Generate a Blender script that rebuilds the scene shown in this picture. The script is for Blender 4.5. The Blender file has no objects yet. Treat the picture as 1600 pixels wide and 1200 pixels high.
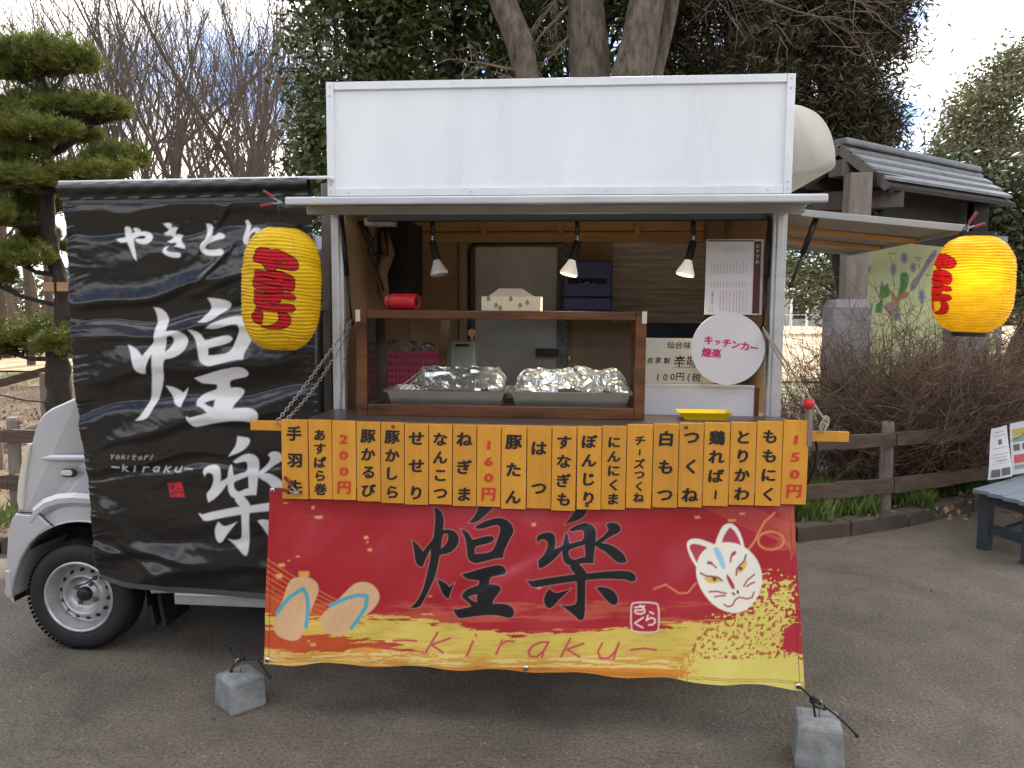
import bpy, math, random
import numpy as np
from mathutils import Vector, noise as mn

# ------------------------------------------------------------------ camera
sc = bpy.context.scene
COL = sc.collection
R = math.radians
CAMF = 1250.0; CAMH = 1.71
PITCH, YAW, ROLL = R(5.3), R(5.0), R(0.36)
_f = Vector((-math.sin(YAW) * math.cos(PITCH), math.cos(YAW) * math.cos(PITCH), -math.sin(PITCH)))
_r = _f.cross(Vector((0, 0, 1))).normalized(); _u = _r.cross(_f)
_r2 = _r * math.cos(ROLL) + _u * math.sin(ROLL); _u2 = _u * math.cos(ROLL) - _r * math.sin(ROLL)
CP = Vector((0, 0, CAMH))
cam = bpy.data.objects.new('camera', bpy.data.cameras.new('camera')); COL.objects.link(cam)
from mathutils import Matrix
cam.matrix_world = Matrix(((_r2.x, _u2.x, -_f.x, CP.x), (_r2.y, _u2.y, -_f.y, CP.y), (_r2.z, _u2.z, -_f.z, CP.z), (0, 0, 0, 1)))
cam.data.sensor_width = 36.0; cam.data.lens = CAMF / 1600 * 36; cam.data.clip_end = 800; cam.data.clip_start = 0.05
sc.camera = cam

# ------------------------------------------------------------------ sky, sun, exposure
SUN_EL, SUN_AZ = 44.0, 2.0      # azimuth clockwise from +Y
world = bpy.data.worlds.new('World'); sc.world = world; world.use_nodes = True
wn = world.node_tree; wn.nodes.clear()
def N(t, kind, **kw):
    n = t.nodes.new(kind)
    for k, v in kw.items(): setattr(n, k, v)
    return n
wo = N(wn, 'ShaderNodeOutputWorld'); bg = N(wn, 'ShaderNodeBackground')
sky = N(wn, 'ShaderNodeTexSky'); sky.sky_type = 'NISHITA'; sky.sun_disc = False
sky.sun_elevation = R(SUN_EL); sky.sun_rotation = R(SUN_AZ); sky.air_density = 1.0; sky.dust_density = 1.2
tc = N(wn, 'ShaderNodeTexCoord'); mp = N(wn, 'ShaderNodeMapping'); mp.inputs['Scale'].default_value = (1.0, 1.0, 2.6); mp.inputs['Location'].default_value = (7.7, 3.0, 1.0)
nz = N(wn, 'ShaderNodeTexNoise'); nz.inputs['Scale'].default_value = 2.3; nz.inputs['Detail'].default_value = 7; nz.inputs['Roughness'].default_value = 0.55
cr = N(wn, 'ShaderNodeValToRGB'); cr.color_ramp.elements[0].position = 0.43; cr.color_ramp.elements[1].position = 0.55
mx = N(wn, 'ShaderNodeMix'); mx.data_type = 'RGBA'; mx.inputs['B'].default_value = (10.6, 10.2, 9.6, 1)
L = wn.links.new
L(tc.outputs['Generated'], mp.inputs['Vector']); L(mp.outputs['Vector'], nz.inputs['Vector']); L(nz.outputs['Fac'], cr.inputs['Fac'])
L(cr.outputs['Color'], mx.inputs['Factor']); tn = N(wn, 'ShaderNodeVectorMath', operation='MULTIPLY'); tn.inputs[1].default_value = (0.40, 0.54, 0.80); L(sky.outputs['Color'], tn.inputs[0]); L(tn.outputs['Vector'], mx.inputs['A']); L(mx.outputs['Result'], bg.inputs['Color'])
bg.inputs['Strength'].default_value = 0.12; L(bg.outputs['Background'], wo.inputs['Surface'])
sd = bpy.data.lights.new('sun', 'SUN'); sd.energy = 3.2; sd.angle = R(0.9); sd.color = (1.0, 0.93, 0.82)
sun = bpy.data.objects.new('sun', sd); COL.objects.link(sun)
_sd = Vector((math.sin(R(SUN_AZ)) * math.cos(R(SUN_EL)), math.cos(R(SUN_AZ)) * math.cos(R(SUN_EL)), math.sin(R(SUN_EL))))
sun.rotation_euler = _sd.to_track_quat('Z', 'Y').to_euler(); sun.location = (0, 0, 30)
sc.view_settings.view_transform = 'Standard'; sc.view_settings.look = 'None'; sc.view_settings.gamma = 1
sc.view_settings.use_curve_mapping = False; sc.view_settings.exposure = 1.40

# ------------------------------------------------------------------ rays of the camera (for placing points)
def ray(px, py): return _f + _r2 * ((px - 800) / CAMF) - _u2 * ((py - 600) / CAMF)
def P(px, py, Y):
    d = ray(px, py); return CP + d * (Y / d.y)
def PZ(px, py, z=0.0):
    d = ray(px, py); return CP + d * ((z - CAMH) / d.z)
def ppx(Y): return Y / CAMF       # metres per photo pixel at distance Y

# ------------------------------------------------------------------ materials
def lin(c):
    if isinstance(c, str):
        c = [int(c[i:i + 2], 16) / 255 for i in (0, 2, 4)]
    return tuple((x / 12.92 if x <= 0.04045 else ((x + 0.055) / 1.055) ** 2.4) for x in c)
def mat(name, col, rough=0.6, metal=0.0, var=0.25, scale=6.0, stretch=(1, 1, 1), bump=0.0, bscale=None, spec=0.5, detail=5, col2=None, attr=None, trans=0.0, rnd=0.0, coat=0.0, emis=None, estr=0.0, roughvar=0.0):
    m = bpy.data.materials.new(name); m.use_nodes = True; t = m.node_tree; b = t.nodes['Principled BSDF']; l = t.links.new
    if isinstance(col, str): col = lin(col)
    if isinstance(col2, str): col2 = lin(col2)
    b.inputs['Roughness'].default_value = rough; b.inputs['Metallic'].default_value = metal
    b.inputs['Specular IOR Level'].default_value = spec; b.inputs['Coat Weight'].default_value = coat
    co = N(t, 'ShaderNodeTexCoord'); mpg = N(t, 'ShaderNodeMapping'); mpg.inputs['Scale'].default_value = stretch
    l(co.outputs['Object'], mpg.inputs['Vector'])
    if rnd:
        oi = N(t, 'ShaderNodeObjectInfo'); ml = N(t, 'ShaderNodeMath', operation='MULTIPLY'); ml.inputs[1].default_value = 37.0
        l(oi.outputs['Random'], ml.inputs[0]); l(ml.outputs[0], mpg.inputs['Location'])
    n1 = N(t, 'ShaderNodeTexNoise'); n1.inputs['Scale'].default_value = scale; n1.inputs['Detail'].default_value = detail; n1.inputs['Roughness'].default_value = 0.62
    l(mpg.outputs['Vector'], n1.inputs['Vector'])
    rp = N(t, 'ShaderNodeMapRange'); rp.inputs['From Min'].default_value = 0.28; rp.inputs['From Max'].default_value = 0.72
    l(n1.outputs['Fac'], rp.inputs['Value'])
    mxx = N(t, 'ShaderNodeMix'); mxx.data_type = 'RGBA'
    c2 = col2 if col2 else tuple(x * (1 - var) for x in col)
    if not col2: col = tuple(min(1, x * (1 + var * 0.5)) for x in col)
    mxx.inputs['A'].default_value = (*c2, 1); mxx.inputs['B'].default_value = (*col, 1)
    l(rp.outputs['Result'], mxx.inputs['Factor']); out = mxx.outputs['Result']
    if attr:
        at = N(t, 'ShaderNodeAttribute'); at.attribute_name = attr
        m2 = N(t, 'ShaderNodeMix'); m2.data_type = 'RGBA'; m2.blend_type = 'MULTIPLY'; m2.inputs['Factor'].default_value = 1
        mxx.inputs['A'].default_value = (1 - var,) * 3 + (1,); mxx.inputs['B'].default_value = (1, 1, 1, 1)
        l(out, m2.inputs['A']); l(at.outputs['Color'], m2.inputs['B']); out = m2.outputs['Result']
    if rnd:
        mr = N(t, 'ShaderNodeMapRange'); mr.inputs['To Min'].default_value = 1 - rnd; mr.inputs['To Max'].default_value = 1 + rnd * 0.6
        l(oi.outputs['Random'], mr.inputs['Value'])
        m3 = N(t, 'ShaderNodeVectorMath', operation='SCALE'); l(out, m3.inputs[0]); l(mr.outputs['Result'], m3.inputs['Scale']); out = m3.outputs['Vector']
    l(out, b.inputs['Base Color'])
    if roughvar:
        rr = N(t, 'ShaderNodeMapRange'); rr.inputs['To Min'].default_value = max(0.02, rough - roughvar); rr.inputs['To Max'].default_value = min(1, rough + roughvar)
        l(n1.outputs['Fac'], rr.inputs['Value']); l(rr.outputs['Result'], b.inputs['Roughness'])
    if bump:
        nb = N(t, 'ShaderNodeTexNoise'); nb.inputs['Scale'].default_value = bscale or scale * 4; nb.inputs['Detail'].default_value = 6
        l(mpg.outputs['Vector'], nb.inputs['Vector'])
        bp = N(t, 'ShaderNodeBump'); bp.inputs['Strength'].default_value = bump; bp.inputs['Distance'].default_value = 0.01
        l(nb.outputs['Fac'], bp.inputs['Height']); l(bp.outputs['Normal'], b.inputs['Normal'])
    if trans:
        tr = N(t, 'ShaderNodeBsdfTranslucent'); l(out, tr.inputs['Color']); ms = N(t, 'ShaderNodeMixShader'); ms.inputs[0].default_value = trans
        l(b.outputs[0], ms.inputs[1]); l(tr.outputs[0], ms.inputs[2]); l(ms.outputs[0], t.nodes['Material Output'].inputs['Surface'])
    if emis:
        b.inputs['Emission Color'].default_value = (*lin(emis), 1); b.inputs['Emission Strength'].default_value = estr
    return m
def glassmat(name, rough=0.02, tint=(1, 1, 1), amt=0.08):
    m = bpy.data.materials.new(name); m.use_nodes = True; t = m.node_tree; t.nodes.clear(); l = t.links.new
    o = N(t, 'ShaderNodeOutputMaterial'); g = N(t, 'ShaderNodeBsdfGlossy'); g.inputs['Roughness'].default_value = rough
    tr = N(t, 'ShaderNodeBsdfTransparent'); tr.inputs['Color'].default_value = (*tint, 1)
    fr = N(t, 'ShaderNodeFresnel'); fr.inputs['IOR'].default_value = 1.45
    ad = N(t, 'ShaderNodeMath', operation='ADD'); ad.inputs[1].default_value = amt; ms = N(t, 'ShaderNodeMixShader')
    l(fr.outputs[0], ad.inputs[0]); l(ad.outputs[0], ms.inputs[0]); l(tr.outputs[0], ms.inputs[1]); l(g.outputs[0], ms.inputs[2]); l(ms.outputs[0], o.inputs['Surface'])
    return m
M = {}
M['paint'] = mat('white_paint', (0.80, 0.82, 0.82), 0.30, var=0.09, scale=1.6, stretch=(2.5, 1, .5), bump=0.05, bscale=2.2, roughvar=0.14, detail=8)
M['alu'] = mat('aluminium', (0.55, 0.56, 0.57), 0.42, 0.55, var=0.12, scale=5, stretch=(1, 1, 6), bump=0.03, roughvar=0.12)
M['alu_trim'] = mat('aluminium_trim', (0.74, 0.75, 0.76), 0.4, 0.25, var=0.12, scale=7, roughvar=0.1)
M['flapgrey'] = mat('flap_grey', (0.36, 0.37, 0.35), 0.5, 0.2, var=0.15, scale=4, roughvar=0.1)
M['silver'] = mat('silver_car_paint', (0.52, 0.53, 0.56), 0.30, 0.35, var=0.10, scale=2.5, detail=9, coat=0.6)
M['cream'] = mat('cream_shell', (0.62, 0.58, 0.50), 0.5, var=0.16, scale=3, bump=0.05)
M['black'] = mat('black_plastic', (0.012, 0.012, 0.013), 0.45, var=0.2)
M['blackiron'] = mat('dark_steel', (0.03, 0.03, 0.032), 0.4, 0.4)
M['rubber'] = mat('tyre_rubber', (0.013, 0.013, 0.0135), 0.72, var=0.3, scale=20, bump=0.15, bscale=90)
M['rim'] = mat('steel_rim', (0.50, 0.50, 0.50), 0.38, 0.6, var=0.25, scale=14, roughvar=0.15)
M['rust'] = mat('rusty_nut', (0.20, 0.15, 0.11), 0.6, 0.5, var=0.5, scale=60)
M['board'] = mat('varnished_pine', (0.72, 0.335, 0.032), 0.5, var=0.0, scale=5, stretch=(6, 1, 1.0), col2=(0.60, 0.255, 0.022), bump=0.06, bscale=14, rnd=0.09, detail=7)
M['ink'] = mat('brush_ink', (0.012, 0.010, 0.012), 0.5, var=0.1)
M['redink'] = mat('red_ink', (0.62, 0.045, 0.02), 0.5, var=0.1)
M['plywood'] = mat('plywood', (0.58, 0.40, 0.24), 0.6, col2=(0.40, 0.26, 0.15), scale=3, stretch=(1, 1, 0.2), bump=0.05)
M['batten'] = mat('pine_batten', (0.70, 0.42, 0.17), 0.6, col2=(0.48, 0.26, 0.10), scale=4, stretch=(0.3, 2, 5), bump=0.05)
M['casewood'] = mat('dark_stained_wood', (0.20, 0.070, 0.018), 0.30, col2=(0.035, 0.014, 0.007), scale=9, stretch=(0.35, 3, 1.6), bump=0.12, coat=0.3)
M['counter'] = mat('counter_wood', (0.09, 0.06, 0.045), 0.35, var=0.4, scale=8, stretch=(0.4, 2, 2), bump=0.05)
M['steel'] = mat('stainless_steel', (0.60, 0.58, 0.55), 0.36, 0.85, var=0.12, scale=8, roughvar=0.08)
M['foil'] = mat('crumpled_foil', (0.94, 0.94, 0.94), 0.22, 0.75, var=0.03)
M['redplastic'] = mat('red_plastic', (0.60, 0.015, 0.02), 0.45, var=0.1)
M['pink'] = mat('pink_plastic', (0.75, 0.03, 0.20), 0.4, var=0.1)
M['clear'] = glassmat('clear_bag', 0.25, (0.9, 0.9, 0.9), 0.18)
M['glass'] = glassmat('case_glass', 0.02, (0.94, 0.95, 0.94), -0.018)
M['card'] = mat('patterned_card', (0.70, 0.60, 0.42), 0.7, var=0.08)
M['olive'] = mat('pear_print', (0.35, 0.27, 0.05), 0.7)
M['tub'] = mat('grey_green_tub', (0.34, 0.40, 0.37), 0.4, var=0.1)
M['cardboard'] = mat('brown_cardboard', (0.32, 0.19, 0.10), 0.8, var=0.2)
M['bottle'] = mat('green_bottle', (0.05, 0.06, 0.01), 0.1, var=0.2)
M['bluebox'] = mat('blue_cooler', (0.07, 0.075, 0.26), 0.4, var=0.15)
M['navy'] = mat('navy_cloth', (0.01, 0.018, 0.04), 0.8)
M['doorgrey'] = mat('grey_door', (0.66, 0.64, 0.60), 0.35, 0.2, var=0.25, scale=3, roughvar=0.15)
M['mottled'] = mat('mottled_edge', (0.40, 0.40, 0.38), 0.5, col2=(0.05, 0.05, 0.05), scale=60, detail=8)
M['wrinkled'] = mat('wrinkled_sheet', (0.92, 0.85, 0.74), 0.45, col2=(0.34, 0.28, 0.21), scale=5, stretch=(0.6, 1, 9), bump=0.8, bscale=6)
M['paper'] = mat('white_paper', (0.66, 0.65, 0.67), 0.6, var=0.05)
M['paperwarm'] = mat('cream_paper', (0.56, 0.53, 0.45), 0.6, var=0.05)
M['maroon'] = mat('maroon_print', (0.10, 0.018, 0.02), 0.6)
M['magenta'] = mat('magenta_print', (0.60, 0.02, 0.12), 0.6)
M['redprint'] = mat('red_print', (0.60, 0.10, 0.10), 0.6)
M['greyprint'] = mat('grey_print', (0.13, 0.12, 0.12), 0.6)
M['yellow'] = mat('yellow_plastic', (0.85, 0.62, 0.01), 0.35, var=0.05)
M['bulb'] = mat('bulb_white', (0.88, 0.86, 0.84), 0.35, var=0.03)
M['bulbglow'] = mat('bulb_glowing_shell', (0.88, 0.86, 0.84), 0.35, emis='fff0d8', estr=0.16)
M['bulblit'] = mat('bulb_lit', (0.8, 0.7, 0.4), 0.4, emis='ffe9a0', estr=1.6)
M['chrome'] = mat('chrome', (0.7, 0.7, 0.7), 0.15, 1.0)
M['rope'] = mat('pale_rope', (0.42, 0.37, 0.27), 0.85, var=0.4, scale=80)
M['chain'] = mat('steel_chain', (0.42, 0.40, 0.36), 0.35, 0.8, var=0.3, scale=50)
M['clampred'] = mat('clamp_red', (0.22, 0.02, 0.025), 0.5)
M['concrete'] = mat('concrete', (0.25, 0.26, 0.25), 0.85, var=0.48, scale=14, bump=0.3, bscale=60, detail=9)
M['oldconcrete'] = mat('weathered_concrete', (0.30, 0.28, 0.27), 0.9, var=0.4, scale=5, bump=0.4, bscale=25)
M['greywood'] = mat('weathered_wood', (0.24, 0.20, 0.165), 0.85, var=0.45, scale=5, stretch=(2, 2, 0.5), bump=0.3)
M['darkgreywood'] = mat('dark_weathered_wood', (0.12, 0.10, 0.085), 0.85, var=0.4, scale=5, stretch=(2, 2, 0.5), bump=0.3)
M['railwood'] = mat('dark_rail_wood', (0.11, 0.075, 0.052), 0.85, var=0.5, scale=6, stretch=(0.4, 2, 4), bump=0.4)
M['roofmetal'] = mat('roof_slate_grey', (0.17, 0.18, 0.185), 0.5, 0.0, var=0.35, scale=5, roughvar=0.1)
M['darkwood'] = mat('roof_wood_and_shade_dark', (0.026, 0.020, 0.016), 0.8, var=0.4, scale=6, bump=0.2)  # near-black roof timber, also the tone of the added under-roof shade panel
M['benchgrey'] = mat('bench_grey_paint', (0.17, 0.20, 0.23), 0.45, var=0.2, scale=8, bump=0.08)
M['benchdark'] = mat('bench_dark_paint', (0.035, 0.045, 0.055), 0.5, var=0.2)
M['bark'] = mat('grey_bark', (0.22, 0.175, 0.125), 0.95, col2=(0.035, 0.028, 0.02), scale=16, stretch=(1, 1, 0.35), bump=1.0, bscale=22, detail=9)
M['barkdark'] = mat('dark_pine_bark', (0.05, 0.038, 0.030), 0.95, col2=(0.02, 0.015, 0.012), scale=12, stretch=(1, 1, 0.5), bump=1.0, bscale=20)
M['twig'] = mat('bare_twig', (0.20, 0.145, 0.11), 0.9, var=0.4, scale=3)
M['twigfar'] = mat('bare_branch', (0.115, 0.088, 0.068), 0.9, var=0.35, scale=0.6)
M['shrubtwig'] = mat('shrub_twig', (0.21, 0.135, 0.085), 0.9, col2=(0.09, 0.06, 0.04), scale=3)
M['leaf'] = mat('glossy_leaf', (0.125, 0.160, 0.042), 0.42, col2=(0.020, 0.032, 0.009), scale=3.5, detail=4, trans=0.12)
M['leafpale'] = mat('pale_leaf', (0.105, 0.125, 0.045), 0.5, col2=(0.035, 0.05, 0.018), scale=2.5, detail=4, trans=0.12)
M['leafyel'] = mat('olive_leaf', (0.20, 0.20, 0.10), 0.6, col2=(0.09, 0.10, 0.045), scale=1.2, detail=4, trans=0.1)
M['conifer'] = mat('brown_green_needles', (0.13, 0.105, 0.042), 0.65, col2=(0.014, 0.015, 0.007), scale=1.6, detail=4, trans=0.08)
M['pine'] = mat('pine_needles', (0.235, 0.26, 0.042), 0.55, col2=(0.075, 0.10, 0.018), scale=2.6, detail=4, trans=0.12)
M['grass'] = mat('verge_grass', (0.17, 0.24, 0.05), 0.6, col2=(0.06, 0.10, 0.022), scale=2.5, trans=0.2)
M['drygrass'] = mat('dry_grass', (0.23, 0.19, 0.09), 0.8, col2=(0.11, 0.10, 0.04), scale=3, trans=0.15)
M['deadleaf'] = mat('dead_leaves', (0.30, 0.21, 0.13), 0.8, col2=(0.10, 0.065, 0.04), scale=20)
M['sand'] = mat('sandy_ground', (0.50, 0.375, 0.225), 0.95, var=0.14, scale=0.6, bump=0.05)
M['soil'] = mat('leaf_litter_soil', (0.19, 0.125, 0.075), 0.95, col2=(0.09, 0.06, 0.035), scale=5, bump=0.8, bscale=16, detail=9)
M['lawn'] = mat('thin_lawn', (0.17, 0.19, 0.06), 0.95, col2=(0.20, 0.15, 0.08), scale=1.6, bump=0.5, bscale=20)
M['kerb'] = mat('kerb_concrete', (0.085, 0.065, 0.048), 0.9, var=0.4, scale=5, bump=0.4, bscale=25)
M['mural'] = mat('mural_paint', (1, 1, 1), 0.7, attr='Col', var=0.08, scale=5)
M['vinylblack'] = mat('black_vinyl_print', (1, 1, 1), 0.25, attr='Col', var=0.06, scale=3, spec=0.6, roughvar=0.05, bump=0.05, bscale=6)
M['vinylred'] = mat('red_vinyl_print', (1, 1, 1), 0.30, attr='Col', var=0.06, scale=3, spec=0.45, roughvar=0.06, bump=0.04, bscale=5)
M['darkleaf'] = mat('shade_toned_leaf', (0.045, 0.060, 0.022), 0.5, col2=(0.012, 0.02, 0.008), scale=3)  # leaf copy darkened so the colour itself carries the shade
M['lantern'] = mat('lantern_paper', (1, 1, 1), 0.5, attr='Col', var=0.08, scale=8, trans=0.38, spec=0.3)
M['window'] = mat('dark_window', (0.02, 0.025, 0.03), 0.08, var=0.1)
M['lens'] = mat('headlight_lens', (0.60, 0.58, 0.48), 0.15, var=0.06, coat=0.5)
M['orange'] = mat('orange_panel', (0.50, 0.16, 0.07), 0.7)
M['greywall'] = mat('pale_wall', (0.36, 0.36, 0.36), 0.8)

# asphalt: fine chips, patches, seams
def asphalt():
    m = bpy.data.materials.new('asphalt'); m.use_nodes = True; t = m.node_tree; b = t.nodes['Principled BSDF']; l = t.links.new
    co = N(t, 'ShaderNodeTexCoord')
    n1 = N(t, 'ShaderNodeTexNoise'); n1.inputs['Scale'].default_value = 0.9; n1.inputs['Detail'].default_value = 8; n1.inputs['Roughness'].default_value = 0.6
    n2 = N(t, 'ShaderNodeTexNoise'); n2.inputs['Scale'].default_value = 70; n2.inputs['Detail'].default_value = 4
    v = N(t, 'ShaderNodeTexVoronoi'); v.inputs['Scale'].default_value = 55
    for n in (n1, n2, v): l(co.outputs['Object'], n.inputs['Vector'])
    r1 = N(t, 'ShaderNodeValToRGB'); e = r1.color_ramp.elements; e[0].position = 0.3; e[0].color = (0.094, 0.077, 0.055, 1); e[1].position = 0.7; e[1].color = (0.152, 0.128, 0.095, 1)
    l(n1.outputs['Fac'], r1.inputs['Fac'])
    r2 = N(t, 'ShaderNodeMapRange'); r2.inputs['From Min'].default_value = 0.3; r2.inputs['From Max'].default_value = 0.7; r2.inputs['To Min'].default_value = 0.60; r2.inputs['To Max'].default_value = 1.42
    l(n2.outputs['Fac'], r2.inputs['Value'])
    s = N(t, 'ShaderNodeVectorMath', operation='SCALE'); l(r1.outputs['Color'], s.inputs[0]); l(r2.outputs['Result'], s.inputs['Scale'])
    # occasional light chips
    sp = N(t, 'ShaderNodeMath', operation='LESS_THAN'); sp.inputs[1].default_value = 0.24; l(v.outputs['Distance'], sp.inputs[0])
    sx = N(t, 'ShaderNodeSeparateColor'); l(v.outputs['Color'], sx.inputs[0])
    g = N(t, 'ShaderNodeMath', operation='GREATER_THAN'); g.inputs[1].default_value = 0.965; l(sx.outputs[0], g.inputs[0])
    mu = N(t, 'ShaderNodeMath', operation='MULTIPLY'); l(sp.outputs[0], mu.inputs[0]); l(g.outputs[0], mu.inputs[1])
    mm = N(t, 'ShaderNodeMix'); mm.data_type = 'RGBA'; mm.inputs['B'].default_value = (0.34, 0.30, 0.24, 1)
    l(mu.outputs[0], mm.inputs['Factor']); l(s.outputs['Vector'], mm.inputs['A']); l(mm.outputs['Result'], b.inputs['Base Color'])
    b.inputs['Roughness'].default_value = 0.85
    n3 = N(t, 'ShaderNodeTexNoise'); n3.inputs['Scale'].default_value = 2.6; n3.inputs['Detail'].default_value = 9; n3.inputs['Roughness'].default_value = 0.7; n3.inputs['Distortion'].default_value = 0.6; l(co.outputs['Object'], n3.inputs['Vector'])
    r3 = N(t, 'ShaderNodeMapRange'); r3.inputs['From Min'].default_value = 0.30; r3.inputs['From Max'].default_value = 0.62; r3.inputs['To Min'].default_value = 0.70; r3.inputs['To Max'].default_value = 1.12; l(n3.outputs['Fac'], r3.inputs['Value'])
    vc = N(t, 'ShaderNodeTexVoronoi', feature='DISTANCE_TO_EDGE'); vc.inputs['Scale'].default_value = 0.55; nw = N(t, 'ShaderNodeVectorMath', operation='ADD'); nn = N(t, 'ShaderNodeTexNoise'); nn.inputs['Scale'].default_value = 3; nn.inputs['Detail'].default_value = 6
    l(co.outputs['Object'], nn.inputs['Vector']); l(co.outputs['Object'], nw.inputs[0]); l(nn.outputs['Color'], nw.inputs[1]); l(nw.outputs['Vector'], vc.inputs['Vector'])
    rc = N(t, 'ShaderNodeMapRange'); rc.inputs['From Min'].default_value = 0.0; rc.inputs['From Max'].default_value = 0.006; rc.inputs['To Min'].default_value = 0.72; rc.inputs['To Max'].default_value = 1.0; l(vc.outputs['Distance'], rc.inputs['Value'])
    mq = N(t, 'ShaderNodeMath', operation='MULTIPLY'); l(r3.outputs['Result'], mq.inputs[0]); l(rc.outputs['Result'], mq.inputs[1])
    sc2 = N(t, 'ShaderNodeVectorMath', operation='SCALE'); l(mm.outputs['Result'], sc2.inputs[0]); l(mq.outputs[0], sc2.inputs['Scale']); l(sc2.outputs['Vector'], b.inputs['Base Color'])
    bp = N(t, 'ShaderNodeBump'); bp.inputs['Strength'].default_value = 0.6; bp.inputs['Distance'].default_value = 0.006
    ad = N(t, 'ShaderNodeMath', operation='ADD'); l(n2.outputs['Fac'], ad.inputs[0]); l(v.outputs['Distance'], ad.inputs[1])
    l(ad.outputs[0], bp.inputs['Height']); l(bp.outputs['Normal'], b.inputs['Normal'])
    return m
M['asphalt'] = asphalt()

# ------------------------------------------------------------------ mesh helpers
class MB:
    def __init__(s): s.v = []; s.f = []
    def add(s, vs, fs):
        o = len(s.v); s.v += [tuple(a) for a in vs]; s.f += [tuple(i + o for i in f) for f in fs]; return s
    def box(s, a, b):
        (x0, y0, z0), (x1, y1, z1) = a, b
        x0, x1 = min(x0, x1), max(x0, x1); y0, y1 = min(y0, y1), max(y0, y1); z0, z1 = min(z0, z1), max(z0, z1)
        return s.add([(x0, y0, z0), (x1, y0, z0), (x1, y1, z0), (x0, y1, z0), (x0, y0, z1), (x1, y0, z1), (x1, y1, z1), (x0, y1, z1)],
                     [(0, 3, 2, 1), (4, 5, 6, 7), (0, 1, 5, 4), (1, 2, 6, 5), (2, 3, 7, 6), (3, 0, 4, 7)])
    def hexa(s, p):   # 8 points: bottom 4 ccw, top 4
        return s.add(p, [(0, 3, 2, 1), (4, 5, 6, 7), (0, 1, 5, 4), (1, 2, 6, 5), (2, 3, 7, 6), (3, 0, 4, 7)])
    def bar(s, a, b, w, h, up=(0, 0, 1)):
        a, b = Vector(a), Vector(b); d = (b - a).normalized(); up = Vector(up)
        x = d.cross(up)
        if x.length < 1e-4: x = d.cross(Vector((0, 1, 0)))
        x.normalize(); z = x.cross(d)
        q = [c + x * (sx * w / 2) + z * (sz * h / 2) for c in (a, b) for sx, sz in ((-1, -1), (1, -1), (1, 1), (-1, 1))]
        return s.add(q, [(3, 2, 1, 0), (4, 5, 6, 7), (0, 1, 5, 4), (1, 2, 6, 5), (2, 3, 7, 6), (3, 0, 4, 7)])
    def tube(s, pts, rad, n=8, cap=True):
        pts = [Vector(p) for p in pts]; m = len(pts)
        if not hasattr(rad, '__len__'): rad = [rad] * m
        o = len(s.v); ref = None
        for i, p in enumerate(pts):
            d = (pts[min(i + 1, m - 1)] - pts[max(i - 1, 0)])
            if d.length < 1e-9: d = Vector((0, 0, 1))
            d.normalize()
            if ref is None: ref = d.orthogonal().normalized()
            x = ref - d * ref.dot(d)
            if x.length < 1e-5: x = d.orthogonal()
            x.normalize(); ref = x; y = d.cross(x)
            for k in range(n):
                a = 2 * math.pi * k / n; q = p + (x * math.cos(a) + y * math.sin(a)) * rad[i]; s.v.append((q.x, q.y, q.z))
        for i in range(m - 1):
            for k in range(n):
                a = o + i * n + k; b = o + i * n + (k + 1) % n; s.f.append((a, b, b + n, a + n))
        if cap:
            s.f.append(tuple(o + k for k in reversed(range(n)))); s.f.append(tuple(o + (m - 1) * n + k for k in range(n)))
        return s
    def lathe(s, prof, c, axis='Z', n=32, cap=False, fn=None):   # prof [(r, h)]
        o = len(s.v); c = Vector(c)
        for r, h in prof:
            for k in range(n):
                a = 2 * math.pi * k / n; x, y = r * math.cos(a), r * math.sin(a)
                q = {'Z': (x, y, h), 'Y': (x, h, -y), 'X': (h, x, y)}[axis]
                q = c + Vector(q)
                s.v.append((q.x, q.y, q.z))
        m = len(prof)
        for i in range(m - 1):
            for k in range(n):
                a = o + i * n + k; b = o + i * n + (k + 1) % n; s.f.append((a, b, b + n, a + n))
        if cap:
            s.f.append(tuple(o + k for k in reversed(range(n)))); s.f.append(tuple(o + (m - 1) * n + k for k in range(n)))
        return s
    def prism(s, poly, y0, y1):      # poly in xz extruded along y
        n = len(poly); vs = [(x, y0, z) for x, z in poly] + [(x, y1, z) for x, z in poly]
        fs = [tuple(range(n)), tuple(range(2 * n - 1, n - 1, -1))] + [(i, i + n, (i + 1) % n + n, (i + 1) % n) for i in range(n)]
        return s.add(vs, fs)
    def ball(s, c, r, seg=10, rings=6, sc3=(1, 1, 1)):
        pr = [(r * math.sin(math.pi * i / rings), -r * math.cos(math.pi * i / rings)) for i in range(rings + 1)]
        o = len(s.v); s.lathe(pr, (0, 0, 0), 'Z', seg)
        for i in range(o, len(s.v)):
            v = s.v[i]; s.v[i] = (c[0] + v[0] * sc3[0], c[1] + v[1] * sc3[1], c[2] + v[2] * sc3[2])
        return s

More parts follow.
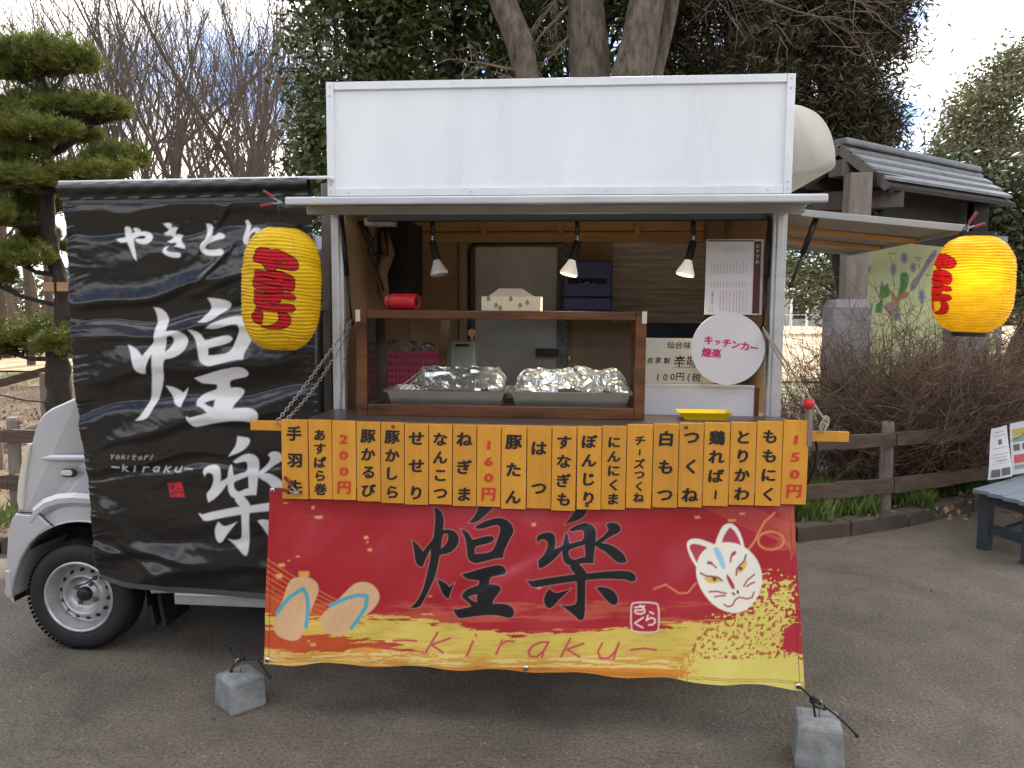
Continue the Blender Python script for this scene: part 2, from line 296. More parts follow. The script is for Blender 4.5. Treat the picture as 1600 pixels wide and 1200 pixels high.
def root_loc(o):
    p = Vector((0, 0, 0))
    while o: p += Vector(o.location); o = o.parent
    return p
def tag(o, label=None, cat=None, group=None, kind=None):
    if label: o['label'] = label
    if cat: o['category'] = cat
    if group: o['group'] = group
    if kind: o['kind'] = kind
    return o
def obj(name, mb, material, parent=None, bevel=0.0, smooth=False, origin=None, kind=None, label=None, cols=None, seg=2):
    me = bpy.data.meshes.new(name)
    base = root_loc(parent) if parent else Vector(origin or (0, 0, 0))
    v = np.array(mb.v, dtype=np.float64).reshape(-1, 3) - np.array(base)
    me.from_pydata(v.tolist() if len(v) < 2000 else list(map(tuple, v)), [], mb.f); me.update()
    me.materials.append(material)
    if smooth: me.polygons.foreach_set('use_smooth', np.ones(len(me.polygons), dtype=bool))
    if cols is not None:
        ca = me.color_attributes.new('Col', 'FLOAT_COLOR', 'POINT')
        ca.data.foreach_set('color', np.hstack([cols, np.ones((len(cols), 1))]).astype(np.float32).ravel())
    o = bpy.data.objects.new(name, me); COL.objects.link(o)
    if parent: o.parent = parent
    else: o.location = base
    if bevel:
        bm = o.modifiers.new('bevel', 'BEVEL'); bm.width = bevel; bm.segments = seg; bm.limit_method = 'ANGLE'; bm.angle_limit = R(40)
        if smooth is False: pass
    if kind: o['kind'] = kind
    if label: o['label'] = label
    return o
def thing(name, loc, label, cat, group=None):
    o = bpy.data.objects.new(name, None); o.empty_display_size = 0.1; COL.objects.link(o); o.location = loc
    return tag(o, label, cat, group)
def copy_tree(o, parent=None):
    c = o.copy(); COL.objects.link(c)
    if parent: c.parent = parent
    for ch in list(o.children): copy_tree(ch, c)
    return c

# quick mesh from numpy quads (n,4,3) or tris (n,3,3)
def cloud_obj(name, arr, material, parent=None, origin=None, kind=None, smooth=False):
    n, k, _ = arr.shape
    base = root_loc(parent) if parent else Vector(origin or (0, 0, 0))
    v = (arr.reshape(-1, 3) - np.array(base)).astype(np.float32)
    me = bpy.data.meshes.new(name); me.vertices.add(n * k); me.vertices.foreach_set('co', v.ravel())
    me.loops.add(n * k); me.loops.foreach_set('vertex_index', np.arange(n * k, dtype=np.int32))
    me.polygons.add(n); me.polygons.foreach_set('loop_start', np.arange(0, n * k, k, dtype=np.int32))
    me.update(calc_edges=True); me.materials.append(material)
    o = bpy.data.objects.new(name, me); COL.objects.link(o)
    if parent: o.parent = parent
    else: o.location = base
    if kind: o['kind'] = kind
    return o
rng = np.random.default_rng(7); random.seed(7)
def unit(n):
    v = rng.normal(size=(n, 3)); return v / np.linalg.norm(v, axis=1, keepdims=True)
def leaf_quads(cen, size, up=0.3, aspect=0.42, droop=0.0):
    """rhombic leaves at the centres, random orientation, slightly folded by their offset tip"""
    n = len(cen); d = unit(n); d[:, 2] = d[:, 2] * 0.7 - droop; d /= np.linalg.norm(d, axis=1, keepdims=True)
    nr = unit(n); nr[:, 2] += up; w = np.cross(d, nr); w /= np.linalg.norm(w, axis=1, keepdims=True) + 1e-9
    s = size * rng.uniform(0.65, 1.3, (n, 1)); nn = np.cross(w, d)
    a = cen - d * s * 0.5; b = cen + w * s * aspect * 0.5; c = cen + d * s * 0.5 - nn * s * 0.08; e = cen - w * s * aspect * 0.5
    return np.stack([a, b, c, e], 1)
def crown_points(c, rad, nclump, per, spread, shell=0.55):
    k = unit(nclump) * rng.uniform(shell, 1.0, (nclump, 1)) ** 0.6; cl = np.array(c) + k * np.array(rad)
    cl = np.repeat(cl, per, 0); return cl + rng.normal(size=cl.shape) * np.array(spread)

# ------------------------------------------------------------------ 2D print tools (in photo-pixel space of the artwork)
def smooth_poly(p, it=1):
    p = np.array(p, float)
    for _ in range(it):
        n = len(p); out = []
        for i in range(n):
            a, b, c = p[i - 1], p[i], p[(i + 1) % n]
            u = b - a; w = c - b; cs = u @ w / (np.linalg.norm(u) * np.linalg.norm(w) + 1e-9)
            if cs < 0.25: out.append(b)
            else: out += [b + (a - b) * 0.25, b + (c - b) * 0.25]
        p = np.array(out)
    return p
def sdf_poly(X, Y, poly):
    """signed distance (negative inside) evaluated only near the polygon"""
    d = np.full(X.shape, 1e3); x0, y0 = poly.min(0) - 6; x1, y1 = poly.max(0) + 6
    idx = np.where((X > x0) & (X < x1) & (Y > y0) & (Y < y1))
    if len(idx[0]) == 0: return d
    x, y = X[idx], Y[idx]; dm = np.full(x.shape, 1e9); ins = np.zeros(x.shape, bool); n = len(poly)
    for i in range(n):
        ax, ay = poly[i]; bx, by = poly[(i + 1) % n]; ex, ey = bx - ax, by - ay; L2 = ex * ex + ey * ey + 1e-12
        t = np.clip(((x - ax) * ex + (y - ay) * ey) / L2, 0, 1); dm = np.minimum(dm, (x - ax - t * ex) ** 2 + (y - ay - t * ey) ** 2)
        if (ay > by) != (ay < by) or ay != by:
            c = ((ay > y) != (by > y)); xi = ax + (y - ay) * ex / (ey if abs(ey) > 1e-12 else 1e-12); ins ^= c & (x < xi)
    s = np.sqrt(dm); s[ins] *= -1; d[idx] = s; return d
def sdf_line(X, Y, pts, w):
    d = np.full(X.shape, 1e3); pts = np.array(pts, float); x0, y0 = pts.min(0) - w - 6; x1, y1 = pts.max(0) + w + 6
    idx = np.where((X > x0) & (X < x1) & (Y > y0) & (Y < y1))
    if len(idx[0]) == 0: return d
    x, y = X[idx], Y[idx]; dm = np.full(x.shape, 1e9)
    for (ax, ay), (bx, by) in zip(pts[:-1], pts[1:]):
        ex, ey = bx - ax, by - ay; t = np.clip(((x - ax) * ex + (y - ay) * ey) / (ex * ex + ey * ey + 1e-12), 0, 1)
        dm = np.minimum(dm, (x - ax - t * ex) ** 2 + (y - ay - t * ey) ** 2)
    d[idx] = np.sqrt(dm) - w; return d
class Art:
    def __init__(s, X, Y, base, aa=0.8):
        s.X, s.Y, s.aa = X, Y, aa; s.c = np.zeros(X.shape + (3,)); s.c[:] = lin(base) if isinstance(base, str) else base
    def cov(s, d): return np.clip(0.5 - d / (2 * s.aa), 0, 1)
    def put(s, m, col):
        col = np.array(lin(col) if isinstance(col, str) else col); s.c[:] = s.c * (1 - m[..., None]) + col * m[..., None]
    def poly(s, p, col, holes=(), tf=None, it=1, outline=None):
        q = smooth_poly([tf(*a) for a in p] if tf else p, it); d = sdf_poly(s.X, s.Y, q)
        for h in holes:
            hq = smooth_poly([tf(*a) for a in h] if tf else h, it); d = np.maximum(d, -sdf_poly(s.X, s.Y, hq))
        if outline: s.put(s.cov(d - outline[0]), outline[1])
        s.put(s.cov(d), col)
    def line(s, p, w, col, tf=None):
        s.put(s.cov(sdf_line(s.X, s.Y, [tf(*a) for a in p] if tf else p, w)), col)
def crop(x0, y0, k): return lambda x, y: (x0 + x / k, y0 + y / k)
def bilin(pairs, x0, y0, k):
    A = np.array([[1, a, b, a * b / 1000] for (a, b), _ in pairs], float); B = np.array([c for _, c in pairs], float)
    W = np.linalg.lstsq(A, B, rcond=None)[0]
    def f(x, y):
        q = np.array([1, x, y, x * y / 1000]) @ W; return (x0 + q[0] / k, y0 + q[1] / k)
    return f
def nf(X, Y, sx, sy, seed=0.0, octs=3):
    out = np.empty(X.shape); fx = X.ravel() * sx; fy = Y.ravel() * sy; o = out.ravel()
    for i in range(len(fx)): o[i] = mn.fractal((fx[i], fy[i], seed), 1.0, 2.0, octs)
    return o.reshape(X.shape)

HUANG = [
 ([(285,45),(330,55),(362,85),(380,130),(383,200),(375,255),(430,248),(490,265),(525,310),(528,360),(500,420),(450,465),(400,485),(350,490),(338,520),(325,600),(300,700),(255,800),(205,900),(165,970),(130,995),(55,1000),(110,950),(160,870),(195,780),(215,690),(235,600),(250,540),(258,440),(225,500),(200,560),(185,608),(150,605),(118,578),(105,520),(98,440),(78,355),(130,385),(165,425),(185,460),(225,405),(262,360),(282,335),(290,250),(298,180),(298,110)],
  [[(378,300),(410,290),(425,310),(420,350),(395,395),(355,430),(362,370),(372,320)]]),
 ([(315,718),(370,735),(415,765),(437,790),(485,745),(460,810),(440,860),(430,908),(400,900),(370,870),(350,810)], []),
 ([(680,-25),(740,-20),(830,5),(848,35),(825,75),(770,120),(720,165),(670,190),(612,185),(650,150),(690,90),(705,40)], []),
 ([(668,238),(700,205),(760,175),(840,145),(910,135),(970,155),(1015,195),(1040,245),(1035,290),(1000,340),(975,400),(945,460),(940,520),(880,522),(800,540),(735,555),(685,568),(640,555),(605,520),(600,470),(595,400),(580,320),(538,248),(580,252),(620,285),(640,320),(655,345),(720,325),(790,308),(840,310),(858,335),(840,365),(790,385),(720,400),(675,412),(675,475),(740,472),(820,460),(855,420),(880,350),(905,280),(908,235),(890,208),(840,215),(780,235),(720,248)], []),
 ([(548,665),(640,640),(740,610),(840,590),(900,583),(945,600),(970,640),(960,672),(900,685),(840,695),(812,712),(812,765),(880,768),(918,790),(915,825),(880,870),(850,910),(838,948),(900,945),(970,950),(1025,975),(1045,1020),(1035,1065),(1000,1082),(960,1075),(890,1058),(790,1055),(680,1065),(590,1080),(520,1088),(490,1050),(468,1000),(475,985),(490,1005),(560,990),(640,972),(610,935),(575,910),(555,905),(550,860),(590,815),(650,790),(708,775),(712,730),(650,722),(600,715),(570,690)],
  [[(612,885),(650,870),(692,862),(690,928),(650,915)]])]
RAKU = [
 ([(525,30),(560,35),(640,50),(648,90),(610,140),(560,170),(500,190),(428,210),(470,160),(510,110)], []),
 ([(470,260),(500,240),(560,210),(620,192),(680,205),(720,240),(730,280),(725,370),(790,320),(830,280),(845,250),(820,215),(850,190),(910,190),(950,215),(968,265),(930,295),(870,320),(800,370),(780,382),(850,390),(940,440),(1000,500),(1020,560),(990,575),(930,572),(880,530),(820,470),(760,440),(722,410),(712,480),(705,575),(640,572),(570,578),(600,605),(635,650),(640,668),(780,655),(900,645),(1010,642),(1080,665),(1110,705),(1100,745),(1060,757),(1000,730),(920,725),(780,725),(632,735),(630,860),(628,1000),(620,1085),(600,1120),(560,1110),(520,1070),(460,1020),(385,962),(450,978),(520,970),(545,950),(548,850),(545,745),(430,755),(280,775),(140,797),(110,770),(75,722),(95,718),(110,735),(200,715),(330,695),(450,680),(532,672),(500,640),(480,610),(485,595),(440,575),(415,530),(408,455),(370,500),(320,550),(250,600),(195,622),(185,580),(182,540),(230,500),(270,430),(275,370),(240,345),(205,350),(185,382),(170,350),(172,325),(190,300),(240,280),(300,275),(340,300),(352,360),(340,435),(400,410),(415,400),(425,350),(440,290),(452,285),(470,330),(478,385),(540,370),(608,358),(615,290),(600,262),(540,270),(500,278)],
  [[(478,445),(540,425),(620,400),(625,510),(590,515),(520,540),(480,510),(472,470)]]),
 ([(290,800),(345,850),(420,835),(500,808),(440,865),(380,920),(330,980),(290,1000),(255,980),(235,920),(245,865)], []),
 ([(722,805),(790,795),(870,815),(920,865),(942,925),(920,970),(880,975),(830,935),(780,870)], [])]
YAKITORI = [
 [(140,150),(170,142),(195,155),(208,190),(200,215),(215,205),(240,200),(218,170),(235,155),(265,160),(290,178),(295,195),(340,190),(390,205),(420,240),(420,275),(395,305),(345,320),(290,310),(255,290),(245,265),(270,262),(310,268),(345,262),(350,245),(330,232),(290,235),(250,255),(232,265),(240,330),(258,400),(272,478),(245,460),(215,400),(190,340),(170,295),(120,305),(85,290),(62,268),(100,258),(150,250),(140,200)],
 [(520,120),(560,110),(600,118),(605,160),(640,150),(662,165),(640,195),(640,225),(680,218),(710,235),(690,265),(710,300),(745,340),(735,362),(700,355),(635,338),(665,318),(640,300),(600,310),(565,292),(600,275),(620,255),(590,230),(555,235),(520,212),(560,195),(575,170),(545,150)],
 [(585,340),(560,365),(580,390),(640,398),(690,400),(708,425),(690,448),(640,450),(570,430),(525,395),(525,365),(550,342)],
 [(930,118),(970,122),(1003,145),(998,190),(1000,240),(1040,225),(1055,205),(1100,215),(1123,240),(1110,265),(1050,275),(985,300),(945,330),(935,360),(970,375),(1040,370),(1090,362),(1122,390),(1110,425),(1040,432),(960,428),(905,400),(885,355),(895,310),(940,275),(945,200)],
 [(1310,95),(1335,82),(1365,120),(1362,170),(1350,200),(1390,160),(1430,155),(1460,175),(1480,230),(1470,300),(1430,380),(1400,400),(1420,330),(1425,250),(1410,200),(1380,205),(1355,240),(1350,290),(1330,325),(1300,310),(1290,270),(1310,200),(1325,150)]]

# ------------------------------------------------------------------ text: font glyphs to flat meshes
GLYPHS = {}
def prepare_glyphs(chars, bold):
    objs = {}
    for ch in sorted(set(chars)):
        if (ch, bold) in GLYPHS: continue
        c = bpy.data.curves.new('glyph', 'FONT'); c.body = ch; c.offset = bold; c.resolution_u = 2
        o = bpy.data.objects.new('glyph', c); COL.objects.link(o); objs[ch] = o
    dg = bpy.context.evaluated_depsgraph_get()
    for ch, o in objs.items():
        me = bpy.data.meshes.new_from_object(o.evaluated_get(dg))
        v = [(a.co.x, a.co.y) for a in me.vertices]; f = [tuple(p.vertices) for p in me.polygons]
        GLYPHS[(ch, bold)] = (v, f); bpy.data.meshes.remove(me); c = o.data; bpy.data.objects.remove(o); bpy.data.curves.remove(c)
def put_glyph(mb, ch, bold, c, sx, sz, ex=(1, 0, 0), ez=(0, 0, 1), shear=0.0, heavy=0.0):
    """glyph centred at c (world), em-box scaled to sx by sz metres"""
    v, f = GLYPHS[(ch, bold)]
    if not v: return
    xs = [a[0] for a in v]; ys = [a[1] for a in v]; cx = (min(xs) + max(xs)) / 2; cy = (min(ys) + max(ys)) / 2
    c = Vector(c); ex = Vector(ex); ez = Vector(ez)
    shifts = [(0, 0)] if not heavy else [(-heavy, -heavy * .4), (-heavy * .4, heavy * .6), (0, -heavy * .7), (heavy * .5, heavy * .3), (heavy, 0), (heavy * .3, -heavy * .2)]
    for i, (ox, oz) in enumerate(shifts):
        mb.add([c + Vector((0, -.00012 * i, 0)) + ex * ((a - cx + ox) * sx + (b - cy) * shear * sx) + ez * ((b - cy + oz) * sz) for a, b in v], f)
BOARDS = ['手羽先', 'あすぱら巻', '200円', '豚かるび', '豚かしら', 'せせり', 'なんこつ', 'ねぎま', '160円', '豚たん', 'はつ', 'すなぎも', 'ぼんじり', 'にんにくま', 'チーズつくね', '白もつ', 'つくね', '鶏ればー', 'とりかわ', 'ももにく', '150円']
prepare_glyphs(''.join(BOARDS) + '|', 0.006)
prepare_glyphs('キッチンカー煌楽仙台味自家製辛噌100円(税おすすめメニュ', 0.012)

# ================================================================== THE GROUND
D = 3.62
def sheet(name, pts, z, material, kind='structure', label=None):
    mb = MB(); mb.add([(x, y, z) for x, y in pts], [tuple(range(len(pts)))])
    return obj(name, mb, material, kind=kind)
# kerb line: follows photo points on the ground
kerb_px = [(-420, 905), (-150, 880), (0, 866), (420, 850), (900, 845), (1245, 848), (1330, 838), (1420, 823), (1520, 800), (1600, 780), (1700, 755), (1800, 735)]
kerb = [PZ(x, y, 0) for x, y in kerb_px]; kerb = [(p.x, p.y) for p in kerb]
kerb = [(-14.0, kerb[0][1] - 1.0)] + kerb + [(kerb[-1][0] + 6, kerb[-1][1] + 4)]
def resample(pl, step):
    out = [Vector(pl[0])]
    for a, b in zip(pl[:-1], pl[1:]):
        a, b = Vector(a), Vector(b); n = max(1, int((b - a).length / step))
        for i in range(1, n + 1): out.append(a.lerp(b, i / n))
    return out
def offset(pl, d):
    out = []
    for i, p in enumerate(pl):
        t = (pl[min(i + 1, len(pl) - 1)] - pl[max(i - 1, 0)]).normalized(); out.append(p + Vector((-t.y, t.x)) * d)
    return out
kl = resample(kerb, 0.6)
sheet('road', [(-400, -200), (400, -200), (400, 600), (-400, 600)], 0.0, M['asphalt'])
kb = thing('kerb', (0, 0, 0), None, None); tag(kb, kind='structure')
ki, ko = offset(kl, 0.0), offset(kl, 0.14)
stone0 = None
for i in range(len(kl) - 1):
    a, b, c, d = ki[i], ki[i + 1], ko[i + 1], ko[i]
    g = (b - a).normalized() * 0.006
    a, d = a + g, d + g; b, c = b - g, c - g; h = 0.12 + random.uniform(-.004, .004)
    m_ = MB(); m_.hexa([(a.x, a.y, -0.02), (b.x, b.y, -0.02), (c.x, c.y, -0.02), (d.x, d.y, -0.02), (a.x, a.y, h), (b.x, b.y, h), (c.x, c.y, h), (d.x, d.y, h)])
    obj('kerb_stone', m_, M['kerb'], kb, bevel=0.012)
# planted bank behind the kerb, wavy
def strip_ground(name, y_far, material, z, bumpy=0.03):
    mb = MB(); n = len(ko); rows = 10; vs = []
    for j in range(rows + 1):
        for i, p in enumerate(ko):
            t = j / rows; y = p.y + (y_far - p.y) * t ** 1.4; x = p.x * (1 + 0.9 * t)
            zz = z + bumpy * mn.noise((x * 1.3, y * 1.3, 0)) * (1 if 0 < j < rows else 0)
            vs.append((x, y, zz))
    fs = [(j * n + i, j * n + i + 1, (j + 1) * n + i + 1, (j + 1) * n + i) for j in range(rows) for i in range(n - 1)]
    mb.add(vs, fs); return obj(name, mb, material, kind='structure', smooth=True)
strip_ground('soil', 15.5, M['soil'], 0.085, 0.05)
sheet('lawn', [(-60, 13.0), (60, 13.0), (60, 20), (-60, 20)], 0.06, M['lawn'])
sheet('sandy_plaza', [(-150, 19.0), (150, 19.0), (150, 110), (-150, 110)], 0.10, M['sand'])
sheet('far_ground', [(-400, 105), (400, 105), (400, 600), (-400, 600)], 0.12, M['lawn'])

# ================================================================== THE FOOD TRUCK
truck = thing('food_truck', (-0.9, D + 0.7, 0), 'silver kitchen truck with an open serving side under a long blank white sign', 'food truck')
XL, XR = -1.155, 0.885; ZT, ZS, ZF, ZC = 2.715, 2.215, 2.112, 1.247   # top, sign bottom, flap, counter
DEEP = 1.40
# body box shell: rear wall, side walls, roof, floor, lower front
mb = MB()
mb.box((XL + .02, D + DEEP - .03, 0.45), (XR - .02, D + DEEP, ZT - .05)); obj('rear_wall', mb, M['paint'], truck)
mb = MB(); mb.box((XL + .02, D + .03, ZT - .07), (XR - .02, D + DEEP - .033, ZT - .05)); obj('roof', mb, M['paint'], truck)
mb = MB(); mb.box((XL + .02, D + .03, 0.47), (XL + .045, D + DEEP - .033, ZT - .075)); obj('side_wall', mb, M['plywood'], truck)
mb = MB(); mb.box((XR - .045, D + .06, ZS + .0), (XR - .02, D + DEEP - .033, ZT - .075)); mb.box((XR - .045, D + .06, 0.47), (XR - .02, D + DEEP - .033, ZC - .06))
mb.box((XR - .045, D + .95, ZC - .055), (XR - .02, D + DEEP - .033, ZS - .003)); obj('side_wall', mb, M['plywood'], truck)
mb = MB(); mb.box((XL + .008, D + .031, 0.47), (XL + .0195, D + DEEP - .002, ZT - .052)); obj('outer_skin', mb, M['paint'], truck)
mb = MB(); mb.box((XR - .0195, D + .061, ZS), (XR - .008, D + DEEP - .002, ZT - .052)); mb.box((XR - .0195, D + .061, 0.47), (XR - .008, D + DEEP - .002, ZC - .06)); mb.box((XR - .0195, D + .951, ZC - .0595), (XR - .008, D + DEEP - .002, ZS - .0005)); obj('outer_skin', mb, M['paint'], truck)
mb = MB(); mb.box((XL + .05, D + .05, ZC - .07), (XR - .05, D + 0.5, ZC - .03)); obj('worktop', mb, M['counter'], truck)
mb = MB(); mb.box((XL + .05, D + .02, 0.5), (XR - .05, D + .045, ZC - .075)); obj('lower_panel', mb, M['paint'], truck)
mb = MB(); mb.box((XL + .05, D + .05, 0.46), (XR - .05, D + DEEP - .034, 0.49)); obj('floor', mb, M['counter'], truck)
mb = MB(); mb.box((XL + .05, D + .06, ZS + .05), (XR - .05, D + DEEP - .034, ZS + .07)); obj('ceiling', mb, M['plywood'], truck)
# sign panel
sg = MB(); sg.box((XL + .03, D - .02, ZS + .03), (XR - .03, D + .012, ZT - .03)); sign = obj('sign_panel', sg, M['paint'], truck)
fr = MB(); w = .034
fr.box((XL, D - .035, ZS), (XL + w, D + .02, ZT)); fr.box((XR - w, D - .035, ZS), (XR, D + .02, ZT))
fr.box((XL + w + .001, D - .034, ZT - w), (XR - w - .001, D + .019, ZT)); fr.box((XL + w + .001, D - .034, ZS), (XR - w - .001, D + .019, ZS + w))
obj('sign_frame', fr, M['alu_trim'], truck, bevel=.002)
rv = MB()
for x in (XL + .017, XR - .017):
    for z in (ZS + .02, ZS + .05, ZT - .02, ZT - .06): rv.ball((x, D - .036, z), .004, 6, 4)
for x in (XL + .1, -.5, 0.1, XR - .1): rv.ball((x, D - .036, ZS + .017), .004, 6, 4)
obj('rivets', rv, M['steel'], truck, kind='stuff')
# posts
mb = MB(); mb.box((XL + .005, D - .01, ZC - .62), (XL + .062, D + .03, ZS - .002)); mb.box((XL + .022, D - .018, ZC - .6), (XL + .045, D - .0105, ZS - .01)); obj('post', mb, M['alu_trim'], truck, bevel=.004)
mb = MB(); mb.box((XR - .066, D - .01, ZC - .62), (XR - .005, D + .05, ZS - .002)); mb.box((XR - .05, D - .018, ZC - .6), (XR - .02, D - .0105, ZS - .01)); obj('post', mb, M['alu'], truck, bevel=.004)
# light vertical frame left of the box + cargo side
a = P(509, 285, D + .1); b = P(509, 560, D + .1)
mb = MB(); mb.box((a.x - .018, D + .08, 0.5), (a.x + .018, D + .12, 2.29)); mb.box((a.x - .04, D + .06, 1.70), (a.x + .018, D + .079, 1.74))
obj('rack_post', mb, M['greywood'], truck, bevel=.003)
# cowl on the roof to the right
def cowl():
    pr = [(1234, 158), (1255, 160), (1277, 171), (1293, 190), (1303, 212), (1308, 236), (1309, 260), (1290, 266), (1262, 270), (1234, 276)]
    Yc = D + .28; q = [(P(x, y, Yc).x, P(x, y, Yc).z) for x, y in pr]; q = smooth_poly(q, 2)
    mb = MB(); n = len(q); c = q.mean(0); rings = [(.0, .88), (.03, .96), (.10, 1.0), (.9, 1.0), (1.0, .95), (1.03, .85)]
    for dy, s in rings: mb.v += [(c[0] + (x - c[0]) * s if x > XR - .02 else x, Yc + dy, c[1] + (z - c[1]) * s) for x, z in q]
    for j in range(len(rings) - 1): mb.f += [(j * n + i, j * n + (i + 1) % n, (j + 1) * n + (i + 1) % n, (j + 1) * n + i) for i in range(n)]
    mb.f += [tuple(range(n - 1, -1, -1)), tuple((len(rings) - 1) * n + i for i in range(n))]
    return obj('roof_cowl', mb, M['cream'], truck, smooth=True)
cw = cowl()
# serving flap, lifted level
FY0 = D - .52
flap = MB(); flap.box((XL - .005, FY0 + .02, ZF + .021), (XR + .005, D - .02, ZF + .035)); fl = obj('awning_flap', flap, M['flapgrey'], truck, bevel=.004)
e1 = MB(); e1.box((XL - .012, FY0 - .012, ZF + .0), (XR + .012, FY0 + .018, ZF + .032)); obj('edge_rail', e1, M['alu'], fl, bevel=.007, seg=3)
e2 = MB(); e2.box((-1.14, D - .36, ZF - .016), (.86, D - .33, ZF + .019)); obj('lower_rail', e2, M['flapgrey'], fl, bevel=.003)
hg = MB(); hg.tube([(XL, D - .03, ZS - .02), (XR, D - .03, ZS - .02)], .012, 8); obj('hinge', hg, M['alu'], fl)
# black light rail under the ceiling
mb = MB(); mb.box((-1.0, D + .06, ZS - .100), (XR - .07, D + .11, ZS - .03)); obj('light_rail', mb, M['black'], truck)
# gas struts
def strut(p, q, r=.012):
    p, q = Vector(p), Vector(q); m_ = p.lerp(q, .55)
    mb = MB(); mb.tube([p, m_], r, 10); mb.tube([m_, q], r * .45, 8); mb.ball(p, r * 1.2, 8, 5); mb.ball(q, r * 1.1, 8, 5)
    return mb
obj('gas_strut', strut(P(533, 338, D - .03), P(550, 505, D + .02)), M['black'], truck, smooth=True)
obj('gas_strut', strut(P(1204, 338, D + .03), P(1192, 512, D + .01)), M['black'], truck, smooth=True)
# right hand flap (end of the box), lifted and slightly drooping
A0 = Vector((XR + .0, D - .0, 2.135)); B0 = P(1511, 358, D - .02); A1 = Vector((XR, D + DEEP, 2.135)); B1 = Vector((B0.x, D + DEEP, B0.z))
rf = MB()
def slab(mb, a, b, c, d, t):
    a, b, c, d = map(Vector, (a, b, c, d)); mb.hexa([a, b, c, d, a + Vector((0, 0, t)), b + Vector((0, 0, t)), c + Vector((0, 0, t)), d + Vector((0, 0, t))])
slab(rf, A0, B0, B1, A1, .012); rfl = obj('end_flap', rf, M['flapgrey'], truck)
def lerp3(a, b, t): return Vector(a).lerp(Vector(b), t)
rr = MB()
for (a, b) in ((A0 + Vector((.05, -.012, -.0)), B0 + Vector((0, -.012, 0))), (B0 + Vector((-.015, 0, -.0)), B1 + Vector((-.015, 0, 0))), (A1 + Vector((0, .012, 0)), B1 + Vector((0, .012, 0)))):
    rr.bar(a, b, .018, .030)
obj('flap_frame', rr, M['flapgrey'], rfl, bevel=.003)
r2 = MB()
for t in (.33, .66):
    r2 = MB(); r2.bar(lerp3(A0, A1, t) + Vector((0.02, 0, -.012)), lerp3(B0, B1, t) + Vector((-.03, 0, -.012)), .05, .02); obj('flap_batten', r2, M['batten'], rfl)
obj('gas_strut', strut(P(1277, 336, D + .02), P(1236, 445, D + .05), .013), M['black'], truck, smooth=True)
# interior walls
YB = D + DEEP - .05
def wallbox(name, px0, py0, px1, py1, y, t, m_, parent=truck, bevel=0.0, **kw):
    a, b = P(px0, py0, y), P(px1, py1, y); mb = MB(); mb.box((a.x, y, b.z), (b.x, y + t, a.z)); return obj(name, mb, m_, parent, bevel=bevel, **kw)
wallbox('back_panel', 560, 330, 1215, 700, YB - .002, .02, M['plywood'])
wallbox('wall_panel', 640, 376, 716, 640, YB - .02, .015, M['plywood'], bevel=.003)
dr = wallbox('rear_door', 742, 385, 868, 690, YB - .05, .02, M['doorgrey'], bevel=.006)
mb = MB(); pts = [P(x, y, YB - .055) for x, y in ((733, 700), (733, 392), (740, 380), (880, 378))]; mb.tube(pts, .012, 8); obj('door_seal', mb, M['black'], dr)
wallbox('door_edge', 869, 380, 886, 690, YB - .045, .02, M['mottled'], dr)
wallbox('door_edge', 760, 379, 868, 384, YB - .045, .02, M['mottled'], dr)
a = P(855, 551, YB - .11); mb = MB(); mb.tube([a + Vector((-.07, 0, 0)), a + Vector((.07, 0, 0))], .026, 10); mb.bar(a, a + Vector((0, .06, 0)), .04, .04); obj('door_handle', mb, M['black'], dr, smooth=True)
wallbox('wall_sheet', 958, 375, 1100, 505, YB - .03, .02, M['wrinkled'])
wallbox('wall_panel', 958, 506, 1215, 660, YB - .028, .02, M['plywood'])
for y0, y1, dy in ((346, 360, .1), (363, 378, .06)):
    wallbox('ceiling_batten', 640, y0, 1100, y1, YB - dy - .03, .03, M['batten'], bevel=.003)
for px in (755, 876, 996):
    wallbox('cross_batten', px - 4, 345, px + 4, 368, YB - .16, .03, M['batten'], bevel=.002)
wallbox('divider_panel', 598, 345, 640, 460, D + .62, .35, M['black'])
wallbox('door_jamb', 718, 380, 730, 700, YB - .06, .02, M['plywood'])
a = P(1000, 505, D + .75); b = P(1100, 528, D + .75)
wallbox('shelf_cloth', 1000, 505, 1105, 600, D + .75, .1, M['navy'])
# inner lining at the right, cables at the left
mb = MB(); mb.box((XR - .06, D + .06, ZC), (XR - .046, D + .9, ZS)); obj('lining', mb, M['plywood'], truck)
mb = MB()
for k in range(3):
    pts = [P(560 + 4 * k, 345, D + .25), P(572 + 5 * k, 375, D + .28), P(590 - 4 * k, 400, D + .3), P(606, 388 + 6 * k, D + .33), P(598 + 3 * k, 350, D + .33)]; mb.tube(pts, .006, 6)
mb.tube([P(585, 345, D + .3), P(592, 360, D + .3), P(575, 390, D + .3), P(590, 425, D + .3), P(600, 455, D + .3)], .007, 6)
obj('cable', mb, M['black'], truck, smooth=True)
mb = MB(); a = P(598, 342, D + .12); mb.box((a.x - .09, a.y, a.z - .03), (a.x + .05, a.y + .08, a.z + .005)); obj('junction_box', mb, M['paperwarm'], truck, bevel=.004)
mb = MB(); mb.add([], []); pts = [P(600, 360, D + .4), P(607, 395, D + .4), P(596, 430, D + .4), P(604, 470, D + .4)]; mb.tube(pts, [.02, .035, .03, .02], 8); obj('cable_bundle', mb, M['cardboard'], truck, smooth=True)

# serving shelf folded down to the front
SHY = D - .40
mb = MB(); mb.box((XL + .0, SHY, ZC - .035), (XR + .0, D - .02, ZC)); obj('serving_shelf', mb, M['counter'], truck, bevel=.004)

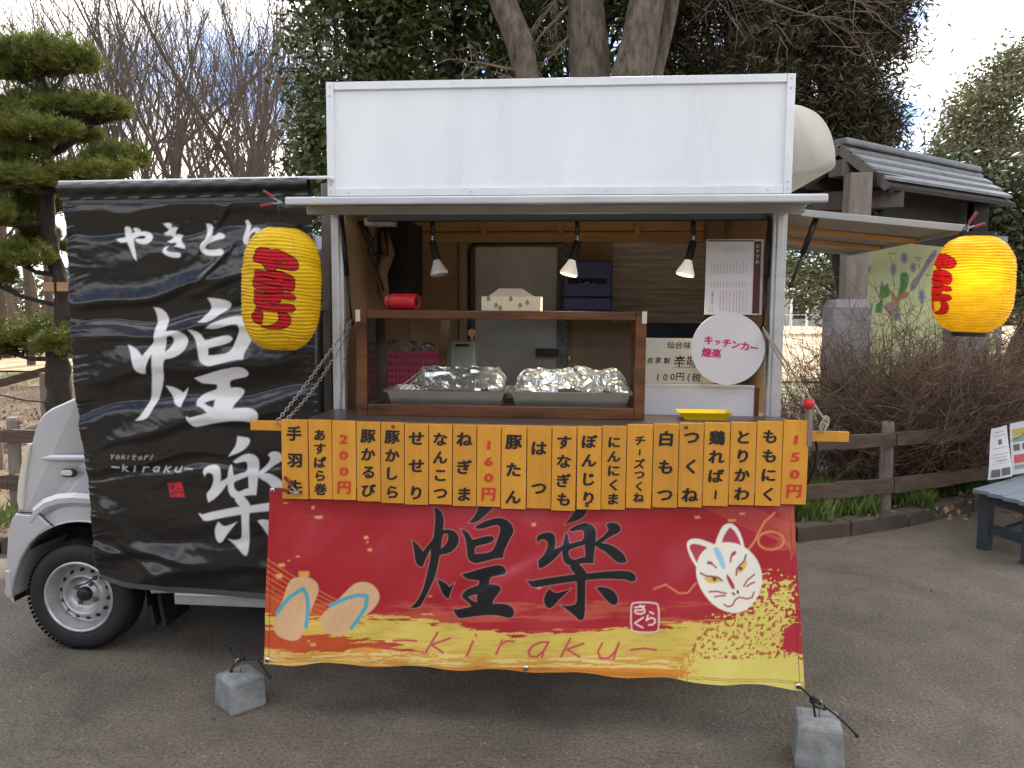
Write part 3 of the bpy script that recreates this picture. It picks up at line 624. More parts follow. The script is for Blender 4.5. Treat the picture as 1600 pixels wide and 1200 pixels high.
# --- cab, silver
Yc = D + .03
prof_px = [(18, 934), (14, 900), (14, 850), (18, 815), (27, 798), (36, 760), (44, 715), (49, 692), (54, 671), (60, 657), (68, 647), (80, 638), (98, 630), (118, 621), (128, 560), (150, 470), (168, 392), (180, 372), (205, 362), (430, 355), (480, 362), (488, 400), (488, 925), (240, 928)]
arch = []
for k in range(15):
    a = R(4 + 172 * k / 14); arch.append((122 + 112 * math.cos(a), 934 - 118 * math.sin(a)))
pp = prof_px + [(236, 930)] + arch
pz = [(P(x, y, Yc).x, P(x, y, Yc).z) for x, y in pp]
mb = MB(); n = len(pz); secs = [(.0, 1.0), (.06, 1.0), (1.30, 1.0), (1.36, 1.0)]
def cabring(y, inset):
    out = []
    for x, z in pz:
        zz = z; xx = x
        if z > 1.42: t = (z - 1.42); yy = y + (t * .16 if y < Yc + .5 else -t * .16)
        else: yy = y
        if inset and z > .25: yy = y
        out.append((xx, yy, zz))
    return out
mb.v += cabring(Yc, 0) + cabring(Yc + 1.36, 0)
mb.f += [tuple(range(n)), tuple(range(2 * n - 1, n - 1, -1))] + [(i, i + n, (i + 1) % n + n, (i + 1) % n) for i in range(n)]
# a rounded front corner is made by the bevel
cab = obj('cab_body', mb, M['silver'], truck, bevel=.035, seg=4)
# wheel well liner
mb = MB(); c = P(122, 937, Yc)
well = [(c.x + .352 * math.cos(R(a)), c.z + .352 * math.sin(R(a))) for a in range(-5, 186, 10)]
n = len(well); mb.v = [(x, Yc + .012, z) for x, z in well] + [(x, Yc + .32, z) for x, z in well]; mb.f = [(i, i + 1, i + 1 + n, i + n) for i in range(n - 1)]
mb.box((c.x - .40, Yc + .32, c.z - .05), (c.x + .40, Yc + .335, c.z + .40)); obj('wheel_arch_liner', mb, M['black'], truck)
# arch lip, pressed lines
mb = MB(); pts = []
for k in range(18):
    a = R(38 + 132 * k / 17); q = P(124 + 113 * math.cos(a), 933 - 119 * math.sin(a), Yc - .004)
    pts.append(q)
mb.tube(pts, .006, 6); obj('arch_lip', mb, M['silver'], cab, smooth=True)
def ribbon(px_pts, half, y, depth, name, m_, parent):     # raised pressing with a chamfered section
    mb = MB(); pts = [P(x, yy, y) for x, yy in px_pts]; n = len(pts)
    for i, p in enumerate(pts):
        t = (pts[min(i + 1, n - 1)] - pts[max(i - 1, 0)]).normalized(); nn = Vector((-t.z, 0, t.x))
        h = half * (0.25 if i in (0,) else 1)
        for s, dd in ((-1, 0), (-.35, -depth), (.35, -depth), (1, 0)):
            q = p + nn * (h * s); mb.v.append((q.x, y + dd, q.z))
    for i in range(n - 1):
        for k in range(3): a = i * 4 + k; mb.f.append((a, a + 4, a + 5, a + 1))
    return obj(name, mb, m_, parent, smooth=False)
ribbon([(66, 716), (80, 716), (110, 716), (150, 716), (200, 716), (300, 718)], .017, Yc - .001, .011, 'pressed_line', M['silver'], cab)
ribbon([(50, 815), (58, 800), (72, 789), (92, 782), (118, 780), (150, 783), (190, 795)], .034, Yc - .001, .016, 'fender_flare', M['silver'], cab)
# bumper corner and seam
bp_px = [(13, 920), (12, 870), (14, 835), (19, 812), (26, 801), (62, 803), (82, 822), (66, 832), (48, 850), (34, 875), (24, 905), (20, 934)]
mb = MB(); mb.prism([(P(x, y, Yc).x, P(x, y, Yc).z) for x, y in bp_px][::-1], Yc - .012, Yc + 1.37); bump = obj('bumper', mb, M['silver'], truck, bevel=.010, seg=3)
mb = MB(); mb.tube([P(25, 800, Yc - .012), P(62, 802, Yc - .012), P(83, 822, Yc - .012)], .004, 6); obj('seam', mb, M['black'], bump)
mb = MB(); mb.box((P(15, 895, Yc).x - .015, Yc - .016, P(15, 932, Yc).z), (P(20, 895, Yc).x, Yc + .25, P(15, 890, Yc).z)); obj('bumper_cap', mb, M['silver'], bump, bevel=.006)
# headlight at the front corner
hp = [(45, 692), (51, 693), (46, 722), (41, 760), (38, 798), (31, 796), (28, 780), (30, 752), (36, 720)]
mb = MB(); mb.prism([(P(x, y, Yc).x, P(x, y, Yc).z) for x, y in hp][::-1], Yc - .014, Yc + .24); obj('headlight', mb, M['lens'], truck, bevel=.012, seg=3)
mb = MB(); mb.prism([(x, z + .001) for x, z in [(P(a, b, Yc).x, P(a, b, Yc).z) for a, b in hp][::-1]], Yc + 1.13, Yc + 1.385); obj('headlight', mb, M['lens'], truck, bevel=.012, seg=3)
# side marker
c = P(107, 739, Yc - .006)
def stadium(cx, cz, w, h, n=8):
    o = []
    for s, a0 in ((1, -90), (-1, 90)):
        for k in range(n + 1):
            a = R(a0 + 180 * k / n); o.append((cx + s * (w - h) + h * math.cos(a), cz + h * math.sin(a)))
    return o
mb = MB(); mb.prism(stadium(c.x, c.z, .040, .020)[::-1], Yc - .010, Yc + .002); sm = obj('side_marker', mb, M['black'], truck, bevel=.002)
mb = MB(); mb.prism(stadium(c.x - .004, c.z + .002, .031, .014)[::-1], Yc - .018, Yc - .008); obj('marker_lens', mb, M['lens'], sm, bevel=.004)
# windows of the cab (behind the black banner)
mb = MB(); q = [(P(x, y, Yc).x, P(x, y, Yc).z) for x, y in ((150, 610), (178, 420), (190, 400), (330, 396), (334, 610))]
mb.prism(q[::-1], Yc - .006, Yc + .004)
for i in range(len(mb.v)):
    x, y, z = mb.v[i]; mb.v[i] = (x, y + max(0, z - 1.42) * .16, z)
obj('side_window', mb, M['window'], truck)
q0, q1 = P(122, 612, Yc), P(166, 405, Yc)
mb = MB(); mb.hexa([(q0.x - .012, Yc + .12, q0.z), (q0.x - .002, Yc + .12, q0.z), (q0.x - .002, Yc + 1.24, q0.z), (q0.x - .012, Yc + 1.24, q0.z),
                   (q1.x - .012, Yc + .2, q1.z), (q1.x - .002, Yc + .2, q1.z), (q1.x - .002, Yc + 1.16, q1.z), (q1.x - .012, Yc + 1.16, q1.z)]); obj('windscreen', mb, M['window'], truck)
# chassis, sill, mudflap
a, b = P(272, 926, Yc), P(416, 950, Yc)
mb = MB(); mb.box((a.x, Yc - .005, b.z), (XL, Yc + .05, a.z)); obj('sill', mb, M['silver'], truck, bevel=.008)
mb = MB(); mb.box((a.x - .1, Yc + .06, .30), (XR - .05, Yc + 1.3, .46)); obj('chassis', mb, M['blackiron'], truck)
for px in (245, 262):
    q = P(px, 925, Yc + .08)
    mb = MB(); mb.hexa([(q.x - .02, Yc + .06, .12), (q.x + .0, Yc + .06, .12), (q.x + .0, Yc + .30, .12), (q.x - .02, Yc + .30, .12),
                        (q.x - .06, Yc + .06, .36), (q.x - .04, Yc + .06, .36), (q.x - .04, Yc + .30, .36), (q.x - .06, Yc + .30, .36)])
    obj('mudflap', mb, M['rubber'], truck)
mb = MB(); mb.box((-1.75, Yc + .25, .20), (-.75, Yc + .95, .455)); obj('underbody_light_block', mb, M['blackiron'], truck, bevel=.03)  # unseen underbody box, added to block light and darken the ground below
mb = MB(); mb.box((-.6, Yc + .35, .26), (.75, Yc + 1.15, .455)); obj('rear_light_block', mb, M['blackiron'], truck, bevel=.02)  # second added box, blocks light under the rear half
mb = MB(); mb.tube([(P(122, 937, Yc).x + 1.95, Yc + .1, .275), (P(122, 937, Yc).x + 1.95, Yc + 1.2, .275)], .04, 10); obj('rear_axle', mb, M['blackiron'], truck)
mb = MB(); mb.tube([(P(122, 937, Yc).x, Yc + .1, .275), (P(122, 937, Yc).x, Yc + 1.2, .275)], .035, 10); obj('front_axle', mb, M['blackiron'], truck)
# wheels
def make_wheel(cx, cy, cz, parent, turn=0.0):
    w = bpy.data.objects.new('wheel', None); COL.objects.link(w); w.parent = parent; w.location = Vector((cx, cy, cz)) - root_loc(parent)
    base = Vector((cx, cy, cz)); Rt = .275
    pr = [(.172, .02), (.180, .0), (.200, -.008), (.228, -.010), (.250, -.004), (.262, .010), (.270, .03), (.2745, .05), (.275, .08), (.2745, .11), (.262, .15), (.23, .162), (.18, .155)]
    mb = MB(); mb.lathe(pr, base, 'Y', 72); ty = obj('tyre', mb, M['rubber'], w, smooth=True)
    tr = MB()
    for k in range(72):
        a = 2 * math.pi * k / 72
        for dy in (.022, .062, .102):
            ca, sa = math.cos(a), math.sin(a); e = Vector((ca, 0, -sa)); tt = Vector((-sa, 0, -ca)); p = base + e * .2735 + Vector((0, dy, 0)); rr_ = .004 if dy > .03 else .0
            q = [p + tt * (-.008) + Vector((0, -.014, 0)), p + tt * .008 + Vector((0, -.014, 0)), p + tt * .008 + Vector((0, .014, 0)), p + tt * (-.008) + Vector((0, .014, 0))]
            tr.hexa(q + [v + e * .0035 for v in q])
    obj('tread_blocks', tr, M['rubber'], ty, kind='stuff')
    rim = [(.182, .002), (.178, -.006), (.170, -.006), (.165, .004), (.163, .022), (.155, .034), (.150, .062), (.140, .075), (.128, .060), (.112, .040), (.102, .030), (.097, .026), (.092, .034), (.082, .056), (.070, .064), (.052, .064), (.048, .058), (.0, .058)]
    mb = MB(); mb.lathe(rim, base, 'Y', 64); ri = obj('rim', mb, M['rim'], w, smooth=True)
    mb = MB(); mb.lathe([(.0, .028), (.026, .029), (.033, .034), (.036, .045), (.037, .066)], base, 'Y', 28); obj('hub_cap', mb, M['black'], w, smooth=True)
    for k in range(14):
        a = 2 * math.pi * (k + .3 + turn) / 14; e = Vector((math.cos(a), 0, -math.sin(a))); p = base + e * .122
        mb = MB(); mb.lathe([(.0, -.004), (.0085, -.004), (.0095, .012)], (0, 0, 0), 'Y', 12)
        nrm = Vector((-e.x * .55, -.83, -e.z * .55)).normalized(); rot = Vector((0, -1, 0)).rotation_difference(nrm)
        for i, v in enumerate(mb.v):
            q = rot @ Vector(v) + p + Vector((0, .0495, 0)); mb.v[i] = tuple(q)
        obj('vent_hole', mb, M['black'], ri)
    for k in range(4):
        a = math.pi / 2 * k + .55 + turn; p = base + Vector((math.cos(a) * .057, .062, -math.sin(a) * .057))
        mb = MB(); mb.lathe([(.0, -.018), (.007, -.018), (.011, -.012), (.0115, .0)], p, 'Y', 6); obj('wheel_nut', mb, M['rust'], ri)
    return w
c = P(122, 937, Yc + .0)
make_wheel(c.x, Yc + .005, .275, truck)
make_wheel(c.x + 1.95, Yc + .005, .275, truck, .2)
make_wheel(c.x, Yc + 1.17, .275, truck, .2); make_wheel(c.x + 1.95, Yc + 1.17, .275, truck, .5)
# blue tarp / gap between cab and box
mb = MB(); a = P(505, 400, D + .3); mb.box((P(490, 400, D + .2).x, D + .2, .6), (XL - .01, D + .9, 2.0)); obj('gap_panel', mb, mat('teal_panel', (0.03, 0.06, 0.07), 0.5), truck)
# curved black wire at the right under the boards
mb = MB(); mb.tube([P(1272, 672, D - .35), P(1277, 700, D - .35), P(1274, 730, D - .35), P(1262, 755, D - .33), P(1240, 765, D - .3)], .006, 8); obj('hose', mb, M['black'], truck, smooth=True)

# ================================================================== BANNER OF WOODEN MENU BOARDS
YM = D - .43
rail_l, rail_r = P(391, 664, YM), P(1328, 666, YM)
mr = thing('menu_board_rail', (0, YM, rail_l.z), 'long varnished rail carrying a row of yellow wooden menu boards with prices', 'menu board')
mb = MB(); mb.box((rail_l.x, YM, rail_l.z - .022), (P(1328, 660, YM).x, YM + .022, rail_l.z + .018)); obj('rail', mb, M['board'], mr, bevel=.002)
bx = [440, 482, 519, 557, 595, 632, 670, 707, 745, 783, 823, 862, 901, 940, 979, 1020, 1060, 1099, 1140, 1181, 1222, 1263]
tops = [655, 656, 657, 658, 660, 662, 663, 664, 666, 668, 668, 667, 666, 665, 663, 662, 661, 660, 659, 658, 657]
bots = [780, 780, 782, 784, 786, 788, 789, 791, 793, 795, 796, 798, 797, 796, 795, 793, 793, 791, 791, 790, 789]
NAMES = ['chicken wings', 'asparagus rolls', 'the red price 200 yen', 'pork kalbi', 'pork kashira', 'neck meat', 'cartilage', 'chicken and leek', 'the red price 160 yen', 'pork tongue', 'heart', 'gizzard', 'tail meat', 'garlic', 'cheese meatballs', 'white offal', 'meatballs', 'chicken liver', 'chicken skin', 'thigh meat', 'the red price 150 yen']
for i, txt in enumerate(BOARDS):
    ym = YM - .014; a = P(bx[i] + .7, tops[i], ym); b = P(bx[i + 1] - .7, bots[i], ym)
    x0 = P(bx[i] + .7, 725, ym).x; x1 = P(bx[i + 1] - .7, 725, ym).x
    z1 = a.z + random.uniform(-.0015, .0015); z0 = b.z + random.uniform(-.003, .003); dx = (random.uniform(-.002, .0005)); dy = random.uniform(0, .005)
    mb = MB(); mb.hexa([(x0 + dx, ym - dy, z0), (x1 + dx, ym - dy, z0), (x1 + dx, ym + .0125 - dy, z0), (x0 + dx, ym + .0125 - dy, z0), (x0, ym, z1), (x1, ym, z1), (x1, ym + .0125, z1), (x0, ym + .0125, z1)])
    bd = obj('menu_board', mb, M['board'], mr, bevel=.0015, label='yellow board lettered with ' + NAMES[i])
    red = '円' in txt; chars = list(txt); n = len(chars); gl = MB(); H = z1 - z0; cx = (x0 + x1) / 2 + dx * .5
    s0 = {3: .172, 4: .178, 5: .19, 6: .19, 2: .25}[n]; top = z1 - H * s0; bot = z0 + H * {3: .15, 4: .14, 5: .13, 6: .13, 2: .25}[n]
    if red: top = z1 - H * .23; bot = z0 + H * .16
    sz = {2: .062, 3: .062, 4: .058, 5: .050, 6: .042}[n]
    for k, ch in enumerate(chars):
        z = top + (bot - top) * (k / max(1, n - 1)); ch2 = '|' if ch == 'ー' else ch
        w_ = sz * (1.0 if not ch.isdigit() else 1.15); h_ = sz * (0.97 if not ch.isdigit() else .82)
        if txt == '手羽先': w_ *= 1.0
        if ch2 == '|': w_ *= .8; h_ *= .62
        gl = MB(); put_glyph(gl, ch2, .006, (cx, ym - .0022 - dy * (1 - (z - z0) / H), z), w_ * 1.07, h_ * 1.05, shear=.06, heavy=.038)
        obj('character', gl, M['redink'] if red else M['ink'], bd)
    if i in (4, 12, 16):        # knots
        kb_ = MB(); kx = cx + random.uniform(-.025, .025); kz = z0 + H * random.choice((.05, .95)); kb_.lathe([(0, -.0012), (.005, -.0012), (.008, 0)], (kx, ym - dy - .001, kz), 'Y', 10)
        obj('knot', kb_, M['casewood'], bd)
# inner bracket at the right end
mb = MB(); a = P(1264, 640, YM + .01); mb.box((a.x - .009, YM - .02, rail_l.z - .04), (a.x + .009, YM + .03, P(1264, 628, YM).z)); obj('bracket', mb, M['greywood'], mr, bevel=.002)
mb = MB(); mb.lathe([(.0, -.018), (.018, -.018), (.021, 0), (.018, .018), (0, .018)], P(1264, 631, YM - .005), 'Z', 14); obj('peg_cap', mb, M['redplastic'], mr, smooth=True)

# ================================================================== RED BANNER
def grid_banner(name, X, Y, pos, material, art, parent):
    ny, nx = X.shape; vs = pos.reshape(-1, 3); mb = MB(); mb.v = [tuple(p) for p in vs]
    idx = np.arange(nx * ny).reshape(ny, nx); q = np.stack([idx[1:, :-1], idx[1:, 1:], idx[:-1, 1:], idx[:-1, :-1]], -1).reshape(-1, 4)
    mb.f = [tuple(map(int, r)) for r in q]
    return obj(name, mb, material, parent, smooth=True, cols=art.reshape(-1, 3))
def raymap(X, Y, Yd):
    dx = np.array(_r2)[None, None] * ((X - 800) / CAMF)[..., None] - np.array(_u2)[None, None] * ((Y - 600) / CAMF)[..., None] + np.array(_f)[None, None]
    return np.array(CP) + dx * (Yd / dx[..., 1])[..., None]
def red_banner():
    nx, ny = 600, 216
    U, V = np.meshgrid(np.linspace(0, 1, nx), np.linspace(0, 1, ny))
    tl, tr_, bl, br = (421, 762), (1239, 772), (413, 1036), (1257, 1077)
    sag = 0.0
    X = (tl[0] * (1 - U) + tr_[0] * U) * (1 - V) + (bl[0] * (1 - U) + br[0] * U) * V
    Y = (tl[1] * (1 - U) + tr_[1] * U) * (1 - V) + (bl[1] * (1 - U) + br[1] * U) * V
    Y += V * (-6 * np.sin(np.pi * U)) + V * 2.0 * np.sin(U * 40)
    Yd = (D - .405) + V * (-.09 - .06 * U)
    pos = raymap(X, Y, Yd)
    fold = 0.016 * nf(U, V, 5, 1.6, 1.3, 2) + .010 * nf(U + .15 * V, V, 12, 2.5, 4.2, 2) * (0.3 + V) + .006 * np.exp(-((U * .6 + V * .35 - .42) / .02) ** 2)
    pos[..., 1] += fold * np.minimum(1, V * 6)
    A = Art(X, Y, 'a61a24', .75)
    n1 = nf(X, Y, .008, .07, 2.0, 4); n2 = nf(X, Y, .022, .20, 7.0, 4); n3 = nf(X, Y, .02, .02, 11.0, 4)
    # lighter pink bloom in the printed ground
    A.put(np.clip(.32 * np.exp(-((X - 800) / 330) ** 2) * (.7 + n3 * .6), 0, .5), 'b8444a')
    # orange strokes, lower left
    lo = (Y - (905 + (X - 415) * .36 + n1 * 26)) ; m = np.clip(lo / 10, 0, 1) * np.clip((640 - X + n2 * 60) / 60, 0, 1); A.put(m * .9, 'c4542a')
    for k in range(7):
        A.line([(415, 872 + k * 9), (470, 905 + k * 9), (540, 945 + k * 6)], 1.0, 'd0703a')
    # orange streaks toward the right
    m = np.clip((n1 * 1.6 + .15) * 3, 0, 1) * np.clip((Y - 935 - n2 * 25 - np.abs(X - 760) * -.02) / 14, 0, 1) * np.clip((X - 560) / 80, 0, 1) * np.clip((1085 - X) / 60 + 1, 0, 1)
    A.put(m * .55 * (Y > 940), 'c9644a')
    # main yellow band
    yc = np.interp(X, [413, 500, 600, 700, 800, 900, 1000, 1100, 1255], [968, 978, 985, 1000, 1010, 1014, 1010, 1000, 985])
    hw = np.interp(X, [413, 470, 560, 700, 850, 1000, 1090, 1255], [14, 12, 17, 24, 26, 28, 26, 18])
    d = np.abs(Y - yc) - hw - n2 * 14 - n1 * 10
    A.put(np.clip(-d / 1.5, 0, 1) * (.93 - .25 * np.clip(n2 * 2, 0, 1)), 'dcc65c')
    # bottom strip
    d = (1016 + (X - 413) * .012) - Y + n2 * 9 + n1 * 8; m = np.clip(-d / 1.5, 0, 1); A.put(m * .85, 'dba848'); A.put(m * np.clip((n2 + .05) * 6, 0, 1) * .8, 'e8d688')
    m = np.clip((Y - 1036 - (X - 413) * .016 - n1 * 4) / 1.5, 0, 1) * np.clip((X - 560) / 30, 0, 1); A.put(m, 'd9882e')
    # the large brushed yellow field at the right
    q = [(1040, 1090), (1075, 1050), (1098, 1000), (1115, 975), (1150, 968), (1178, 950), (1192, 920), (1200, 895), (1206, 920), (1196, 955), (1212, 930), (1228, 905), (1238, 920), (1236, 960), (1222, 985), (1220, 1015), (1262, 1022), (1262, 1095)]
    d = sdf_poly(X, Y, smooth_poly(q, 2)) ; d[d > 900] = 60
    n4 = nf(X, Y, .16, .16, 3.0, 3); dd = d + n4 * 30 + n2 * 12
    A.put(np.clip(-dd / 1.2, 0, 1) * (d < 22), 'dccb68')
    sp = ((n4 > .20) & (d < 10) & (Y < 1030)) * 1.0; A.put(sp * .85, 'b03a34')
    A.put(np.clip(-(sdf_poly(X, Y, np.array([(1225, 985.), (1252, 960), (1256, 1020), (1222, 1014)])) + n4 * 6), 0, 1), 'b32c3a')
    # fine strokes upper right
    for k in range(9):
        A.line([(1100 + k * 9, 792), (1180 + k * 10, 830), (1236, 850 + k * 3)], .5, 'c8685a')
    m = np.clip((n3 + (X - 1190) / 90 - .15) * 2, 0, 1) * (Y < 860) * (X > 1150); A.put(m * .45, 'c87050')
    # chips of gold
    for (x, y, w, h) in [(489, 793, 3, 3), (498, 808, 7, 2.5), (571, 841, 4, 3), (577, 860, 4, 2.5), (467, 868, 4, 1.2), (441, 882, 6, 3), (437, 899, 6, 4), (452, 875, 2, 1.2), (477, 895, 9, 5), (834, 819, 4, 3), (1090, 809, 5, 2.5), (1144, 814, 7, 2.5), (1160, 803, 5, 2), (842, 918, 4, 1.5), (672, 932, 3, 1.5), (490, 1006, 5, 3), (484, 1000, 2, 2), (446, 786, 4, 1.2), (573, 848, 2, 1.5)]:
        A.poly([(x - w, y - h * .6), (x + w * .7, y - h), (x + w, y + h * .7), (x - w * .6, y + h)], 'dba05c', it=0)
    # brushed characters
    for G, (ox, oy) in ((HUANG, (630, 785)), (RAKU, (810, 785))):
        for outer, holes in G: A.poly(outer, '18181c', holes, crop(ox, oy, 6), outline=(.9, 'b98a80'))
    # sandals
    t3 = crop(380, 780, 3.478)
    for pl, st in (([(305,418),(340,412),(375,422),(410,450),(415,500),(370,600),(340,690),(320,750),(270,770),(190,745),(165,700),(175,640),(220,540),(245,460),(270,425)], [(188, 615), (215, 575), (260, 525), (330, 482), (348, 520), (355, 590), (345, 690)]),
                   ([(640,448),(690,455),(735,500),(742,550),(700,610),(620,660),(545,735),(490,748),(440,720),(420,665),(430,620),(480,580),(560,500),(600,460)], [(475, 575), (560, 538), (625, 522), (672, 528), (664, 590), (625, 650), (585, 705)])):
        A.poly(pl, 'd8b184', tf=t3, it=2)
        d = sdf_poly(X, Y, smooth_poly([t3(*a) for a in pl], 2)); A.put(np.clip(-d, 0, 1) * np.clip(np.sin((X * .9 + Y * .45) * .55 + n1 * 4) * 2 - .9, 0, 1) * .35, 'e0957a')
        A.line(st, 3.0, '4fa6b4', tf=t3)
    A.poly([(306, 386), (368, 386), (360, 414), (308, 414)], 'dda04e', tf=t3, it=0)
    # romanised name
    c3, c4 = t3, crop(800, 780, 3.333); rc = 'c23c3a'
    for seg_, tf in ((([(815, 772), (880, 768), (940, 774)]), c3), (([(1055, 728), (990, 835)]), c3), (([(1125, 757), (1075, 775), (1020, 795), (1050, 812), (1085, 835)]), c3), (([(1262, 733), (1268, 740)]), c3), (([(1250, 768), (1215, 850)]), c3),
                     (([(1408, 765), (1375, 840)]), c3), (([(1398, 790), (1430, 768), (1472, 768)]), c3),
                     (([(192, 745), (150, 742), (110, 758), (86, 790), (95, 818), (130, 820), (165, 790), (190, 745), (165, 790), (155, 825)]), c4), (([(305, 730), (255, 825)]), c4), (([(372, 757), (330, 772), (285, 788), (315, 805), (350, 827)]), c4),
                     (([(470, 757), (447, 800), (460, 832), (505, 832), (540, 795), (558, 752), (528, 838)]), c4), (([(620, 788), (690, 780), (752, 790)]), c4)):
        A.line(seg_, 2.2, 'd99a78', tf=tf); A.line(seg_, 1.35, rc, tf=tf)
    # seal
    def rr(x0, y0, x1, y1, r): return [(x0 + r, y0), (x1 - r, y0), (x1, y0 + r), (x1, y1 - r), (x1 - r, y1), (x0 + r, y1), (x0, y1 - r), (x0, y0 + r)]
    A.poly(rr(617, 537, 768, 697, 18), 'ead4d0', tf=c4); A.poly(rr(624, 544, 761, 690, 14), 'ad2530', tf=c4)
    for s_ in ([(640, 568), (668, 562), (690, 560)], [(642, 582), (668, 580), (688, 576)], [(668, 556), (690, 575), (692, 590), (672, 600), (648, 598), (640, 588)], [(684, 618), (660, 634), (640, 648), (658, 660), (682, 670)], [(718, 588), (736, 596)], [(708, 606), (700, 632), (722, 618), (742, 622), (746, 640), (730, 654), (712, 654)]):
        A.line(s_, 1.15, 'f0dcd8', tf=c4)
    # twisted cord
    c8 = crop(1060, 800, 6.667)
    for cord in ([(740, 470), (800, 445), (870, 490), (915, 490), (960, 440)],):
        A.line(cord, 1.2, 'd98a50', tf=c4)
    for cord in ([(735, 390), (800, 300), (830, 230), (900, 100), (1000, 10)], [(965 + 135 * math.cos(R(a)), 300 + 95 * math.sin(R(a))) for a in range(0, 361, 20)]):
        A.line(cord, 1.6, 'd98a50', tf=c8)
    m = (np.sin((X - Y) * 1.9) > .3) * .5
    # fox mask
    cm, rd = 'efe8d6', 'a83a44'
    T = c8
    A.poly([(195,590),(120,470),(88,360),(100,310),(150,285),(230,290),(310,320),(400,350),(400,450),(260,520)], cm, tf=T, it=2)
    A.poly([(380,400),(385,345),(420,240),(465,150),(520,122),(580,130),(640,200),(675,300),(695,400),(560,440)], cm, tf=T, it=2)
    A.poly([(198,545),(150,450),(112,370),(150,338),(230,350),(308,382),(240,440)], 'b33c48', tf=T, it=1)
    A.poly([(455,325),(490,230),(540,165),(580,190),(630,270),(657,355),(560,325)], 'b33c48', tf=T, it=1)
    A.poly([(190,570),(200,520),(240,440),(300,390),(390,350),(470,325),(560,322),(650,345),(740,400),(810,480),(860,580),(880,700),(860,820),(800,940),(720,1020),(620,1062),(520,1050),(420,1010),(320,930),(240,820),(200,720),(185,640)], cm, tf=T, it=2)
    A.poly([(370,390),(395,375),(420,385),(450,430),(480,510),(495,580),(480,608),(450,580),(400,480)], '9cc8dc', tf=T, it=2)
    A.poly([(270,690),(340,680),(410,690),(450,720),(400,745),(330,750),(290,725)], 'e0bc50', tf=T); A.poly([(610,640),(640,580),(690,520),(720,515),(710,570),(670,620),(640,640)], 'e0bc50', tf=T)
    A.line([(235, 645), (290, 675), (370, 680), (420, 690), (457, 722)], 1.4, '8c4a44', tf=T); A.line([(705, 450), (690, 510), (640, 560), (610, 600), (605, 660)], 1.4, '8c4a44', tf=T)
    A.line([(376, 705), (382, 706)], 3.0, '7a3a30', tf=T); A.line([(646, 592), (650, 593)], 3.0, '7a3a30', tf=T)
    A.line([(318, 538), (345, 542)], 2.4, rd, tf=T); A.line([(345, 545), (375, 565), (397, 588)], 1.3, rd, tf=T); A.line([(588, 428), (570, 445)], 2.6, rd, tf=T); A.line([(565, 445), (550, 480), (545, 522)], 1.4, rd, tf=T)
    A.poly([(510,652),(550,700),(590,775),(585,815),(555,800),(515,720),(500,670)], 'b02c3c', tf=T)
    A.line([(570, 850), (585, 865)], 1.6, '30302c', tf=T); A.line([(620, 828), (622, 850)], 1.6, '30302c', tf=T)
    for s_ in ([(325, 838), (400, 832), (500, 855)], [(380, 890), (430, 880), (488, 877)], [(685, 778), (720, 715), (795, 655)], [(715, 780), (750, 755), (795, 735)], [(478, 970), (520, 992), (565, 978), (595, 920), (635, 892), (720, 910), (770, 895), (790, 840)]):
        A.line(s_, 1.25, rd, tf=T)
    # hem stitching and faint vertical set creases
    for yy in (8, 11): A.line([(413, 1036 - yy), (1257, 1077 - yy)], .35, '8a5a30')
    A.line([(1232, 772), (1250, 1076)], .4, '7a1a22'); A.line([(428, 766), (420, 1034)], .4, '7a1a22')
    return X, Y, pos, A.c
red = thing('red_banner', P(830, 1060, D - .5), 'red and gold vinyl banner with black calligraphy and a fox mask below the menu boards', 'banner')
X, Y, pos, colr = red_banner(); grid_banner('banner_sheet', X, Y, pos, M['vinylred'], colr, red)
for j, i in ((3, 4), (210, 4), (210, 592), (210, 290)):
    p = Vector(pos[j, i]) + Vector((0, -.004, 0)); mb = MB(); mb.lathe([(.004, -.003), (.010, -.003), (.012, .001)], p, 'Y', 16); obj('eyelet', mb, M['chrome'], red, smooth=True)
redBL, redBR, redTL = Vector(pos[210, 4]), Vector(pos[210, 592]), Vector(pos[3, 4])

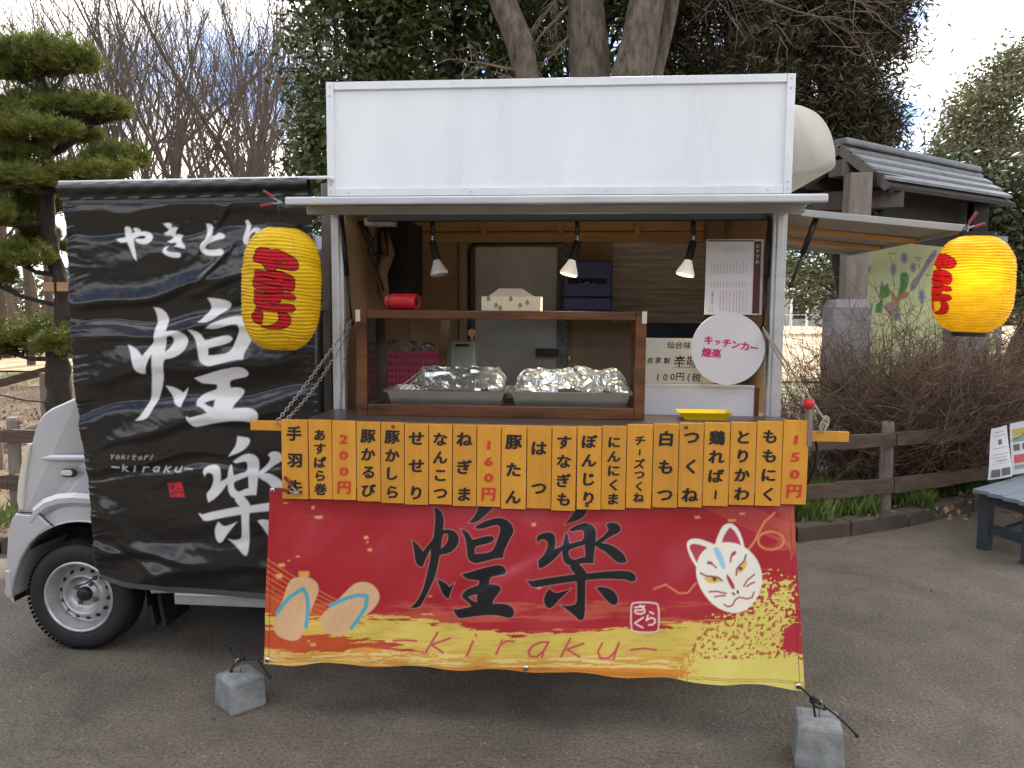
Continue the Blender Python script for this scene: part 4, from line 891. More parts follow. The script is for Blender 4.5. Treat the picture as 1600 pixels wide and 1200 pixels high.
# ================================================================== BLACK BANNER
def black_banner():
    nx, ny = 250, 400
    U, V = np.meshgrid(np.linspace(0, 1, nx), np.linspace(0, 1, ny))
    ys = [0, .08, .35, .55, .75, .97, 1.0]
    xl = np.interp(V, ys, [94, 102, 110, 117, 138, 150, 160]); xr = np.interp(V, ys, [484, 487, 491, 495, 497, 500, 500])
    X = xl * (1 - U) + xr * U
    yt = 286 + (278 - 286) * U; yb = np.interp(U, [0, .06, .12, .5, 1], [905, 912, 918, 930, 942]); Y = yt * (1 - V) + yb * V
    pos = raymap(X, Y, D - .08)
    # folds: broad diagonal billows and small creases
    h = np.zeros_like(X)
    def ridge(x0, y0, x1, y1, w, a, taper=60):
        nonlocal h
        ex, ey = x1 - x0, y1 - y0; Ln = math.hypot(ex, ey); t = ((X - x0) * ex + (Y - y0) * ey) / Ln; s = ((X - x0) * -ey + (Y - y0) * ex) / Ln
        s = s + 6 * np.sin(t * .021 + y0) + 3 * np.sin(t * .047 + x0 + y0 * 2); env = 1 / (1 + np.exp(-(t + 10) / (taper * .25))) / (1 + np.exp((t - Ln - 10) / (taper * .25)))
        h = h + a * env * np.where(s < 0, np.exp(-(np.abs(s) / (w * 1.25)) ** 1.6), np.exp(-(s / (w * .62)) ** 2))
    ridge(100, 330, 480, 318, 22, .022); ridge(120, 372, 400, 352, 12, -.012); ridge(120, 480, 330, 440, 13, .026); ridge(300, 452, 480, 418, 16, .022)
    ridge(140, 505, 470, 470, 11, -.020); ridge(150, 525, 480, 505, 12, .020); ridge(130, 590, 470, 555, 24, .026); ridge(120, 640, 480, 600, 16, -.022)
    ridge(160, 690, 420, 640, 16, .022); ridge(180, 728, 330, 712, 7, .010); ridge(160, 740, 480, 720, 14, -.012); ridge(160, 800, 260, 905, 16, .026, 30); ridge(160, 840, 215, 870, 9, -.014, 30)
    ridge(200, 850, 470, 830, 18, -.012); ridge(160, 868, 300, 872, 12, .018); ridge(240, 898, 480, 885, 14, .020); ridge(320, 380, 352, 330, 6, .012, 30); ridge(330, 430, 350, 395, 4, .014, 20)
    n1 = nf(X + Y * .15, Y + X * .12, .006, .013, 5.0, 2); n2 = nf(X + Y * .3, Y + X * .15, .02, .035, 9.0, 2); n3 = nf(X - Y * .5, Y, .06, .07, 2.0, 2)
    h = h * .80 + .015 * n1 + .0035 * n2 * (.3 + np.clip(n1 * 2, 0, 1)) + .0012 * n3
    ed = np.exp(-(X - xl) / 16); h += ed * .0022 * np.sin(Y * .42 + 6 * n2)
    ed = np.exp(-(xr - X) / 12); h += ed * .0016 * np.sin(Y * .5)
    h[V < .055] *= .15
    pos[..., 1] -= h
    A = Art(X, Y, '141213', .9)
    w = 'e4e4e4'
    for p_ in YAKITORI: A.poly(p_, w, tf=crop(170, 330, 6.154))
    f1 = bilin([((285,45),(240,98)),((55,1000),(105,1030)),((78,355),(65,425)),((528,360),(562,370)),((612,185),(635,235)),((538,248),(565,290)),((940,520),(1020,530)),((520,1088),(600,1088)),((548,665),(600,662)),((970,640),(1055,640)),((1045,1020),(1105,985)),((830,5),(860,62)),((668,238),(705,272))], 190, 460, 5.217)
    for o_, hs in HUANG: A.poly(o_, w, hs, f1)
    f2 = bilin([((170,330),(155,385)),((195,622),(210,668)),((75,722),(112,748)),((140,797),(170,832)),((385,962),(370,970)),((600,1120),(540,1138)),((640,60),(578,100)),((525,30),(452,42)),((428,210),(368,265)),((470,260),(412,290)),((730,280),(655,285)),((705,575),(636,608)),((290,1000),(310,1022)),((722,805),(650,805)),((440,290),(400,322)),((820,215),(720,250))], 290, 670, 5.714)
    for o_, hs in RAKU: A.poly(o_, w, hs, f2)
    c7 = crop(150, 690, 9.412)
    for s_ in ([(235, 190), (248, 225)], [(275, 188), (238, 248)], [(350, 205), (315, 205), (305, 240), (335, 245), (355, 205), (348, 250)], [(405, 190), (388, 248)], [(440, 205), (400, 225), (430, 250)], [(492, 205), (475, 250)], [(575, 195), (552, 250), (580, 262)], [(545, 215), (600, 215)], [(665, 215), (632, 235), (640, 260), (672, 258), (680, 225), (665, 215)], [(735, 205), (715, 260)], [(728, 220), (775, 208)], [(835, 200), (805, 262)]):
        A.line(s_, .55, 'b8b8b8', tf=c7)
    for s_ in ([(245, 368), (345, 378)], [(415, 345), (388, 430)], [(462, 370), (405, 395), (460, 440)], [(582, 358), (550, 445)], [(700, 375), (675, 450)], [(692, 395), (720, 378), (762, 380)], [(905, 378), (850, 385), (828, 425), (850, 450), (890, 430), (915, 380), (900, 450)], [(1020, 365), (985, 455)], [(1080, 380), (1010, 410), (1065, 450)], [(1165, 385), (1150, 435), (1190, 452), (1230, 430), (1248, 375), (1225, 452)], [(1300, 402), (1412, 406)]):
        A.line(s_, .8, 'dcdcdc', tf=c7)
    A.poly([(1040, 618), (1250, 600), (1292, 822), (1080, 820)], 'c8283a', tf=c7, it=0)
    for s_ in ([(1070, 660), (1140, 640)], [(1075, 690), (1145, 670)], [(1110, 635), (1135, 690), (1090, 710)], [(1180, 690), (1230, 700)], [(1170, 720), (1180, 750), (1240, 740), (1250, 770)], [(1160, 740), (1085, 770), (1145, 800)]):
        A.line(s_, .8, '501018', tf=c7)
    A.put(((V > .985) | (U < .004)) * .5, '6a6868')
    return X, Y, pos, A.c
blk = thing('black_banner', P(300, 925, D - .08), 'creased black vinyl banner with large white calligraphy hanging beside the silver cab', 'banner')
X, Y, pos, colr = black_banner(); grid_banner('banner_sheet', X, Y, pos, M['vinylblack'], colr, blk)
# pole with the banner sleeve
a, b = P(92, 285, D - .08), P(514, 277, D - .08)
mb = MB(); mb.tube([a, b], .007, 12); mb.tube([b + Vector((-.01, 0, 0)), b + Vector((.02, .12, 0))], .008, 8); obj('pole', mb, M['alu_trim'], blk, smooth=True)
mb = MB(); n = 60; sl = []
a2, b2 = P(94, 290, D - .08), P(483, 282, D - .08)
for i in range(n + 1):
    p = a2.lerp(b2, i / n)
    for k in range(10):
        t = k / 9; ang = R(100 + 230 * t); sl.append((p.x, p.y - .026 * (math.sin(math.pi * min(1, t * 1.3))) - .008 + .002 * math.sin(i * 1.1 + k), p.z + .012 - t * .078))
mb.v = sl; mb.f = [(i * 10 + k, i * 10 + k + 1, (i + 1) * 10 + k + 1, (i + 1) * 10 + k) for i in range(n) for k in range(9)]
obj('sleeve', mb, mat('black_vinyl', (0.010, 0.010, 0.011), 0.28, bump=0.2, bscale=12), blk, smooth=True)
# cord at the lower left corner through the wheel
mb = MB(); mb.tube([P(152, 900, D - .09), P(143, 906, D - .07), P(134, 912, D - .03), P(124, 915, D + .05)], .004, 6); mb.ball(P(148, 903, D - .09), .012, 8, 5); obj('tie_cord', mb, M['black'], blk, smooth=True)

# ================================================================== LANTERNS
LT = [  # lettering of the left lantern in its own crop (370,340)/5.457
 ([(195,300),(240,288),(300,290),(335,305),(345,325),(355,300),(400,298),(460,320),(520,345),(565,375),(580,415),(560,450),(510,458),(450,450),(410,445),(395,440),(385,470),(350,478),(310,465),(290,430),(270,412),(215,405),(175,385),(180,350),(210,345),(190,325)], [[(370,388),(420,400),(460,388),(490,388),(485,405),(440,412),(395,412)]]),
 ([(205,470),(250,475),(330,485),(430,470),(470,488),(525,505),(550,545),(548,600),(520,632),(465,615),(440,640),(380,655),(300,640),(220,620),(183,585),(200,545),(210,510)], []),
 ([(205,640),(250,655),(340,668),(420,650),(480,640),(545,660),(560,685),(535,700),(440,690),(430,725),(380,738),(300,712),(270,715),(300,735),(400,750),(450,735),(540,738),(560,775),(530,800),(440,798),(330,800),(240,770),(200,725),(215,690)], []),
 ([(225,780),(270,790),(295,830),(280,870),(270,910),(215,905),(175,870),(180,835),(215,820)], []),
 ([(420,810),(480,805),(525,840),(530,890),(490,930),(400,945),(320,940),(265,928),(340,925),(400,905),(430,870),(432,835)], [])]
def lantern(c, rad, hh, tilt, phase, label, textx, lit):
    """c centre, rad radius, hh half height of the paper body"""
    t = thing('paper_lantern', (c[0], c[1], c[2] - hh), label, 'paper lantern', 'yellow paper lanterns at the flap ends')
    nseg, nh = 300, 400; ribs = 34
    zz = np.linspace(-1, 1, nh); th = np.linspace(0, 2 * np.pi, nseg, endpoint=False)
    prof = (1 - np.abs(zz) ** 3.6 * .50) ; prof = np.where(np.abs(zz) > .82, prof * (1 - ((np.abs(zz) - .82) / .18) ** 2 * .18), prof)
    TH, Z = np.meshgrid(th, zz)
    wob = nf(np.cos(TH) * 2, Z * 9 + np.sin(TH), 1.0, 1.0, phase, 2)
    tri = np.abs(((Z * ribs / 2 + .03 * np.sin(TH * 5 + 2 * Z) + .16 * wob) % 1) - .5) * 2
    Rr = rad * prof[:, None] * (1 + .006 * np.sin(TH * 3 + 1) + .006 * np.sin(TH * 7 + Z * 4)) - .0045 * (1 - tri) ** 1.5 + .0022 * wob
    Xp, Yp, Zp = Rr * np.cos(TH), Rr * np.sin(TH), Z * hh + .0025 * np.sin(TH * 4 + Z * 9) * (np.abs(Z) < .9)
    # lettering coordinates: arc length across, height down, in the crop units of the print
    ang = (TH - phase + np.pi) % (2 * np.pi) - np.pi
    s = hh * 2 / 1040.0; Xa = 378 + ang * rad / s * textx; Ya = 615 - Zp / s
    A = Art(Xa, Ya, (0.95, 0.66, 0.02), 2.5)
    pl = mn; v = np.sin(TH * 31) * .02
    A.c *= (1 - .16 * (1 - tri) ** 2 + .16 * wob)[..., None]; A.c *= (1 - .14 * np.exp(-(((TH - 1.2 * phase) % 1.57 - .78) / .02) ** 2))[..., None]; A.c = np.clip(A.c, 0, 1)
    for o_, hs in LT: A.poly(o_, 'c8202a', hs, outline=(8, '2a1010'), it=1)
    for ln in ([(240, 520), (320, 520), (390, 540)], [(230, 570), (320, 580), (400, 592), (440, 600)], [(455, 540), (520, 545)], [(220, 640), (300, 655), (350, 650)]): A.line(ln, 6, '2a1010')
    Q = Matrix.Rotation(tilt, 4, 'Y'); mb = MB(); pts = np.stack([Xp, Yp, Zp], -1).reshape(-1, 3) @ np.array(Q.to_3x3()).T + np.array(c)
    mb.v = [tuple(p) for p in pts]; idx = np.arange(nh * nseg).reshape(nh, nseg)
    q = np.stack([idx[:-1], np.roll(idx[:-1], -1, 1), np.roll(idx[1:], -1, 1), idx[1:]], -1).reshape(-1, 4); mb.f = [tuple(map(int, r)) for r in q]
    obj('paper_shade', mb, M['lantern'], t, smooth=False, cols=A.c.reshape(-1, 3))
    for sgn in (1, -1):
        zc = sgn * (hh + .006); mb = MB(); rr_ = rad * .44
        mb.lathe([(rr_ * .8, -.009), (rr_, -.009), (rr_ * 1.02, .009), (rr_ * .8, .009), (rr_ * .8, -.009)], (0, 0, 0), 'Z', 40)
        mb.v = [tuple((Q @ Vector((x, y, z + zc))) + Vector(c)) for x, y, z in mb.v]; obj('ring', mb, M['black'], t, smooth=False)
    if lit:
        mb = MB(); mb.ball(Vector(c) + Vector(lit), .03, 12, 8); obj('bulb', mb, M['bulblit'], t, smooth=True)
        pd = bpy.data.lights.new('lantern_lamp', 'POINT'); pd.energy = 0.40; pd.color = (1, .75, .3); pd.shadow_soft_size = .03
        lo = bpy.data.objects.new('lantern_lamp', pd); COL.objects.link(lo); lo.location = Vector(c) + Vector(lit) + Vector((0, -.04, 0)); 
    return t
def clamp(p, dirn, label, parent=None):
    """spring clamp with red tips"""
    p = Vector(p); t = thing('spring_clamp', p, label, 'clamp', 'spring clamps'); d = Vector(dirn).normalized(); s = d.cross(Vector((0, 1, 0))).normalized()
    mb = MB(); mb.bar(p, p + d * .055 + s * .012, .012, .006); mb.bar(p, p + d * .055 - s * .012, .012, .006); mb.tube([p + d * .02 - Vector((0, .01, 0)), p + d * .02 + Vector((0, .01, 0))], .008, 10); obj('jaws', mb, M['chrome'], t)
    for k in (-1, 1):
        mb = MB(); mb.bar(p + d * .045 + s * .012 * k, p + d * .095 + s * (.030 * k), .014, .011); obj('handle', mb, M['clampred'], t, bevel=.003)
    return t
def wire(name, pts, r, label, cat, m_=None, group=None):
    mb = MB(); mb.tube(pts, r, 6); o = obj(name, mb, m_ or M['black'], smooth=True, origin=pts[0]); return tag(o, label, cat, group)
YL = FY0 + .02
cL = P(440, 452, YL); hL = 96 * ppx(YL) * 1.01
lantern(cL, 62 * ppx(YL), hL, R(3.0), R(-80), 'unlit yellow paper lantern hanging in front of the black banner', 1.0, None)
YR = D - .10
cR = P(1520, 445, YR); hR = 71 * ppx(YR)
lantern(cR, 55 * ppx(YR), hR, R(1.5), R(-169), 'lit yellow paper lantern hanging from the right end flap', 1.0, (-.03, -.02, .02))
clamp(P(445, 318, YL - .01), (-1, 0, .22), 'red handled spring clamp on the left end of the front flap')
wire('lantern_wire', [P(433, 318, YL), P(437, 335, YL), P(440, 352, YL)], .003, 'thin wire holding the left lantern', 'wire')
clamp(P(1502, 362, YR), (1, 0, .75), 'dark red spring clamp holding the right lantern')
wire('lantern_wire', [P(1508, 360, YR), P(1514, 366, YR), P(1520, 374, YR)], .003, 'thin wire holding the right lantern', 'wire')
clamp(P(470, 772, YM - .03), (-1, 0, .55), 'red handled spring clamp on the lower left corner of the menu boards')

# chains and ropes of the serving shelf
def links(name, a, b, sag, m_, link_l, wdt, label, cat, group=None, rope=False, n=None):
    a, b = Vector(a), Vector(b); Ln = (b - a).length; n = n or int(Ln / (link_l * .72)); mb = MB()
    pts = [a.lerp(b, i / n) - Vector((0, 0, sag * 4 * (i / n) * (1 - i / n))) for i in range(n + 1)]
    if rope:
        for ph in (0, math.pi):
            q = []
            for i in range(n * 4 + 1):
                t = i / (n * 4); p = a.lerp(b, t) - Vector((0, 0, sag * 4 * t * (1 - t))); d = (b - a).normalized(); x = d.orthogonal().normalized(); y = d.cross(x); w_ = i * .9 + ph
                q.append(p + (x * math.cos(w_) + y * math.sin(w_)) * wdt * .5)
            mb.tube(q, wdt * .55, 5)
    else:
        for i in range(n):
            p = (pts[i] + pts[i + 1]) / 2; d = (pts[i + 1] - pts[i]).normalized(); x = d.cross(Vector((0, 1, 0))).normalized(); y = d.cross(x)
            s = x if i % 2 else (y + x * .35).normalized(); q = [p + d * (link_l * .5 * math.cos(k * math.pi / 4)) + s * (wdt * math.sin(k * math.pi / 4)) for k in range(9)]
            mb.tube(q, wdt * .30, 4, cap=False)
    o = obj(name, mb, m_, smooth=True, origin=a); return tag(o, label, cat, group)
cg = 'chains holding the serving shelf'
top_l = P(549, 500, D - .03)
links('chain', top_l, P(430, 662, YM - .005), .012, M['chain'], .022, .0065, 'upper of the two steel chains running from the left post to the menu rail', 'chain', cg)
links('chain', top_l + Vector((0, 0, -.02)), P(437, 664, YM - .005), .05, M['chain'], .022, .0065, 'lower sagging steel chain running from the left post to the menu rail', 'chain', cg)
links('chain', P(545, 510, D - .02), P(530, 645, D - .06), .0, M['chain'], .022, .006, 'short steel chain hanging down beside the left post', 'chain', cg)
links('rope', P(1192, 512, D - .03), P(1262, 632, YM), .008, M['rope'], .02, .0055, 'pale twisted rope from the right post to the red peg cap', 'rope', 'ropes at the right of the serving shelf', rope=True, n=30)
links('rope', P(1192, 512, D - .03), P(1292, 662, YM - .005), -.004, M['rope'], .02, .0055, 'longer pale rope from the right post to the rail end', 'rope', 'ropes at the right of the serving shelf', rope=True, n=40)
links('chain', P(1194, 518, D - .03), P(1193, 600, D - .03), .0, M['chain'], .02, .006, 'chain hanging straight down by the right post', 'chain', cg)
mb = MB(); p = P(1286, 664, YM - .012)
for k in range(4): mb.tube([p + Vector((.006 * math.cos(a) * 2 + .004 * k, -.004 * k % .01, .02 * math.sin(a) + .008 * k - .01)) for a in [i * .8 for i in range(9)]], .004, 5)
tag(obj('rope_knot', mb, M['rope'], smooth=True, origin=p), 'knotted rope end tied round the right end of the menu rail', 'rope knot')

# ================================================================== GLASS DISPLAY CASE
YF = D - .22; a, b = P(556, 484, YF), P(1007, 654, YF); cz0 = ZC; cz1 = a.z; cx0, cx1 = a.x, b.x; YQ = YF + .36
case = thing('display_case', ((cx0 + cx1) / 2, YF + .18, ZC), 'dark wood framed glass display case standing on the serving shelf', 'display case')
w = .045
def cb(name, a, b, m_=M['casewood'], bev=.003): mb = MB(); mb.box(a, b); return obj(name, mb, m_, case, bevel=bev)
for y0 in (YF, YQ - .03):
    cb('stile', (cx0, y0, cz0), (cx0 + w, y0 + .03, cz1)); cb('stile', (cx1 - w, y0, cz0), (cx1, y0 + .03, cz1))
    cb('rail', (cx0 + w + .001, y0 + .001, cz1 - .036), (cx1 - w - .001, y0 + .029, cz1 - .001)); cb('rail', (cx0 + w + .001, y0 + .001, cz0), (cx1 - w - .001, y0 + .029, cz0 + .05))
for x0 in (cx0 + .002, cx1 - w + .002):
    cb('side_rail', (x0, YF + .031, cz1 - .034), (x0 + w - .004, YQ - .031, cz1 - .002)); cb('side_rail', (x0, YF + .031, cz0), (x0 + w - .004, YQ - .031, cz0 + .04))
cb('base_board', (cx0 + w, YF + .031, cz0 + .004), (cx1 - w, YQ - .031, cz0 + .02), bev=0)
cb('glass_pane', (cx0 + w, YF + .012, cz0 + .05), (cx1 - w, YF + .015, cz1 - .036), M['glass'], 0)
cb('glass_pane', (cx0 + .02, YF + .031, cz0 + .04), (cx0 + .023, YQ - .031, cz1 - .036), M['glass'], 0)
cb('glass_pane', (cx1 - .023, YF + .031, cz0 + .04), (cx1 - .02, YQ - .031, cz1 - .036), M['glass'], 0)
cb('glass_top', (cx0 + w + .002, YF + .031, cz1 - .008), (cx1 - w - .002, YQ - .031, cz1 - .004), M['glass'], 0)
for x in (cx0 - .001, cx1 - .019): cb('corner_plate', (x, YF - .003, cz1 - .05), (x + .02, YF - .0005, cz1 + .001), M['card'], 0)
# trays with foil
def tray(px0, px1, label, seed):
    Yt = YF + .06; a, b = P(px0, 604, Yt), P(px1, 637, Yt); z0 = cz0 + .021; z1 = z0 + .085; x0, x1 = a.x, b.x; y0, y1 = Yt, Yt + .24; i = .025
    t = thing('steel_tray', ((x0 + x1) / 2, Yt + .12, z0), label, 'food tray', 'stainless trays in the display case')
    mb = MB(); lo = [(x0 + i, y0 + i * .6, z0), (x1 - i, y0 + i * .6, z0), (x1 - i, y1 - i, z0), (x0 + i, y1 - i, z0)]; hi = [(x0, y0, z1), (x1, y0, z1), (x1, y1, z1), (x0, y1, z1)]
    hi2 = [(x0 - .01, y0 - .008, z1), (x1 + .01, y0 - .008, z1), (x1 + .01, y1 + .01, z1), (x0 - .01, y1 + .01, z1)]; hi3 = [(x, y, z - .006) for x, y, z in hi2]
    mb.add(lo + hi + hi2 + hi3, [(0, 1, 2, 3)] + [(k, (k + 1) % 4, 4 + (k + 1) % 4, 4 + k) for k in range(4)] + [(4 + k, 4 + (k + 1) % 4, 8 + (k + 1) % 4, 8 + k) for k in range(4)] + [(8 + k, 8 + (k + 1) % 4, 12 + (k + 1) % 4, 12 + k) for k in range(4)])
    mb.tube([Vector(q) for q in hi2] + [Vector(hi2[0])], .004, 6); obj('tray_body', mb, M['steel'], t)
    f = thing('foil_cover', ((x0 + x1) / 2, Yt + .12, z1), label.replace('stainless tray', 'crumpled foil sheet covering the tray'), 'foil', 'foil covers on the trays')
    nx, ny = 120, 66; mb = MB(); U = np.linspace(0, 1, nx); V = np.linspace(0, 1, ny)
    left = .22 if seed == 1 else .0
    for v in V:
        for u in U:
            xx = x0 + .012 + (x1 - x0 - .02) * (left * (1 - v * .4) + u * (1 - left * (1 - v * .4) - (.10 if seed == 2 else .02) * v * 0)); yy = y0 + .008 + (y1 - y0 - .01) * v
            e = min(u, 1 - u) * 2; zz = z1 + .004 + .085 * (min(1, v * 1.5) ** .8) * min(1, e * 5 + .15) ** .5
            c1 = mn.noise((xx * 13 + seed * 7, yy * 13, seed)); c2 = abs(mn.noise((xx * 24, yy * 24 + seed * 3, 4.0))); c3 = mn.noise((xx * 60 + c1, yy * 60 + seed, 2.0))
            
            for fq, am in ((11, .10), (26, .08)):
                vd, vp = mn.voronoi((xx * fq + seed * 9, yy * fq, zz * fq * .8), distance_metric='DISTANCE', exponent=2.5); pc_ = vp[0]
                hx_ = mn.cell((pc_[0] * 31, pc_[1] * 31, 1.5)) - .5; hy_ = mn.cell((pc_[0] * 31, pc_[1] * 31, 7.5)) - .5
                zz += ((xx * fq + seed * 9 - pc_[0]) * hx_ + (yy * fq - pc_[1]) * hy_) / fq * am * 1.6
            zz += (.012 * c1 - .006 * c2) * min(1, v * 3 + .25); mb.v.append((xx + .004 * c1, yy + .006 * c2, zz))
    for j in range(ny - 1):
        for k in range(nx - 1):
            q = j * nx + k; mb.f += [(q, q + 1, q + nx), (q + 1, q + nx + 1, q + nx)]
    obj('foil_sheet', mb, M['foil'], f, smooth=False)
    if seed == 1:
        for k in range(5):
            mb = MB(); p = Vector((x0 + .03 + .028 * k, y0 + .03, z1 - .005)); mb.tube([p, p + Vector((.09, .1, .075))], .0028, 6); sk = obj('bamboo_skewer', mb, M['card'], smooth=True, origin=p)
            tag(sk, 'thin bamboo skewer leaning out of the left tray', 'skewer', 'skewers in the left tray')
tray(604, 788, 'left stainless tray in the display case', 1)
tray(799, 984, 'right stainless tray in the display case', 2)

# --- things on and behind the case
def simple(name, mb, m_, label, cat, group=None, **kw):
    v = np.array(mb.v); o = obj(name, mb, m_, origin=((v[:, 0].min() + v[:, 0].max()) / 2, (v[:, 1].min() + v[:, 1].max()) / 2, v[:, 2].min()), **kw); return tag(o, label, cat, group)
# red cylindrical speaker
Ys = YF + .12; a, b = P(602, 458, Ys), P(655, 481, Ys); zc = cz1 + .037; r_ = .036
sp = thing('speaker', ((a.x + b.x) / 2, Ys, cz1), 'small red cylindrical speaker lying on the display case', 'speaker')
mb = MB(); pr = [(0, -.078), (.026, -.078), (.034, -.07), (.036, -.05), (.036, .05), (.034, .068), (.028, .078), (.024, .072), (0, .070)]; mb.lathe(pr, (0, 0, 0), 'X', 32)
Qs = Matrix.Rotation(R(-18), 3, 'Z'); mb.v = [tuple(Qs @ Vector(v) + Vector(((a.x + b.x) / 2, Ys, zc))) for v in mb.v]; obj('speaker_body', mb, M['redplastic'], sp, smooth=True)
mb = MB(); mb.lathe([(0, .0745), (.019, .0745), (.021, .072)], (0, 0, 0), 'X', 24); mb.v = [tuple(Qs @ Vector(v) + Vector(((a.x + b.x) / 2, Ys, zc))) for v in mb.v]; obj('speaker_cone', mb, M['maroon'], sp)
mb = MB(); mb.lathe([(.0365, -.055), (.0375, -.05), (.0365, -.045)], (0, 0, 0), 'X', 32); mb.v = [tuple(Qs @ Vector(v) + Vector(((a.x + b.x) / 2, Ys, zc))) for v in mb.v]; obj('speaker_band', mb, M['clampred'], sp)
# cake box
a, b = P(754, 461, Ys), P(845, 481, Ys)
cbx = thing('cake_box', ((a.x + b.x) / 2, Ys, cz1), 'cream carry box printed with yellow pears on the display case', 'cake box')
z1 = cz1 + .062; mb = MB(); mb.box((a.x, Ys - .04, cz1), (b.x, Ys + .12, z1)); obj('box_body', mb, M['card'], cbx, bevel=.002)
mb = MB(); hx = (a.x + b.x) / 2; q = [(a.x + .03, z1), (a.x + .07, z1 + .036), (hx + .045, z1 + .036), (b.x - .03, z1)]
mb.add([(q[0][0], Ys - .03, z1), (q[3][0], Ys - .03, z1), (q[2][0], Ys + .03, q[2][1]), (q[1][0], Ys + .03, q[1][1]), (q[0][0], Ys + .09, z1), (q[3][0], Ys + .09, z1)], [(0, 1, 2, 3), (5, 4, 3, 2)]); obj('handle_lid', mb, M['card'], cbx)
for k, (u, v) in enumerate(((.25, .35), (.32, .15), (.66, .35), (.78, .55), (.5, .8), (.12, .8))):
    x, z = a.x + (b.x - a.x) * u, cz1 + .062 * v; mb = MB(); mb.lathe([(0, -.0015), (.008, -.0015), (.009, 0)], (x, Ys - .0405, z), 'Y', 12); mb.lathe([(0, -.0015), (.005, -.0015), (.005, 0)], (x, Ys - .0405, z + .009), 'Y', 10); obj('pear_print', mb, M['olive'], cbx)
# blue cooler box
Yb = D + .95; a, b = P(880, 407, Yb), P(956, 500, Yb)
mb = MB(); mb.box((a.x - .2, Yb - .01, b.z + .02), (b.x + .2, Yb + .25, b.z + .048)); obj('back_shelf', mb, M['plywood'], truck)
cl = thing('blue_cooler', ((a.x + b.x) / 2, Yb, b.z), 'dark blue cooler box standing at the back of the kitchen', 'cooler box')
mb = MB(); mb.box((a.x, Yb, b.z + .05), (b.x, Yb + .2, a.z)); obj('cooler_body', mb, M['bluebox'], cl, bevel=.012)
m1 = P(880, 466, Yb); mb = MB(); mb.box((a.x - .006, Yb - .008, m1.z), (b.x + .006, Yb + .21, m1.z + .012)); obj('cooler_lid_edge', mb, M['navy'], cl, bevel=.003)
mb = MB(); mb.box((a.x + .03, Yb - .006, a.z - .13), (b.x - .03, Yb - .001, a.z - .10)); obj('cooler_grip', mb, M['navy'], cl, bevel=.003)
q = [P(905, 437, Yb - .01), P(908, 445, Yb - .02), P(918, 441, Yb - .02), P(924, 446, Yb - .02), P(932, 438, Yb - .01)]; mb = MB(); mb.tube(q, .004, 6); obj('cooler_wire', mb, M['chrome'], cl, smooth=True)
# items behind the glass
Yi = D + .42; zt = ZC - .03
a, b = P(608, 552, Yi), P(682, 595, Yi); mb = MB(); i = .012; nb = 12
bs = thing('pink_basket', ((a.x + b.x) / 2, Yi + .08, zt), 'pink perforated plastic basket behind the glass case', 'basket')
def lattice(mb, x0, x1, z0, z1, y, nx, nz, fx=0.45):
    dx = (x1 - x0) / nx; dz = (z1 - z0) / nz
    for k in range(nx + 1): xx = x0 + k * dx; mb.box((xx - dx * fx * .5, y, z0), (xx + dx * fx * .5, y + .003, z1))
    for k in range(nz + 1): zz = z0 + k * dz; mb.box((x0, y - .0005, zz - dz * fx * .5), (x1, y + .0035, zz + dz * fx * .5))
lattice(mb, a.x, b.x, zt + .02, a.z, Yi, 11, 7); lattice(mb, a.x, b.x, zt + .02, a.z, Yi + .16, 11, 7)
mb.box((a.x - .004, Yi - .004, a.z - .003), (b.x + .004, Yi + .002, a.z + .012)); mb.box((a.x - .004, Yi + .0, zt), (a.x, Yi + .16, a.z + .012)); mb.box((b.x, Yi, zt), (b.x + .004, Yi + .16, a.z + .012)); mb.box((a.x, Yi, zt), (b.x, Yi + .16, zt + .02)); obj('basket_body', mb, M['pink'], bs)
for k, (px, py, s) in enumerate(((615, 543, 1.0), (642, 541, .8), (668, 545, .9))):
    c = P(px, py, Yi + .08); mb = MB(); mb.ball((0, 0, 0), .04 * s, 12, 8)
    mb.v = [tuple(Vector(v) * (1 + .5 * mn.noise((v[0] * 40 + k * 5, v[1] * 40, v[2] * 40))) + c) for v in mb.v]
    simple('clear_bag', mb, M['clear'], ['crinkled clear bag at the left of the pink basket', 'crinkled clear bag in the middle of the pink basket', 'crinkled clear bag at the right of the pink basket'][k], 'plastic bag', 'clear bags in the pink basket')
mb = MB(); mb.bar(P(697, 500, Yi + .15), P(688, 592, Yi + .04), .05, .012, up=(0, 1, 0)); simple('chopping_board', mb, M['cardboard'], 'narrow brown board leaning beside the pink basket', 'board')
a, b = P(703, 533, Yi), P(742, 575, Yi); tb = thing('utensil_tub', ((a.x + b.x) / 2, Yi + .05, zt), 'grey green plastic tub behind the glass case', 'tub')
mb = MB(); mb.box((a.x, Yi, zt), (b.x, Yi + .1, a.z)); obj('tub_body', mb, M['tub'], tb, bevel=.008); mb = MB(); mb.box((a.x + .03, Yi - .002, a.z - .028), (b.x - .03, Yi, a.z - .014)); obj('tub_grip', mb, M['black'], tb)
mb = MB(); p = P(737, 520, Yi + .05); mb.ball(p, .022, 10, 6, (1, .4, 1)); mb.tube([p, P(737, 560, Yi + .05)], .007, 6); simple('wooden_spatula', mb, M['batten'], 'wooden spatula standing in the tub', 'spatula')
p = P(889, 575, Yi); mb = MB(); bo = thing('green_bottle', (p.x, Yi, zt), 'green glass bottle behind the right foil tray', 'bottle')
h0 = zt; mb.lathe([(0, 0), (.030, .001), (.032, .02), (.032, .14), (.026, .165), (.013, .19), (.012, .23)], (p.x, Yi, h0), 'Z', 20); obj('bottle_glass', mb, M['bottle'], bo, smooth=True)
mb = MB(); mb.lathe([(.014, .23), (.015, .262), (0, .264)], (p.x, Yi, h0), 'Z', 14); obj('cap', mb, M['black'], bo, smooth=True)
